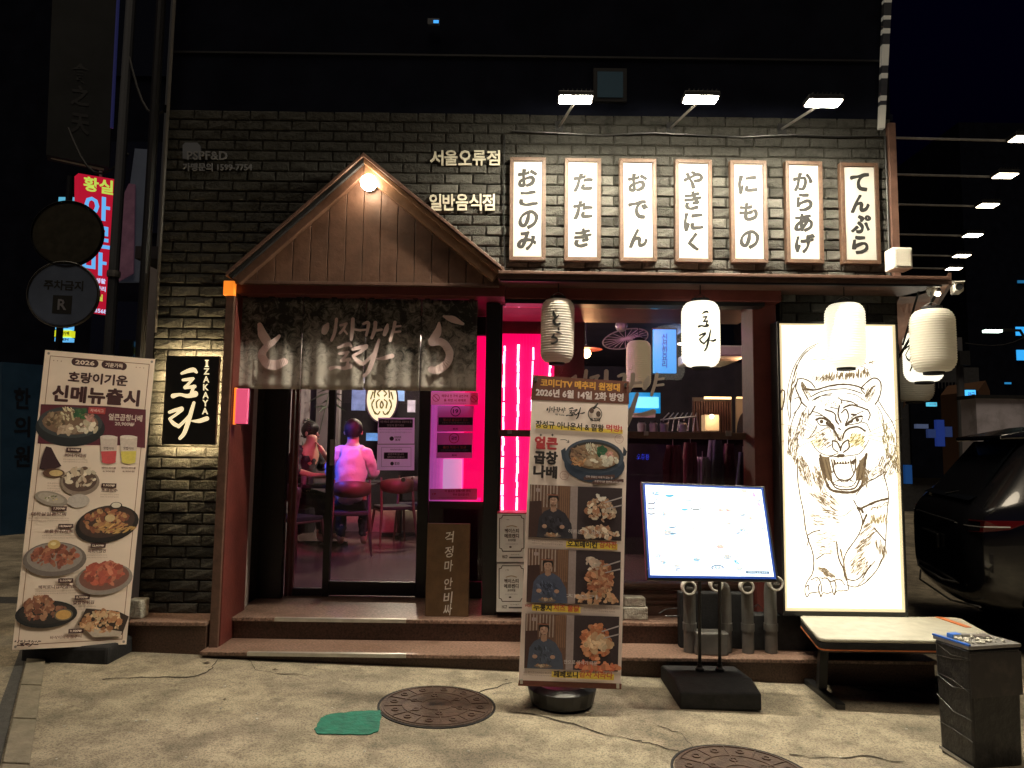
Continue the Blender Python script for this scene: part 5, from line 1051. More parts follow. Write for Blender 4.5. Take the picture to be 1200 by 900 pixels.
# ================================================================== two white tins, wooden board, pipes, stones
def tin(u0, u1, v0, v1, Y, lb, lid):
    x0, x1, z0, z1 = X(u0,v1,Y), X(u1,v1,Y), Z(600,v1,Y), Z(600,v0,Y); W, H = x1-x0, z1-z0
    T = thing('oil_tin', lb, 'tin', ((x0+x1)/2, Y, z0), 0, 'white square tins stacked on the step')
    MB().box(-W/2, W/2, 0, W*.95, 0, H-.004).build('tin_body', M['tin'], T, local=True, bevel=.004)
    MB().box(-W/2-.002, W/2+.002, -.002, W*.95+.002, H-.01, H-.001).build('top_rim', M['steel'] if not lid else mat('red_foil', (.6,.02,.05), .3, bump=.5, bscale=40), T, local=True, bevel=.003)
    pr = Print(planeY(Y), [(u0,v0),(u1,v0),(u1,v1),(u0,v1)]); w_, h = u1-u0, v1-v0; uc = u0+w_*.52; vc = v0+h*.42; a, b = w_*.42, h*.36; kx = 3.6
    D = (.06,.045,.03); pts = [(uc-a+kx,vc-b),(uc+a-kx,vc-b),(uc+a-kx*.7,vc-b+kx*.8),(uc+a,vc-b+kx),(uc+a,vc+b-kx),(uc+a-kx*.7,vc+b-kx*.8),(uc+a-kx,vc+b),(uc-a+kx,vc+b),(uc-a+kx*.7,vc+b-kx*.8),(uc-a,vc+b-kx),(uc-a,vc-b+kx),(uc-a+kx*.7,vc-b+kx*.8)]
    for p0, p1 in zip(pts, pts[1:]+pts[:1]): pr.stroke([p0, p1], .9, D)
    pr.text('← 어서', uc-5, vc-b+5, 4, 1.6, D, .02); pr.stroke([(uc-6,vc-7.5),(uc,vc-9),(uc+6,vc-7.5)], .9, (.4,.3,.15)); pr.text('페이스티', uc, vc-3, 17, 5, D, .05); pr.text('메르켄디', uc, vc+3, 17, 5, D, .05); pr.text('프리미엄', uc, vc+8, 9, 3, D, .03)
    pr.tiny(uc, vc+12.5, 15, (.3,.3,.35), 1, 1.4); pr.ell(uc-1.5, vc+16, 1.6, 1, D, 8); pr.text('HACCP', uc-8, v1-6.5, 6, 4, D, .02); pr.rect(uc+5, v1-5.5, 16, 1.6, (.1,.1,.1)); pr.tiny(uc+4, v1-9, 10, D, 1, 1.4)
    pr.build('printed_label', M['print'], T)
tin(581.5,615.5,659.5,717.5,5.27,'lower white printed tin standing on the upper step',False); tin(582,616,600.5,658.8,5.27,'upper white printed tin with red foil rim, stacked on another',True)
Y0 = 5.30; x0, x1, z0, z1 = X(499.5,660,Y0), X(550,660,Y0), FL, Z(525,614,Y0)
T = thing('wooden_board', 'dark stained upright board with white vertical hand lettering before the door', 'sign board', ((x0+x1)/2, Y0, FL)); T.rotation_euler = (R(-2), 0, 0)
MB().box((x0-x1)/2, (x1-x0)/2, 0, .035, 0, z1-z0).build('board', M['brasswood'], T, local=True, bevel=.003); mb = MB(); H = z1-z0; pxh = 715-614
for c_, y in zip('걱정마안비싸', (629,645.5,661,680.5,696,709)):
    vs, fs, ar = text2d(c_, .012); hh = .082; ww = .062; zc = H*(1-(y-614)/pxh*.985)
    mb.add([((x-.5)*ww+.006+(.5-y_)*.006, -.0012, zc+(.5-y_)*hh+(x-.5)*.008) for x, y_ in vs], fs)
mb.build('lettering', mat('white_chalk', (.75,.72,.66), .7), T, local=True)
MB().box(-.03,.03,.036,.14,0,.02).build('rear_foot', M['brasswood'], T, local=True)
# pvc pipes with capped elbows
for i, (u, r_, vb, Yp, lb) in enumerate(((808,.042,745,5.02,'leftmost grey pipe with a round capped end behind the menu stand'),(849,.036,752,5.03,'second grey pipe from the left, its cap between the stand poles'),(874,.040,760,5.02,'third grey pipe from the left behind the stand base'),(901,.042,757,5.03,'grey pipe nearest the tiger light box, its pale cap at the screen corner'))):
    cap_uv = ((808,689),(840,686),(876,688),(910,684))[i]
    a = P(*cap_uv, 4.93); x = X(u+ (2 if i else 0), 720, Yp); T = thing('vent_pipe', lb, 'pipe', (x, Yp, .114), 0, 'grey plastic pipes in a row behind the menu stand')
    MB().tube([(x,Yp,.114),(x,Yp,a.z-.08),(x+(a.x-x)*.15,Yp-.01,a.z-.03),(x+(a.x-x)*.5,Yp-.03,a.z-.004),(a.x,4.945,a.z)], r_, 16).build('pipe_body', M['pvc'], T, smooth=False)
    MB().lathe([(r_+.008,.05),(r_+.009,.0),(r_+.002,-.004),(r_-.006,-.002),(r_-.006,.03)], (a.x,4.93,a.z), 20, 'Y', cap=False).build('cap_ring', M['paleplastic'], T)
    MB().box(a.x-.022,a.x+.022,4.925,4.935,a.z-.006,a.z+.006).build('cap_slot', M['pvc'], T).rotation_euler = (0,0,0)
    MB().lathe([(r_+.005,.0),(r_+.006,.05)], (x,Yp,.26), 16).build('coupling', M['pvc'], T)
def rock(nm, u0, u1, v0, v1, Y, dep, lb, cat, m_='stone', zb=None):
    x0, x1 = X(u0,v1,Y), X(u1,v1,Y); z0 = Z((u0+u1)/2, v1, Y) if zb is None else zb; z1 = Z((u0+u1)/2, v0, Y); T = thing(nm, lb, cat, ((x0+x1)/2, Y, z0))
    mb = MB().box(-(x1-x0)/2,(x1-x0)/2,0,dep,0,z1-z0); mb.v = [v + Vector((rnd.uniform(-.006,.006),rnd.uniform(-.006,.006),rnd.uniform(-.004,.004) if v.z > .01 else 0)) for v in mb.v]
    mb.build('block', M[m_], T, local=True, bevel=.01); return T
t_ = rock('stone_block', 731, 759, 712, 721, 5.25, .12, 'lower rough pale stone slab on the upper step right of the event banner', 'stone', zb=FL); rock('stone_block', 732, 757, 700, 711.6, 5.26, .10, 'upper pale stone slab lying on another slab beside the event banner', 'stone', zb=t_.location.z + (Z(745,712,5.25)-FL) + .0)
rock('stone_block', 146, 165, 703, 721, 5.0, .11, 'small pale stone block on the ledge beside the menu banner', 'stone', zb=.289)
T = rock('grey_block', 816, 854, 742, 763, 4.93, .13, 'rough grey block standing on the lower step behind the stand poles', 'block', 'pvc', zb=.114)
T = rock('black_case', 796, 872, 695, 742, 5.10, .07, 'dark case behind the pipes under the window', 'case', 'blackmatte', zb=.114)
for pp_, lb in (([(772,719),(780,714),(797,712),(800,722),(780,722)], 'thin black cable loop lying left of the pipes on the step'), ([(872,722),(880,714),(888,708),(896,716),(884,725)], 'thin black cable loop hanging between the right pair of pipes')):
    o = MB().tube([P(u, v, 5.16 if v < 716 else 5.14) for u, v in pp_], .005, 5).build('power_cable', M['black']); tag(o, lb, 'cable')
p = G(876,757,.0); 
# ================================================================== notices on the door glass
def notice(nm, quad, Y, lb, cat, fn, col, grp, m_=None):
    pl = planeY(Y); T = thing(nm, lb, cat, tuple(pl.at((quad[0][0]+quad[2][0])/2, quad[2][1])), 0, grp)
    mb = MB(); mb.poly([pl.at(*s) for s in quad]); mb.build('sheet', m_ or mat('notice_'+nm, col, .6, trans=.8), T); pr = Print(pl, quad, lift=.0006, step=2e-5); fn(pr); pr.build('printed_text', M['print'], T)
LILAC_LIGHT = (.78,.45,.88); DP = (.03,.008,.04); k11 = lambda x, y: (435+x/11.25, 480+y/11.25); YG = YD - .004  # pink and blue room light put into the white paper's colour
def n1(pr):
    pr.rect(*k11(322,182), 40, 9.6, DP); pr.text('어떤 메뉴도 실패 안한다는 호랑이네 집', *k11(322,160), 37, 2.8, (.6,.45,.65), .02); pr.text('맛있게 즐기세요', *k11(322,208), 20, 2.8, (.6,.45,.65), .02); pr.tiny(*k11(322,262), 38, (.3,.12,.36), 2, 2); pr.ell(*k11(270,382), 2.6, 2.6, DP, 12); pr.text('이자카야', *k11(350,365), 8, 2.6, DP, .03); pr.text('토라', *k11(350,398), 6, 3, DP, .03)
def n2(pr):
    for r_ in (((135,498),(525,498)),((525,498),(525,752)),((525,752),(135,752)),((135,752),(135,498))): pr.stroke([k11(*r_[0]), k11(*r_[1])], .4, (.3,.12,.36))
    pr.text('이자카야 토라', *k11(328,527), 14, 2.2, (.2,.06,.25), .02); pr.rect(*k11(325,607), 28, 7.6, DP); pr.text('금연구역 입니다', *k11(325,588), 19, 2.4, (.6,.45,.65), .02); pr.text('협조해 주셔서 감사합니다', *k11(325,626), 20, 2.4, (.6,.45,.65), .02); pr.ell(*k11(275,712), 2.2, 2.2, DP, 12); pr.text('토라', *k11(340,712), 6, 4, DP, .02)
notice('paper_notice', [k11(90,105),k11(573,108),k11(570,450),k11(85,452)], YG, 'upper white paper notice, lilac light in its colour, with black heading bar taped on the glass door', 'notice', n1, LILAC_LIGHT, 'notices on the sliding door, lilac light in their colour')
notice('paper_notice', [k11(80,460),k11(572,460),k11(568,800),k11(72,800)], YG, 'lower white paper notice, lilac light in its colour, with a ruled border and rounded black bar', 'notice', n2, LILAC_LIGHT, 'notices on the sliding door, lilac light in their colour')
j6 = lambda x, y: (495+x/6.425, 450+y/6.425)
def nosm(pr, x, y, r): u, v = j6(x, y); pr.ring(u, v, r, .7, (.4,.05,.05)); pr.stroke([(u-r*.7,v-r*.7),(u+r*.7,v+r*.7)], .8, (.4,.05,.05))
def s1(pr): nosm(pr,103,105,4.2); nosm(pr,388,112,4.2); pr.text('매장내 전 구역 금연구역', *j6(245,90), 31, 3.4, (.35,.04,.05), .03); pr.text('을 위반 시 과태료', *j6(245,122), 26, 3.2, (.35,.04,.05), .03); pr.tiny(*j6(245,146), 26, (.4,.1,.1), 1, 1.5)
notice('sticker_strip', [j6(58,60),j6(420,66),j6(420,158),j6(58,156)], YG, 'pinkish strip sticker with two no smoking circles under the curtain', 'sticker', s1, (.72,.42,.42), 'strip stickers on the side glass')
def s2(pr): pr.text('19', *j6(88,828), 4, 2.6, (.5,.03,.03), .03); pr.text('이 업소는 유통기한 관리', *j6(265,805), 30, 3, (.25,.03,.05), .03); pr.text('우수 업소입니다', *j6(290,832), 19, 3, (.25,.03,.05), .03); pr.tiny(*j6(230,856), 34, (.4,.1,.1), 1, 1.5)
notice('sticker_strip', [j6(55,790),j6(412,786),j6(412,872),j6(55,872)], YG, 'pale strip sticker with small dark print at the foot of the pink glass', 'sticker', s2, (.60,.38,.40), 'strip stickers on the side glass')
def s3(pr): u, v = j6(250,205); pr.ring(u, v, 6, .9, (.02,.01,.02)); pr.text('19', u, v, 6.4, 5, DP, .04); pr.rect(*j6(250,280), 40, 9, DP); pr.text('청소년 출입금지 업소', *j6(250,270), 29, 3.2, (.5,.06,.08), .03); pr.tiny(*j6(250,292), 32, (.5,.3,.4), 1, 1.5); pr.text('토라', *j6(248,338), 6, 2.4, DP, .03)
notice('age_sticker', [j6(115,165),j6(388,165),j6(380,358),j6(110,358)], YG, 'upper pale sticker marked 19 in a circle over a black bar', 'sticker', s3, (.60,.42,.66), 'age limit stickers on the side glass')
def s4(pr): u, v = j6(238,408); pr.ring(u, v, 6, .9, (.35,.03,.05)); pr.text('금연', u, v, 6.4, 4.4, DP, .04); pr.rect(*j6(242,486), 40, 9, DP); pr.text('흡연 적발시 벌금', *j6(242,476), 27, 3.2, (.5,.06,.08), .03); pr.tiny(*j6(242,498), 32, (.3,.3,.6), 1, 1.5); pr.text('토라', *j6(240,537), 6, 2.4, DP, .03)
notice('age_sticker', [j6(110,368),j6(380,368),j6(375,558),j6(105,558)], YG, 'lower pale sticker with a red ring over a black bar', 'sticker', s4, (.60,.42,.66), 'age limit stickers on the side glass')
# window decal: cream brush lettering
mb = MB(); pl = planeY(YV-.004)
for p_, w_ in fit(NLOGO, (664,432,778,512), NLBOX):
    vs, fs = stroke2d(p_, w_, .05); mb.add([pl.at(u, v, rnd.uniform(0,.0006)) for u, v in vs], fs)
mb.build('decal_lettering', mat('cream_decal', (.72,.64,.55), .6), B)
# ================================================================== interior seen through the door
def spot(nm, loc, e, col, rad=.05, parent=None):
    ld = bpy.data.lights.new(nm, 'POINT'); ld.energy = e; ld.color = col; ld.shadow_soft_size = rad; o = bpy.data.objects.new(nm, ld); C.objects.link(o); o.location = loc
    if parent: o.parent = parent; o.location = Vector(loc) - wloc(parent)
    return o
# red neon wall panel with tubes (between the door glass and the window)
NYp = 6.35
T = thing('red_neon_panel', 'glowing crimson corrugated panel with white tinsel light strips behind the glass', 'light panel', (X(600,600,NYp), NYp, FL))
x0, x1 = X(561,500,NYp), X(646,500,NYp); zt3 = Z(600,391,NYp); k = 0; xx = x0
while xx < x1: 
    MB().box(xx, xx+.027, NYp + (.012 if k % 2 else 0), NYp+.05, FL, zt3).build('corrugation', M['neonred2' if k % 2 else 'neonred'], T); k += 1; xx += .028; k += 1
for u in (590,607,624,644):
    x = X(u,480,NYp-.05); mb = MB(); z = FL+.05
    while z < zt3-.12:
        h = rnd.uniform(.03,.13); dx = rnd.uniform(-.006,.006); mb.tube([(x+dx,NYp-.04,z),(x+dx*.4,NYp-.045,z+h)], rnd.uniform(.006,.013), 5); z += h + rnd.uniform(-.01,.02)
    mb.build('light_strip', M['neonwhite'], T)
MB().box(x0-.01, x1+.30, NYp+.055, NYp+.09, FL, 2.7).build('dark_backing', M['red'], T)
T = thing('red_glow_panel', 'narrow hot pink glowing panel behind the side glass of the door', 'light panel', (X(555,600,6.25), 6.25, FL))
MB().box(X(543,560,6.2), X(566,560,6.2), 6.2, 6.24, Z(550,583,6.2), Z(550,389,6.2)).build('glow_face', M['neonred'], T)
MB().box(X(519,560,6.3), X(541,560,6.3), 6.3, 6.34, Z(530,577,6.3), Z(530,538,6.3)).build('lit_card', mat('lit_card', (.8,.6,.7), .5, emit=(.9,.45,.9), estr=.55), T)
for k in range(16):
    ua = 500+k*4; f = k/15; MB().box(X(ua,560,6.35), X(ua+3.9,560,6.35), 6.35, 6.38, Z(530,590,6.32), Z(530,440,6.32)).build('glow_strip', mat('pink_strip', (.7,.3,.55), .5, emit=(.42+.58*f,.07*(1-f)+.01,.42-.20*f), estr=.55+.5*f, var=.1), T)
MB().box(X(500,600,6.3), X(566,600,6.3), 6.3, 6.6, FL, Z(530,588,6.3)).build('low_cabinet', M['dark'], T)
# oval tiger lamp
p = P(447.5,468,9.4); T = thing('oval_lamp', 'glowing cream oval wall lamp with fine tiger print inside the door', 'lamp', tuple(p))
mb = MB(); nn = 36; ov = [(.205*math.cos(2*math.pi*i/nn), 0, .30*math.sin(2*math.pi*i/nn)) for i in range(nn)]; mb.slab(ov, (0,.06,0)); mb.build('lamp_face', mat('oval_lamp_glow', (.8,.75,.5), .5, emit=(1,.90,.52), estr=1.05), T, local=True)
mb = MB(); mb.tube([Vector(q)*1.02 for q in ov] + [Vector(ov[0])*1.02], .012, 6); mb.build('rim', M['steel'], T, local=True)
mb = MB()
for s_ in (-1, 1):
    for pts in ([(0,.22),(.05,.2),(.09,.12),(.1,.02)],[(.02,.12),(.06,.08),(.03,.04)],[(.03,.0),(.07,-.04),(.06,-.12)],[(.1,.0),(.13,-.08),(.08,-.2)],[(.0,-.02),(.02,-.08),(.0,-.12)],[(.05,.16),(.08,.17)],[(.02,-.16),(.05,-.2),(.1,-.16)],[(.12,.1),(.15,.0)]):
        vs, fs = stroke2d([(a*s_, b) for a, b in pts], .010, .3); mb.add([(a, -.004, b) for a, b in vs], fs)
mb.build('tiger_print', mat('olive_ink', (.2,.17,.06), .6, emit=(.3,.25,.08), estr=.35), T, local=True)
# people
def skinbody(name, m_, joints, edges, parent, sub=2):
    me = bpy.data.meshes.new(name); me.from_pydata([Vector(j[:3]) for j in joints], edges, []); me.materials.append(m_)
    o = bpy.data.objects.new(name, me); C.objects.link(o); o.parent = parent
    sk = o.modifiers.new('Skin', 'SKIN'); sk.use_smooth_shade = True
    for i, j in enumerate(joints): r = j[3]; me.skin_vertices[0].data[i].radius = (r, r) if not isinstance(r, tuple) else r
    me.skin_vertices[0].data[0].use_root = True
    s_ = o.modifiers.new('Sub', 'SUBSURF'); s_.levels = sub; s_.render_levels = sub
    if name != 'body':
        tx = bpy.data.textures.get('folds') or bpy.data.textures.new('folds', 'CLOUDS'); tx.noise_scale = .09; s_.levels = s_.render_levels = 3
        d_ = o.modifiers.new('Folds', 'DISPLACE'); d_.texture = tx; d_.strength = .055; d_.mid_level = .5; d_.texture_coords = 'LOCAL'
    return o
def seated(lb, loc, rz, armR, armL, shirt, lean=.12, face=True):
    T = thing('person', lb, 'person', loc, rz)          # faces local -Y, sits with the seat at z .46
    J = [(0,.05,.50,.15),(0,.02,.72,.14),(0,-.02,.95,.16),(0,-lean,1.10,.09),(0,-lean-.01,1.18,.052),(0,-lean-.03,1.30,.095),
         (.17,-.04,1.05,.065),(-.17,-.04,1.05,.065)]
    E = [(0,1),(1,2),(2,3),(3,4),(4,5),(3,6),(3,7)]
    def limb(base, pts):
        p_ = base
        for q in pts: J.append(q); E.append((p_, len(J)-1)); p_ = len(J)-1
        return p_
    r_ = limb(6, armR); l_ = limb(7, armL)
    limb(0, [(.11,-.05,.52,.09),(.13,-.42,.50,.07),(.13,-.45,.28,.055),(.13,-.42,.07,.04),(.13,-.55,.045,.035)]); limb(0, [(-.11,-.05,.52,.09),(-.13,-.42,.50,.07),(-.13,-.45,.28,.055),(-.13,-.42,.07,.04),(-.13,-.55,.045,.035)])
    b = skinbody('body', M['skin'], J, E, T)
    Js = [(0,.06,.50,.165),(0,.03,.72,.165),(0,-.01,.95,.19),(0,-.10+.1-lean*.6,1.09,.10),(.18,-.04,1.05,.085),(-.18,-.04,1.05,.085)]; Es = [(0,1),(1,2),(2,3),(3,4),(3,5)]
    for base, arm in ((4, armR), (5, armL)):
        Js.append((arm[0][0],arm[0][1],arm[0][2],arm[0][3]*1.32)); Es.append((base, len(Js)-1))
        q = [(arm[0][k]+(arm[1][k]-arm[0][k])*.45) for k in range(3)]; Js.append((*q, arm[0][3]*1.2)); Es.append((len(Js)-2, len(Js)-1))
    skinbody('shirt', shirt, Js, Es, T)
    skinbody('trousers', M['darkcloth'], [(0,.05,.47,.155),(.11,-.05,.52,.105),(.13,-.42,.50,.085),(.13,-.45,.28,.068),(.13,-.42,.10,.055),(-.11,-.05,.52,.105),(-.13,-.42,.50,.085),(-.13,-.45,.28,.068),(-.13,-.42,.10,.055)], [(0,1),(1,2),(2,3),(3,4),(0,5),(5,6),(6,7),(7,8)], T)
    hc = (0,-lean-.01,1.33)
    mb = MB().ball((hc[0],hc[1]+.018,hc[2]+.012), .105,.115,.115, 18, 12); mb.v = [v for v in mb.v]; mb.v = [Vector((v.x, max(v.y, hc[1]-.065 + max(0,(hc[2]+.03-v.z))*1.2), max(v.z, hc[2]-.085))) for v in mb.v]
    mb.build('hair', M['hair'], T, smooth=True, local=True)
    for s_ in (-1, 1):
        MB().ball((s_*.093,hc[1]+.0,hc[2]-.03), .012,.022,.032, 8, 6).build('ear', M['skin'], T, smooth=True, local=True); MB().ball((s_*.034,hc[1]-.098,hc[2]-.02), .010,.006,.006, 8, 6).build('eye', M['black'], T, local=True)
    MB().add([(-.014,hc[1]-.105,hc[2]-.06),(.014,hc[1]-.105,hc[2]-.06),(0,hc[1]-.105,hc[2]-.02),(0,hc[1]-.128,hc[2]-.055)], [(0,1,3),(0,3,2),(1,2,3)]).build('nose', M['skin'], T, local=True)
    MB().box(-.022,.022,hc[1]-.112,hc[1]-.10,hc[2]-.088,hc[2]-.082).build('mouth', mat('lips', (.3,.1,.09), .5), T, local=True)
    for s_, arm in ((1, armR), (-1, armL)):     # five fingers each
        w_ = Vector(arm[-1][:3]); pv = Vector(arm[-2][:3]); d = (w_-pv).normalized(); sd_ = d.cross(Vector((0,0,1))).normalized() if abs(d.z) < .9 else Vector((1,0,0))
        for k in range(4): a = w_ + sd_*(k-1.5)*.019; MB().tube([a, a+d*.045+Vector((0,0,-.004)), a+d*(.07+.008*(1-abs(k-1.4)))+Vector((0,0,-.022))], [.009,.0085,.007], 6).build('finger', M['skin'], T, local=True)
        a = w_ - d*.025 + sd_*s_*-.03; MB().tube([a, a+d*.03+sd_*s_*-.02, a+d*.055+sd_*s_*-.018], [.011,.010,.008], 6).build('thumb', M['skin'], T, local=True)
    return T
def chair(lb, loc, rz):
    T = thing('chair', lb, 'chair', loc, rz, 'wooden dining chairs inside')          # faces local -Y
    MB().slab([(-.21,-.2,.44),(.21,-.2,.44),(.2,.2,.44),(.08,.24,.44),(-.08,.24,.44),(-.2,.2,.44)], (0,0,.045)).build('seat', M['darkcloth'], T, local=True, bevel=.012)
    for s_ in (-1, 1):
        MB().tube([(s_*.19,-.19,.45),(s_*.235,-.26,.0)], [.019,.012], 8).build('leg', M['chair'], T, local=True); MB().tube([(s_*.20,.12,.84),(s_*.205,.2,.45),(s_*.24,.30,.0)], [.013,.019,.012], 8).build('leg', M['chair'], T, local=True)
        MB().tube([(s_*.195,-.17,.43),(s_*.2,.2,.43)], .014, 6).build('seat_rail', M['chair'], T, local=True)
    mb = MB(); N_ = 14; vs = []
    for k in range(N_+1):
        g = R(-62+124*k/N_); x, y = .245*math.sin(g), .02 + .235*math.cos(g)
        e = .095*math.cos(R(-80+160*k/N_))**.4; vs += [(x,y,.74-e),(x,y+.018,.74-e),(x,y+.018,.74+e),(x,y,.74+e)]
    fs = [(i*4+j, i*4+(j+1) % 4, (i+1)*4+(j+1) % 4, (i+1)*4+j) for i in range(N_) for j in range(4)] + [(0,1,2,3)[::-1], tuple(N_*4+j for j in range(4))]
    mb.add(vs, fs).build('backrest', M['chair'], T, local=True, smooth=True); return T
def table(lb, loc, lx, ly):
    T = thing('table', lb, 'table', loc, 0, 'dark dining tables inside')
    MB().box(-lx/2,lx/2,-ly/2,ly/2,.71,.745).build('tabletop', M['blackmatte'], T, local=True, bevel=.004); MB().tube([(0,0,.03),(0,0,.71)], .035, 10).build('pedestal', M['black'], T, local=True)
    MB().box(-.26,.26,-.03,.03,0,.035).build('cross_foot', M['black'], T, local=True); MB().box(-.03,.03,-.26,.26,0.001,.034).build('cross_foot', M['black'], T, local=True); return T
YP = 8.35
px_ = X(411,560,YP); 
seated('seated person seen from behind in a white shirt lit pink and blue', (px_, YP, FL), R(188), [(.24,-.1,.85,.052),(.20,-.32,.80,.04),(.12,-.5,.80,.03)], [(-.24,-.1,.85,.052),(-.22,-.32,.80,.04),(-.12,-.5,.80,.03)], M['shirt'], .14).scale = (1.07,1.07,1.07)
chair('brown round backed wooden chair holding the white shirted person', (px_+.03, YP-.05, FL), R(192))
chair('brown wooden chair to the right, under the lilac lit door notices', (X(462,560,9.1), 9.1, FL), R(205))
chair('farthest brown chair half hidden behind the door stile', (X(486,560,9.7), 9.7, FL), R(185))
chair('wooden chair at the left edge of the doorway, back turned', (X(346,600,7.6), 7.6, FL), R(150))
table('table between the two seated people', (X(383,560,8.9), 9.0, FL), 1.1, .7); table('table beyond the right chairs', (X(470,560,10.0), 9.95, FL), 1.2, .6)
seated('seated person in black raising a hand to the mouth at the left of the doorway', (X(352,560,9.25), 9.3, FL), R(65), [(.24,-.12,.88,.048),(.12,-.33,.95,.038),(.03,-.22,1.16,.03)], [(-.24,-.12,.85,.048),(-.2,-.35,.80,.038),(-.1,-.5,.80,.03)], M['darkcloth'], .12).scale = (1.06,1.06,1.06)
for u, v, lb in ((357,534,'dark cup on the table by the person in black'),(366,534,'second cup on the table near the phone side')):
    p = P(u, v, 8.85); T = thing('cup', lb, 'cup', (p.x, 8.85, FL+.7455), 0, 'cups on the dining table'); MB().lathe([(.03,0),(.036,.1),(.033,.1),(.028,.01)], n=14).build('cup_wall', M['steel'], T, local=True); MB().lathe([(.031,.06),(.031,.075)], n=14).build('drink', M['dark'], T, local=True)
# plant behind
p0 = P(362,520,10.2); T = thing('bamboo_plant', 'tall thin leafed indoor plant in a dark pot against the grey wall', 'plant', (p0.x, 10.2, FL))
MB().lathe([(.12,0),(.17,.35),(.15,.35),(.13,.3)], n=18).build('pot', M['dark'], T, local=True)
M['leaf'] = mat('dark_leaf', (.03,.05,.025), .5)
for k in range(4):
    dx = rnd.uniform(-.08,.08); top = rnd.uniform(1.5,2.2); tip = (dx*5, rnd.uniform(-.1,.1), top)
    MB().tube([(dx*.5,0,.3),(dx*1.5,0,1.1),tip], [.01,.008,.005], 6).build('stem', M['leaf'], T, local=True)
    for j in range(12):
        g = rnd.uniform(0,6.28); b = Vector(tip)*rnd.uniform(.8,1.02); L = rnd.uniform(.18,.32); d = Vector((math.cos(g), math.sin(g)*.5, rnd.uniform(-.5,.35))).normalized(); s_ = d.cross(Vector((0,1,0))).normalized()*.016
        MB().add([b, b+d*L*.4+s_, b+d*L+Vector((0,0,-.05)), b+d*L*.4-s_], [(0,1,2,3)]).build('leaf', M['leaf'], T, local=True)
# wall pictures behind the oval lamp
for i, (u, v, w_, h, col) in enumerate(((420,468,16,26,(.10,.13,.28)),(468,455,12,30,(.08,.16,.34)),(410,500,10,12,(.16,.18,.3)),(436,512,14,9,(.08,.2,.5)),(482,476,9,14,(.2,.18,.24)),(424,444,8,10,(.3,.3,.4)))):
    p = P(u, v, 10.9); a = w_/F*10.9/2; b = h/F*10.9/2; T = thing('wall_poster', ('dark blue poster left of the oval lamp','blue picture right of the oval lamp','small grey blue print above the white shirt','low blue lit card under the oval lamp','small grey print near the door stile','little pale print high left of the oval lamp')[i], 'poster', tuple(p), 0, 'posters on the inner wall')
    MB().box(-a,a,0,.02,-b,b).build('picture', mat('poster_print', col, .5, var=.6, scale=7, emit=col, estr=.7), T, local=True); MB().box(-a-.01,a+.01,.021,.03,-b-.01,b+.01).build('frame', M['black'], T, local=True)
# interior ceiling lamps with point lights, the violet one added
def pend(u, v, Y, e, col, lb, m_='bulb', r=.05):
    p = P(u, v, Y); T = thing('pendant_lamp', lb, 'lamp', tuple(p), 0, 'pendant lamps inside'); MB().ball((0,0,0), r, n=14, m=9).build('bulb', M[m_], T, smooth=True, local=True)
    MB().tube([(0,0,r*.9),(0,0,2.95-p.z)], .006, 6).build('cord', M['black'], T, local=True); MB().lathe([(.02,r*.8),(.16,r*.9),(.17,r*.8),(.17,r*.9),(.02,r*1.6)], n=24).build('lamp_shade', M['red'], T, local=True)
    if e: spot('lamp_light', (p.x, p.y-.0, p.z-r-.06), e, col, .04)
pend(687,414,7.4, 14, (1,.5,.22), 'orange bulb pendant glowing behind the left lantern'); pend(877,414,8.6, 14, (1,.5,.25), 'orange bulb pendant at the right edge of the window')
def cl(x, y, e, col, lb):
    T = thing('ceiling_lamp', lb, 'lamp', (x, y, 2.88), 0, 'ceiling lamps inside'); MB().lathe([(.09,0),(.10,.03),(.10,.06)], n=18).build('lamp_body', M['black'], T, local=True); MB().lathe([(.075,-.004),(.075,-.001)], n=18).build('diffuser', M['bulbw'], T, local=True); spot('lamp_light', (x, y, 2.8), e, col, .06)
cl(-1.4, 9.9, 180, (1,.82,.62), 'ceiling lamp over the low pale wall'); cl(-2.2, 8.0, 5, (1,.45,.55), 'ceiling lamp inside the doorway at left'); cl(-.6, 7.0, 58, (.85,.32,.78), 'added violet ceiling lamp that lights the door notices')  # violet lamp put in to brighten the door notices
# added pink and blue spots that colour the shirt, no fixture seen
for dx, dy, z, e, col, lb in ((.7,-1.2,2.4,125,(1,.02,.14),'added pink spotlight colouring the white shirt'),(-.85,-.5,2.1,80,(.04,.10,1),'added blue spotlight colouring the left shoulder')):
    T = thing('added_spotlight', lb, 'spotlight', (px_+dx, YP+dy, z)); MB().lathe([(.04,0),(.05,.08),(.02,.14)], n=14).build('can', M['black'], T, local=True); MB().tube([(0,0,.13),(0,0,2.94-z)], .008, 6).build('stem', M['black'], T, local=True)
    ld = bpy.data.lights.new('lamp_light', 'SPOT'); ld.energy = e; ld.color = col; ld.spot_size = R(50); ld.spot_blend = .5; ld.shadow_soft_size = .03; o = bpy.data.objects.new('lamp_light', ld); C.objects.link(o); o.location = (px_+dx, YP+dy, z-.03)
    o.rotation_euler = (Vector((px_, YP, 1.25)) - o.location).to_track_quat('-Z', 'Y').to_euler()
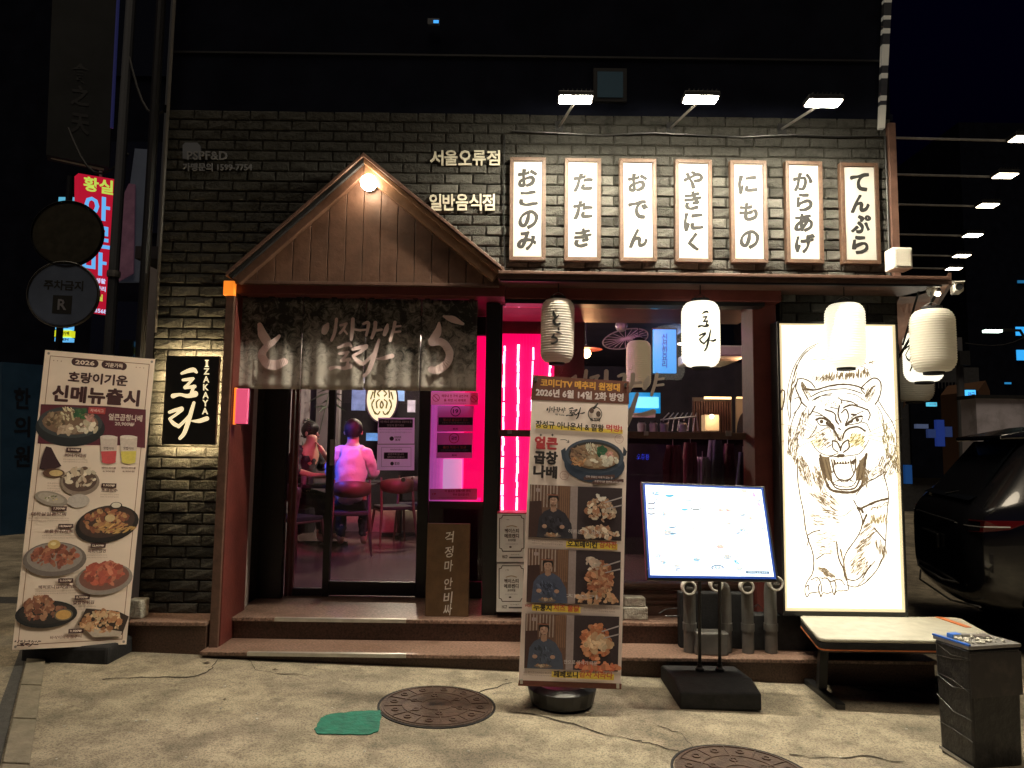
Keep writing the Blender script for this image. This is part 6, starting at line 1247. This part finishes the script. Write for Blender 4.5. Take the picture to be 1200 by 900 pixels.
# ================================================================== interior seen through the window
def wbox(nm, u0, u1, v0, v1, Y, dep, m_, par, bev=0): return MB().box(X(u0,(v0+v1)/2,Y), X(u1,(v0+v1)/2,Y), Y, Y+dep, Z((u0+u1)/2,v1,Y), Z((u0+u1)/2,v0,Y)).build(nm, m_, par, bevel=bev)
def one(nm, lb, cat, u, v, Y): return thing(nm, lb, cat, tuple(P(u, v, Y)))
T = one('blue_sign_reflection', 'reflection of a blue street sign, added as a glowing box between the two lanterns', 'sign', 779, 440, 7.6); wbox('lit_face', 766, 792.5, 386, 437, 7.6, .05, mat('reflected_blue', (.1,.5,.9), .4, emit=(.02,.33,.85), estr=.85), T); wbox('casing', 764.5, 794, 384.5, 438.5, 7.66, .05, M['black'], T)  # street sign reflection built as a glowing box behind the glass
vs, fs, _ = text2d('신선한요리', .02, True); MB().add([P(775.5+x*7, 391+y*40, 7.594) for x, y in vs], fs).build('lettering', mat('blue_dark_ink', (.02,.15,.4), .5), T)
T = one('blue_menu_screen', 'bright cyan lit menu screen low behind the banner', 'screen', 755, 490, 7.9); wbox('lit_face', 745, 772, 465, 478, 7.9, .05, mat('cyan_face', (.3,.8,.9), .4, emit=(.12,.62,.95), estr=1.4), T); wbox('casing', 736, 774, 460, 484, 7.96, .05, mat('cyan_case', (.05,.3,.5), .4, emit=(.0,.22,.5), estr=.7), T); wbox('shelf', 742, 768, 484, 489, 7.85, .1, M['paleplastic'], T)
T = one('air_conditioner', 'ceiling cassette air conditioner with a pale square grille', 'air conditioner', 858, 448, 9.0); MB().box(X(822,445,8.4), X(880,445,8.4), 8.4, 9.6, 2.62, 2.75).build('body', M['paleplastic'], T, bevel=.02); MB().box(X(834,445,8.6), X(868,445,8.6), 8.7, 9.3, 2.6, 2.619).build('grille', M['pvc'], T)
T = one('kitchen_shelf', 'warm lit slatted kitchen counter niche with under shelf light', 'shelf', 835, 505, 10.6); wbox('back_panel', 812, 858, 466, 512, 10.6, .05, mat('slat_back', (.14,.11,.09), .6), T)
for k in range(15): wbox('slat', 813+k*3, 814.6+k*3, 470, 510, 10.5, .08, M['chair'], T)
wbox('light_bar', 826, 857, 465, 467.5, 10.35, .05, mat('warm_bar', (.9,.7,.4), .4, emit=(1,.65,.28), estr=3), T); wbox('lamp_box', 826, 843, 486, 505, 10.2, .2, mat('warm_box', (.7,.5,.3), .5, emit=(1,.62,.3), estr=.25), T, .01); p = P(835,488,10.1); spot('lamp_light', tuple(p), 6, (1,.75,.45), .03)
MB().ball(tuple(P(834,488,10.12)), .03, n=10, m=7).build('bulb', M['bulbw'], T)
T = one('side_niche', 'warm lit niche with a rounded dark arch at the window edge', 'niche', 872, 505, 10.6); wbox('back_panel', 863, 882, 466, 512, 10.6, .05, mat('niche_back', (.3,.22,.15), .6, emit=(1,.6,.3), estr=.06), T); wbox('light_bar', 864, 881, 465, 467, 10.4, .05, mat('warm_bar2', (.9,.7,.4), .4, emit=(1,.65,.28), estr=1.6), T)
MB().slab([P(864+9.5*(1-math.cos(R(a))), 509-26*math.sin(R(a)), 10.5) for a in range(0, 181, 15)], (0,.04,0)).build('arch', M['dark'], T); MB().ball(tuple(P(879,484,10.3)), .022, n=10, m=7).build('bulb', M['bulb'], T)
T = one('drying_rack', 'white wire dish rack on the counter beneath the blue screen', 'rack', 795, 500, 9.0)
for k in range(7): MB().tube([P(776+k*6,505,9.0), P(778+k*6,490,9.0), P(784+k*5.4,484,9.2)], .008, 5).build('rail', M['alu'], T)
MB().tube([P(774,492,9.0), P(816,488,9.0), P(818,505,9.0)], .012, 5).build('top_rail', M['alu'], T)
T = one('ceiling_fan', 'pale round fan cage hanging near the ceiling behind the window', 'fan', 730, 400, 8.0)
cc = P(733,397,8.0); mb = MB(); 
for k in range(10): g = math.pi*k/10; mb.tube([cc + Vector((.26*math.cos(g+a), .0, .11*math.sin(g+a)+.05*math.cos(g+a))) for a in (0, math.pi)], .004, 4)
mb.build('blade_guard', M['steel'], T); MB().tube([cc + Vector((.26*math.cos(R(a)), 0, .11*math.sin(R(a))+.05*math.cos(R(a)))) for a in range(0, 361, 15)], .008, 5).build('guard_ring', M['steel'], T); MB().ball(tuple(P(728,382,8.0)), .07, n=12, m=8).build('motor', M['steel'], T); MB().tube([P(728,375,8.0), P(728,358,8.0)], .01, 5).build('stem', M['black'], T)
wmat = [mat('coat_wine', (.12,.03,.055), .85, bump=.5, bscale=12), mat('coat_grey', (.10,.10,.14), .85, bump=.5, bscale=12), mat('coat_navy', (.03,.035,.08), .85, bump=.5, bscale=12), mat('coat_pale', (.28,.26,.3), .85, bump=.5, bscale=12)]
for i, (u0, u1, v0, v1, k, lb) in enumerate(((777,800,522,600,0,'wine coloured coat hanging behind the lower window pane'),(803,815,519,620,0,'narrow wine coat right beside the first coat'),(817,829,536,568,3,'pale jacket hanging above the screen'),(831,845,516,640,1,'grey coat near the metal clip'),(847,858,520,640,0,'dark wine coat second from the right'),(861,880,530,690,2,'navy coat at the window column'))):
    Y = 6.0 + i*.05; T = one('hanging_coat', lb, 'coat', (u0+u1)/2, v1, Y); T['group'] = 'coats hung behind the window'
    mb = MB(); vs = []; n1 = 10; n2 = 8
    for j in range(n2+1):
        for q in range(n1+1):
            s_ = q/n1; v = v0+(v1-v0)*j/n2; w_ = (.55+.45*min(1, j/2.0)); u = (u0+u1)/2+(u1-u0)*(s_-.5)*w_; pp = P(u, v, Y); vs.append(pp + Vector((0, -.05*math.cos((s_-.5)*math.pi)+.015*math.sin(q*2.3+i), 0)))
    mb.add(vs, [(j*(n1+1)+q, j*(n1+1)+q+1, (j+1)*(n1+1)+q+1, (j+1)*(n1+1)+q) for j in range(n2) for q in range(n1)]); o = mb.build('cloth', wmat[k], T, smooth=True); so = o.modifiers.new('s','SOLIDIFY'); so.thickness = .03
    MB().tube([P((u0+u1)/2, v0, Y), P((u0+u1)/2, v0-7, Y)], .004, 5).build('hanger_hook', M['steel'], T)
T = one('blue_bar_sign', 'small violet blue lit lettering deep under the window mullion', 'sign', 750, 541, 8.5); vs, fs, _ = text2d('오류동', .02); MB().add([P(746+x*15, 532+y*7, 8.5) for x, y in vs], fs).build('lettering', mat('violet_glow', (.1,.1,.9), .4, emit=(.06,.08,1), estr=1.2), T); wbox('backing', 742, 765, 526, 546, 8.53, .03, mat('violet_back', (.05,.03,.1), .6), T)
p = P(790,540,7.0); cl(p.x, 7.0, 11, (.8,.25,.5), 'purple tinted ceiling lamp behind the window'); cl(X(800,480,9.2), 9.2, 12, (.35,.5,1), 'cool ceiling lamp deep behind the window')
pp = [(752,497),(766,500),(778,503),(800,498)]
for i, (u, v) in enumerate(pp): T = one('glass_jar', ('pale jar under the blue screen','jar second along the counter','jar third along the counter','jar beneath the white rack')[i], 'jar', u, 506, 8.6); T['group'] = 'jars along the counter'; c = P(u, 506, 8.6); MB().lathe([(.05,0),(.055,.09),(.04,.11)], tuple(c), 12).build('jar_wall', M['steel'], T); MB().lathe([(.042,.111),(.042,.125)], tuple(c), 12).build('lid', M['black'], T)
T = one('counter', 'dark long counter inside just above the mullion line', 'counter', 800, 520, 9.4); MB().box(X(700,510,8.4), X(882,510,8.4), 8.4, 9.6, Z(800,507,8.4)-.06, Z(800,507,8.4)).build('counter_top', M['dark'], T, bevel=.006); MB().box(X(700,510,8.4)+.05, X(882,510,8.4)-.05, 8.5, 9.5, FL, Z(800,507,8.4)-.061).build('cabinet', M['dark'], T)

# ================================================================== parked car
def car():
    T = thing('parked_car', 'glossy black sport utility car parked behind the bin, rear to the light box', 'car', (4.00, 6.81, gz(5)), R(-17))      # heading +X, origin rear centre line
    W = .97
    #  s, zbot, zsill, zbelt, ztop, wb, wbelt, wroof
    st = [(0.00,.42,.55,.80,.84,.72,.74,.70),(.04,.34,.50,.95,1.00,.84,.84,.76),(.12,.28,.45,1.05,1.10,.93,.91,.74),(.30,.25,.42,1.10,1.30,.965,.95,.70),(.52,.24,.40,1.12,1.58,.97,.955,.68),(.75,.24,.40,1.12,1.71,.97,.955,.68),(1.2,.24,.40,1.10,1.75,.965,.95,.68),
          (2.0,.24,.40,1.06,1.77,.96,.945,.68),(2.7,.24,.40,1.04,1.72,.96,.94,.66),(3.15,.24,.40,1.02,1.42,.96,.93,.62),(3.55,.24,.40,1.00,1.12,.96,.92,.66),(4.1,.25,.42,.96,1.03,.95,.90,.62),(4.5,.30,.48,.85,.90,.88,.84,.5),(4.66,.38,.52,.66,.70,.76,.74,.5)]
    vs = []; 
    for s, zb, zs, zt, zr, wb, wt, wr in st:
        half = [(wb*.86,zb),(wb,zs),(wb*1.01,(zs+zt)/2),(wt,zt-.04),(wt*.975,zt),(wr+(wt-wr)*.45,zt+(zr-zt)*.55),(wr*1.0,zr-(zr-zt)*.1),(wr*.72,zr)]
        for y, z in half: vs.append((s, -y, z))
        for y, z in half[::-1]: vs.append((s, y, z))
    n_ = 16; fs = [(i*n_+k, (i+1)*n_+k, (i+1)*n_+(k+1) % n_, i*n_+(k+1) % n_) for i in range(len(st)-1) for k in range(n_)] + [tuple(range(n_)), tuple((len(st)-1)*n_+k for k in range(n_))[::-1]]
    o = MB().add(vs, fs).build('body', M['carpaint'], T, smooth=True, local=True); s_ = o.modifiers.new('Sub','SUBSURF'); s_.levels = 2; s_.render_levels = 2
    # rear window, side windows as inset dark glass
    MB().add([(.190,-.68,1.16),(.190,.68,1.16),(.53,.58,1.585),(.53,-.58,1.585),(.11,-.70,1.12),(.11,.70,1.12)], [(0,1,2,3),(4,5,1,0)]).build('rear_window', M['carglass'], T, local=True)
    for s in (-1, 1):
        y = lambda z: s*(.957-.53*(max(z,1.12)-1.12)*.96)
        for pts in (((.62,1.17),(1.18,1.15),(1.22,1.55),(.92,1.54)),((1.26,1.15),(2.05,1.12),(2.05,1.57),(1.30,1.56)),((2.10,1.12),(3.05,1.10),(2.72,1.52),(2.10,1.57))):
            MB().add([(a, y(b)+s*.012, b) for a, b in pts], [(0,1,2,3)]).build('side_window', M['carglass'], T, local=True)
        MB().tube([(.55,y(1.13)+s*.004,1.135),(1.2,y(1.13)+s*.006,1.13),(3.2,y(1.1)+s*.004,1.085)], .008, 6).build('chrome_strip', M['steel'], T, local=True)
        MB().slab([(.115,s*.60,.985),(.085,s*.85,.985),(.16,s*.955,.99),(.46,s*.975,1.0),(.30,s*.975,.93),(.14,s*.945,.905),(.07,s*.85,.90),(.09,s*.60,.90)], (-.018,s*.008,0)).build('tail_lamp', M['redlens'], T, local=True, bevel=.004)
        for z in (.94,): MB().tube([(.03,s*.60,z),(.05,s*.86,z),(.13,s*.965,z+.003),(.30,s*.99,z+.01)], .006, 6).build('lamp_chrome', M['steel'], T, local=True)
        for s2 in (.80, 3.72):
            MB().lathe([(.415,-.02),(.42,.01),(.35,.012),(.34,-.02)], (s2, s*.955, .40), 36, 'Y', cap=False).build('wheel_arch', M['blackmatte'], T, local=True)
            w_ = MB().lathe([(.24,-.11),(.33,-.115),(.362,-.08),(.362,.08),(.33,.115),(.24,.11)], (s2, s*.85, .362), 40, 'Y').build('wheel', M['tyre'], T, local=True, smooth=True)
            MB().lathe([(.235,-.10),(.24,.10)], (s2, s*.85, .362), 32, 'Y').build('rim', M['black'], w_, local=True)
            for k in range(5):
                g = 2*math.pi*k/5; c = Vector((s2, s*.965, .362)); d = Vector((math.cos(g),0,math.sin(g))); pn = Vector((-d.z,0,d.x)); MB().slab([c+d*.04+pn*.03, c+d*.23+pn*.018, c+d*.23-pn*.018, c+d*.04-pn*.03], (0,-s*.02,0)).build('spoke', M['steel'], w_, local=True)
        MB().slab([(2.9,s*.95,1.06),(3.0,s*1.12,1.05),(3.0,s*1.12,1.16),(2.9,s*.95,1.14)], (.08,0,0)).build('mirror', M['carpaint'], T, local=True, bevel=.02)
    MB().add([(.38,-.60,1.62),(.38,.60,1.62),(.86,.62,1.715),(.86,-.62,1.715),(.38,-.60,1.585),(.38,.60,1.585),(.76,.62,1.60),(.76,-.62,1.60)], [(0,1,2,3),(4,7,6,5),(0,4,5,1),(0,3,7,4),(1,5,6,2),(2,6,7,3)]).build('roof_spoiler', M['carpaint'], T, local=True, bevel=.015)
    MB().tube([(.03,-.60,.945),(.005,0,.95),(.03,.60,.945)], .009, 8).build('light_bar', M['blackmatte'], T, local=True)
    MB().box(-.03,.0,-.26,.26,.70,.82).build('number_plate_recess', M['black'], T, local=True, bevel=.01)
    MB().tube([(.05,-.80,.50),(-.03,-.4,.47),(-.03,.4,.47),(.05,.80,.50)], .010, 6).build('bumper_trim', M['steel'], T, local=True); MB().tube([(.10,-.90,.36),(.0,-.5,.33),(.0,.5,.33),(.10,.90,.36)], .008, 6).build('bumper_trim', M['steel'], T, local=True)
    MB().tube([(.13,.02,1.13),(.20,-.22,1.17),(.29,-.46,1.245)], [.012,.009,.006], 6).build('rear_wiper', M['blackmatte'], T, local=True)
    for s in (-1, 1): MB().tube([(.95,s*.60,1.70),(1.1,s*.61,1.735),(2.5,s*.60,1.735),(2.7,s*.59,1.69)], .016, 8).build('roof_rail', M['steel'], T, local=True)
    return T
car().scale = (1.04, 1.04, 1.11)

# ================================================================== street at the left
nb = thing('neighbour_building', 'dark unlit building wall at the left edge carrying signs', 'building', (-5.2, 9, 0)); 
MB().box(-18, -4.9, 11, 20, -.2, 14).build('wall', M['upper'], nb)
for k in range(4):
    z = 2.2+k*2.6; MB().box(-6.6, -5.6, 10.97, 10.995, z, z+1.5).build('window', M['carglass'], nb)
nc = thing('rear_building', 'dark tall building closing the alley behind the shop', 'building', (-3, 22, 0)); MB().box(-5.5, 8, 22, 30, -.2, 10).build('wall', M['upper'], nc)
for i, (u, v) in enumerate(((40,120),(20,330),(158,60))): MB().box(X(u,v,21.9), X(u,v,21.9)+1.2, 21.93, 21.99, Z(u,v,21.9), Z(u,v,21.9)+1.2).build('window', M['carglass'], nc)
# red vertical sign
q = [(92,203),(140,211),(133.5,370),(96,362)]; pl = Plane(P(*q[0],9.2), P(*q[1],9.6), P(*q[3],9.2)); p = pl.at(115,366)
T = thing('red_vertical_sign', 'tall red lit sign with yellow green 황실 and pale blue letters behind the round signs', 'sign', tuple(p)); q = [(92,203),(140,211),(134,368),(92,362)]
mb = MB(); sheetbox(mb, pl, q, .14); mb.build('sign_box', mat('red_sign_face', (.7,.02,.08), .4, emit=(.85,.012,.05), estr=.42), T)
pr = Print(pl, q, lift=.002, step=2e-5); r6 = lambda x, y: (x/3.6, 150+y/3.6); SKY = (.12,.42,.85); YG_ = (.45,.62,.08)
pr.text('황실', *r6(415,243), 33, 17, YG_, .045); pr.text('아', *r6(410,337), 29, 28, SKY, .07); pr.text('로', *r6(425,460), 22, 26, SKY, .06); pr.text('마', *r6(398,570), 29, 27, SKY, .07)
pr.text('생활', *r6(425,645), 12, 6, (.5,.6,.9), .03); pr.text('관리', *r6(425,678), 12, 6, (.5,.6,.9), .03); pr.text('실', *r6(420,715), 8, 8, YG_, .03); pr.text('3568', *r6(425,772), 15, 5, (.5,.6,.9), .03); pr.build('lettering', M['glowprint'], T)
MB().tube([pl.at(118,208,-.07), pl.at(118,196,-.07)], .02, 6).build('hanger', M['steel'], T)
for v, lb in ((270,'upper'),(292,'lower')): MB().tube([P(118,v,9.5), P(156,v+3,9.9)], .012, 5).build('bracket', M['steel'], T)
# round signs on a pole
def rsign(u, v, rx, lb, mt, plate):
    p = P(u, v, 6.6); r = rx/F*6.6; T = thing('round_road_sign', lb, 'road sign', tuple(p), R(8)); MB().lathe([(r-.01,-.012),(r,-.01),(r,.01),(r-.01,.012)], n=40, axis='Y').build('disc', mt, T, local=True)
    MB().lathe([(r+.012,-.018),(r+.018,-.01),(r+.018,.012),(r+.001,.014),(r+.001,-.018)], n=40, axis='Y', cap=False).build('rim', M['steel'] if plate else M['blackmatte'], T, local=True)
    MB().box(-.04,.04,.012,.05,-.05,.05).build('clamp', M['steel'], T, local=True)
    if plate:
        vs, fs, _ = text2d('주차금지', .03); MB().add([((x-.5)*r*1.15, -.0135, (.5-y)*r*.32+r*.28) for x, y in vs], fs).build('lettering', M['ink'], T, local=True)
        MB().box(-r*.28,r*.28,-.0135,-.0125,-r*.62,-r*.04).build('emblem', M['ink'], T, local=True); vs, fs, _ = text2d('R', .02); MB().add([((x-.5)*r*.26, -.0145, (.5-y)*r*.34-r*.33) for x, y in vs], fs).build('emblem_letter', M['alu'], T, local=True)
    return T
rsign(79.5,274,38.5,'dark round road sign covering part of the red vertical sign', mat('dark_disc', (.03,.027,.02), .8, spec=.1, var=.3), False)
rsign(74.5,345,38,'pale bluish round road sign with dark emblem under the dark one', mat('blue_disc', (.07,.09,.14), .5, var=.35, scale=2), True)
xp = X(74,330,6.72); T = thing('sign_pole', 'thin dark pole carrying the two round road signs', 'pole', (xp, 6.72, gz(-5))); MB().tube([(0,0,-.05),(0,0,3.95)], .03, 10).build('post', M['black'], T, local=True); MB().lathe([(.09,0),(.09,.03),(.035,.05)], n=14).build('base_collar', M['black'], T, local=True)
def litsign(u0, u1, v0, v1, Y, col, e, lb, txt=None, tc=None, cat='sign', nm='lit_sign', dep=.1):
    T = one(nm, lb, cat, (u0+u1)/2, v1, Y); wbox('lit_face', u0, u1, v0, v1, Y, dep, mat('face', col, .4, emit=col, estr=e), T); wbox('casing', u0-.6, u1+.6, v0-.6, v1+.6, Y+dep+.002, .04, M['black'], T)
    if txt: vs, fs, _ = text2d(txt, .03); MB().add([P(u0+(u1-u0)*(.1+.8*x), v0+(v1-v0)*(.18+.64*y), Y-.01) for x, y in vs], fs).build('lettering', mat('ink2', tc or (.02,.02,.02), .5), T)
    return T
litsign(68,91,231,252,9.9,(.10,.42,.62),.9,'pale blue lit sign edge behind the dark round sign'); litsign(64,88,304.5,312,10,(.10,.55,.75),1.0,'thin cyan lit strip sign between the two round signs')
litsign(65,82,378,386,10,(.12,.45,.85),1.1,'small blue lit sign topmost of three under the round signs','24시간'); litsign(64,83,387,394.5,10,(.7,.75,.02),.9,'small yellow lit sign between two blue ones','무인카페'); litsign(64,82,395.5,400,10,(.12,.45,.85),1.0,'small blue lit sign lowest of three near the menu banner','OPEN')
# clinic sign at far left
q = [(2,424),(52,428),(46,624),(0,628)]; pl = Plane(P(*q[0],7.0), P(*q[1],7.3), P(*q[3],7.0)); p = pl.at(20,624); T = thing('clinic_sign', 'dim teal vertical sign with dark stacked letters half hidden behind the menu banner', 'sign', tuple(p))
mb = MB(); sheetbox(mb, pl, q, .08); mb.build('sign_face', mat('teal_face', (.02,.04,.06), .35, var=.5, scale=3, emit=(.02,.06,.10), estr=.05), T); pr = Print(pl, q, lift=.003); 
for c_, v in (('한',467),('의',500),('원',535)): pr.text(c_, 26, v, 19, 25, (.01,.012,.02), .05)
pr.build('lettering', M['print'], T)
litsign(2,22,530,556,8.2,(.10,.45,.55),.9,'cyan lit window patch behind the teal sign at the frame edge', nm='lit_window', cat='window')
# dark hanging sign top left
q = [(62,-20),(137,-20),(128,196),(54,181)]; pl = Plane(P(*q[0],7.6), P(*q[1],7.9), P(*q[3],7.6)); p = pl.at(95,190); T = thing('dark_hanging_sign', 'large unlit dark sign with faint stacked characters above the red sign', 'sign', tuple(p))
mb = MB(); sheetbox(mb, pl, q, .18); mb.build('sign_box', mat('dark_sign_face', (.025,.027,.03), .7, spec=.1, var=.3, scale=1.5), T); pr = Print(pl, q, lift=.003)
for c_, v in (('食',86),('之',112),('天',145)): pr.text(c_, 94, v, 22, 24, (.01,.01,.012), .05)
pr.build('lettering', M['print'], T); MB().tube([P(139,-10,7.7), P(131,150,7.7)], .018, 6).build('blue_tube', mat('blue_tube', (.05,.05,.2), .3, emit=(.10,.12,.5), estr=.05), T); MB().tube([pl.at(60,183,-.09), pl.at(122,197,-.09)], .03, 6).build('lower_bar', M['steel'], T)
# poles and grey blue panel, a violet reflection put into its strip's colour
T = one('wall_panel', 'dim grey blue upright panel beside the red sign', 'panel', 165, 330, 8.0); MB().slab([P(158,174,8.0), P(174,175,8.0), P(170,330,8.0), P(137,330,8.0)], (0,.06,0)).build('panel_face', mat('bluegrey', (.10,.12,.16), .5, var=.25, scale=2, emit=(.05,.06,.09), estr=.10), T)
MB().slab([P(151,215,7.97), P(158,216,7.97), P(156,320,7.97), P(138,330,7.97), P(139,240,7.97)], (0,.02,0)).build('reflected_strip', mat('violet_reflection', (.16,.09,.13), .4, var=.6, scale=5, emit=(.2,.08,.12), estr=.12), T)
for u, Y, r, lb in ((150,6.9,.05,'slim dark utility pole nearer the red sign'),(203,6.4,.045,'slim dark utility pole just beside the brick shop')):
    x = X(u, 60, Y); T = thing('utility_pole', lb, 'pole', (x, Y, gz(x))); MB().tube([(0,0,-.1),(.0,0,9)], r, 12).build('post', mat('pole_paint', (.07,.075,.09), .6), T, local=True); MB().lathe([(r+.01,3.0),(r+.012,3.03),(r+.01,3.06)], n=14).build('band', M['steel'], T, local=True)
# ================================================================== street at the right
T = thing('pale_garden_wall', 'pale plastered low building wall beyond the black car', 'wall', (X(1170,520,14.5), 14.5, gz(5)))
MB().box(X(1145,500,14.5), X(1145,500,14.5)+9, 14.5, 15, gz(5)-.1, Z(1165,467,14.5)).build('wall_face', mat('pale_plaster', (.62,.58,.66), .8, var=.12, scale=1.5, bump=.2, dirt=(.2,.19,.2), dscale=1), T); MB().box(X(1145,500,14.5)-.05, X(1145,500,14.5)+9, 14.45, 15.05, Z(1165,467,14.5)+.001, Z(1165,467,14.5)+.07).build('coping', M['blackmatte'], T); wbox('vent_plate', 1171, 1180, 506, 512, 14.46, .03, M['black'], T)
T = thing('gabled_hut', 'brown narrow gabled hut roof peeking over the pale wall', 'hut', (X(1155,500,17), 17, gz(5))); MB().slab([(X(1148,500,17),17,-.1),(X(1162,500,17),17,-.1),(X(1162,500,17),17,Z(1155,458,17)),(X(1155,446,17),17,Z(1155,446,17)),(X(1148,500,17),17,Z(1155,458,17))], (0,1.5,0)).build('wall', mat('hut_brown', (.09,.04,.018), .7), T)
T = one('far_building', 'dark tall apartment building across the street at right', 'building', 1190, 520, 30); MB().box(X(1135,400,30), X(1135,400,30)+16, 30, 38, -.3, 16).build('wall', M['upper'], T)
for u, v, w_, h, e in ((1191,388,12,10,1.2),(1192,416,12,12,1.1),(1178,449,7,2,.5),(1193,330,8,3,.25)):
    MB().box(X(u,v,29.95), X(u+w_,v,29.95), 29.94, 30, Z(u,v+h/2,29.95), Z(u,v-h/2,29.95)).build('window', mat('lit_window_blue', (.05,.3,.6), .4, emit=(.03,.36,.85), estr=e), T)
T = one('low_far_building', 'dark low shopfront row between the light box and the car', 'building', 1090, 560, 20); MB().box(X(1040,500,20), X(1150,500,20), 20, 26, -.3, Z(1090,430,20)).build('wall', mat('shop_dark', (.04,.04,.045), .8, var=.3), T); wbox('shutter', 1068, 1118, 455, 560, 19.9, .08, M['upper'], T)
for k in range(9): wbox('awning_slat', 1094+k*4, 1095.5+k*4, 448, 462, 19.8, .05, M['upper'], T)
litsign(1133,1143.5,457,468.5,16,(.06,.42,.85),1.6,'small bright blue lit sign on the dark utility pole','약국',(.5,.8,1)); litsign(1098,1107,492,523,17,(.03,.07,.40),.25,'upright blue lit cross shaped sign middle bar'); litsign(1088,1097,503,513,17,(.05,.09,.30),.2,'blue glowing sign patch left of the cross bar'); litsign(1108,1116,500,512,17,(.05,.09,.30),.2,'blue glowing sign patch right of the cross bar')
litsign(1088,1098,471.5,476,17,(.10,.55,.75),1.0,'small cyan lit lettering sign low behind the lanterns','카페',(.6,.9,1)); litsign(1061,1069,545,567,9,(.02,.10,.35),.3,'dim blue crate like box by the light box edge'); litsign(1074,1088,497,502,17,(.12,.16,.3),.3,'faint grey blue strip beside the cross sign')
x = X(1131,500,15.8); T = thing('utility_pole', 'tall utility pole with a box carrying the small blue sign', 'pole', (x, 15.9, gz(5))); MB().tube([(0,0,-.2),(0,0,Z(1131,396,15.9)-gz(5))], [.10,.07], 12).build('post', mat('pole_concrete', (.10,.10,.11), .8), T, local=True); wbox('junction_box', 1125, 1137, 411, 428, 15.7, .3, M['blackmatte'], T)
p = P(1163,388.5,24); T = thing('street_lamp', 'distant lit street lamp with greenish white flat head', 'street lamp', (p.x+1.2, 24, gz(5))); MB().box(p.x-wloc(T).x-.28, p.x-wloc(T).x+.28, -.1, .1, p.z-gz(5)-.03, p.z-gz(5)+.05).build('lamp_head', mat('street_head', (.8,1,.85), .4, emit=(.75,1,.85), estr=5), T, local=True)
MB().tube([(0,0,0),(0,0,p.z-gz(5)-.4),(-.25,0,p.z-gz(5)+.05),(-.95,0,p.z-gz(5)+.06)], .05, 8).build('post', M['black'], T, local=True)
# striped upright at the top right corner of the shop
T = one('striped_post', 'pale and dark banded upright strip at the shop upper right corner', 'post', 1036, 150, YW-.04); pB = (1034,150); pT = (1042,-30); K_ = 17; L_s = [.5,.9,.3,.6,.3,1.2,.4,.8,.5,1.0,2.0,.7,.5,1.6,.5,.4,2.2]
mats = [mat('band_pale', (.45,.43,.38), .5, emit=(.5,.48,.4), estr=.16), mat('band_dark', (.04,.045,.06), .5)]; tot = sum(L_s); a = 0
for i, h in enumerate(L_s[::-1]):
    t0, t1 = a/tot, (a+h)/tot-.003; a += h; c = lambda t, du: P(pB[0]+(pT[0]-pB[0])*t+du*(1+.5*t), pB[1]+(pT[1]-pB[1])*t, YW-.05)
    MB().slab([c(t0,-3.2), c(t0,3.2), c(t1,3.2), c(t1,-3.2)], (0,.035,0)).build('band', mats[i % 2], T)
p = P(508,25,YW-.03); T = thing('indicator_light', 'tiny blue indicator light high on the dark upper wall', 'lamp', tuple(p)); MB().box(-.045,.045,0,.025,-.02,.025).build('housing', mats[1], T, local=True); MB().box(.0,.04,-.004,-.001,-.015,.008).build('lens', mat('blue_ind', (.1,.4,.9), .4, emit=(.05,.35,.9), estr=1.2), T, local=True)

# dim fronts across the street at the right: shutters, windows, cables
T = thing('shop_row', 'dim row of shop shutters and window bays beyond the pale wall', 'building', (8.5, 22, gz(5)))
MB().box(6.2, 13.5, 22, 26, -.3, 3.4).build('wall', mat('shop_row_wall', (.05,.048,.05), .8, var=.3, bump=.3), T)
for k in range(5):
    x = 6.5+k*1.35; f = MB().box(x, x+1.1, 21.95, 21.99, .1, 2.3).build('window', M['black'], T); MB().box(x+.06, x+.52, 21.93, 21.949, .2, 2.2).build('pane', mat('dim_pane', (.05,.06,.08), .2, emit=rnd.choice([(.3,.2,.1),(.08,.1,.2),(.1,.15,.2)]), estr=rnd.uniform(.02,.12)), f); MB().box(x+.58, x+1.04, 21.93, 21.949, .2, 2.2).build('pane', M['carglass'], f)
for i, (a, b, lb) in enumerate(((P(1131,402,15.9), P(1230,372,20), 'thin overhead cable rising from the utility pole to the right'),(P(1131,415,15.9), P(1060,408,19), 'thin overhead cable from the utility pole towards the lanterns'),(P(203,120,6.4), P(150,60,6.9), 'thin cable slung between the two dark poles'),(P(150,180,6.9), P(80,150,7.5), 'thin cable from the pole to the dark hanging sign'))):
    pts_ = [a.lerp(b, t/8) - Vector((0,0,.35*math.sin(math.pi*t/8))) for t in range(9)]; o = MB().tube(pts_, .012, 5).build('overhead_cable', M['blackmatte']); tag(o, lb, 'cable', 'overhead cables')
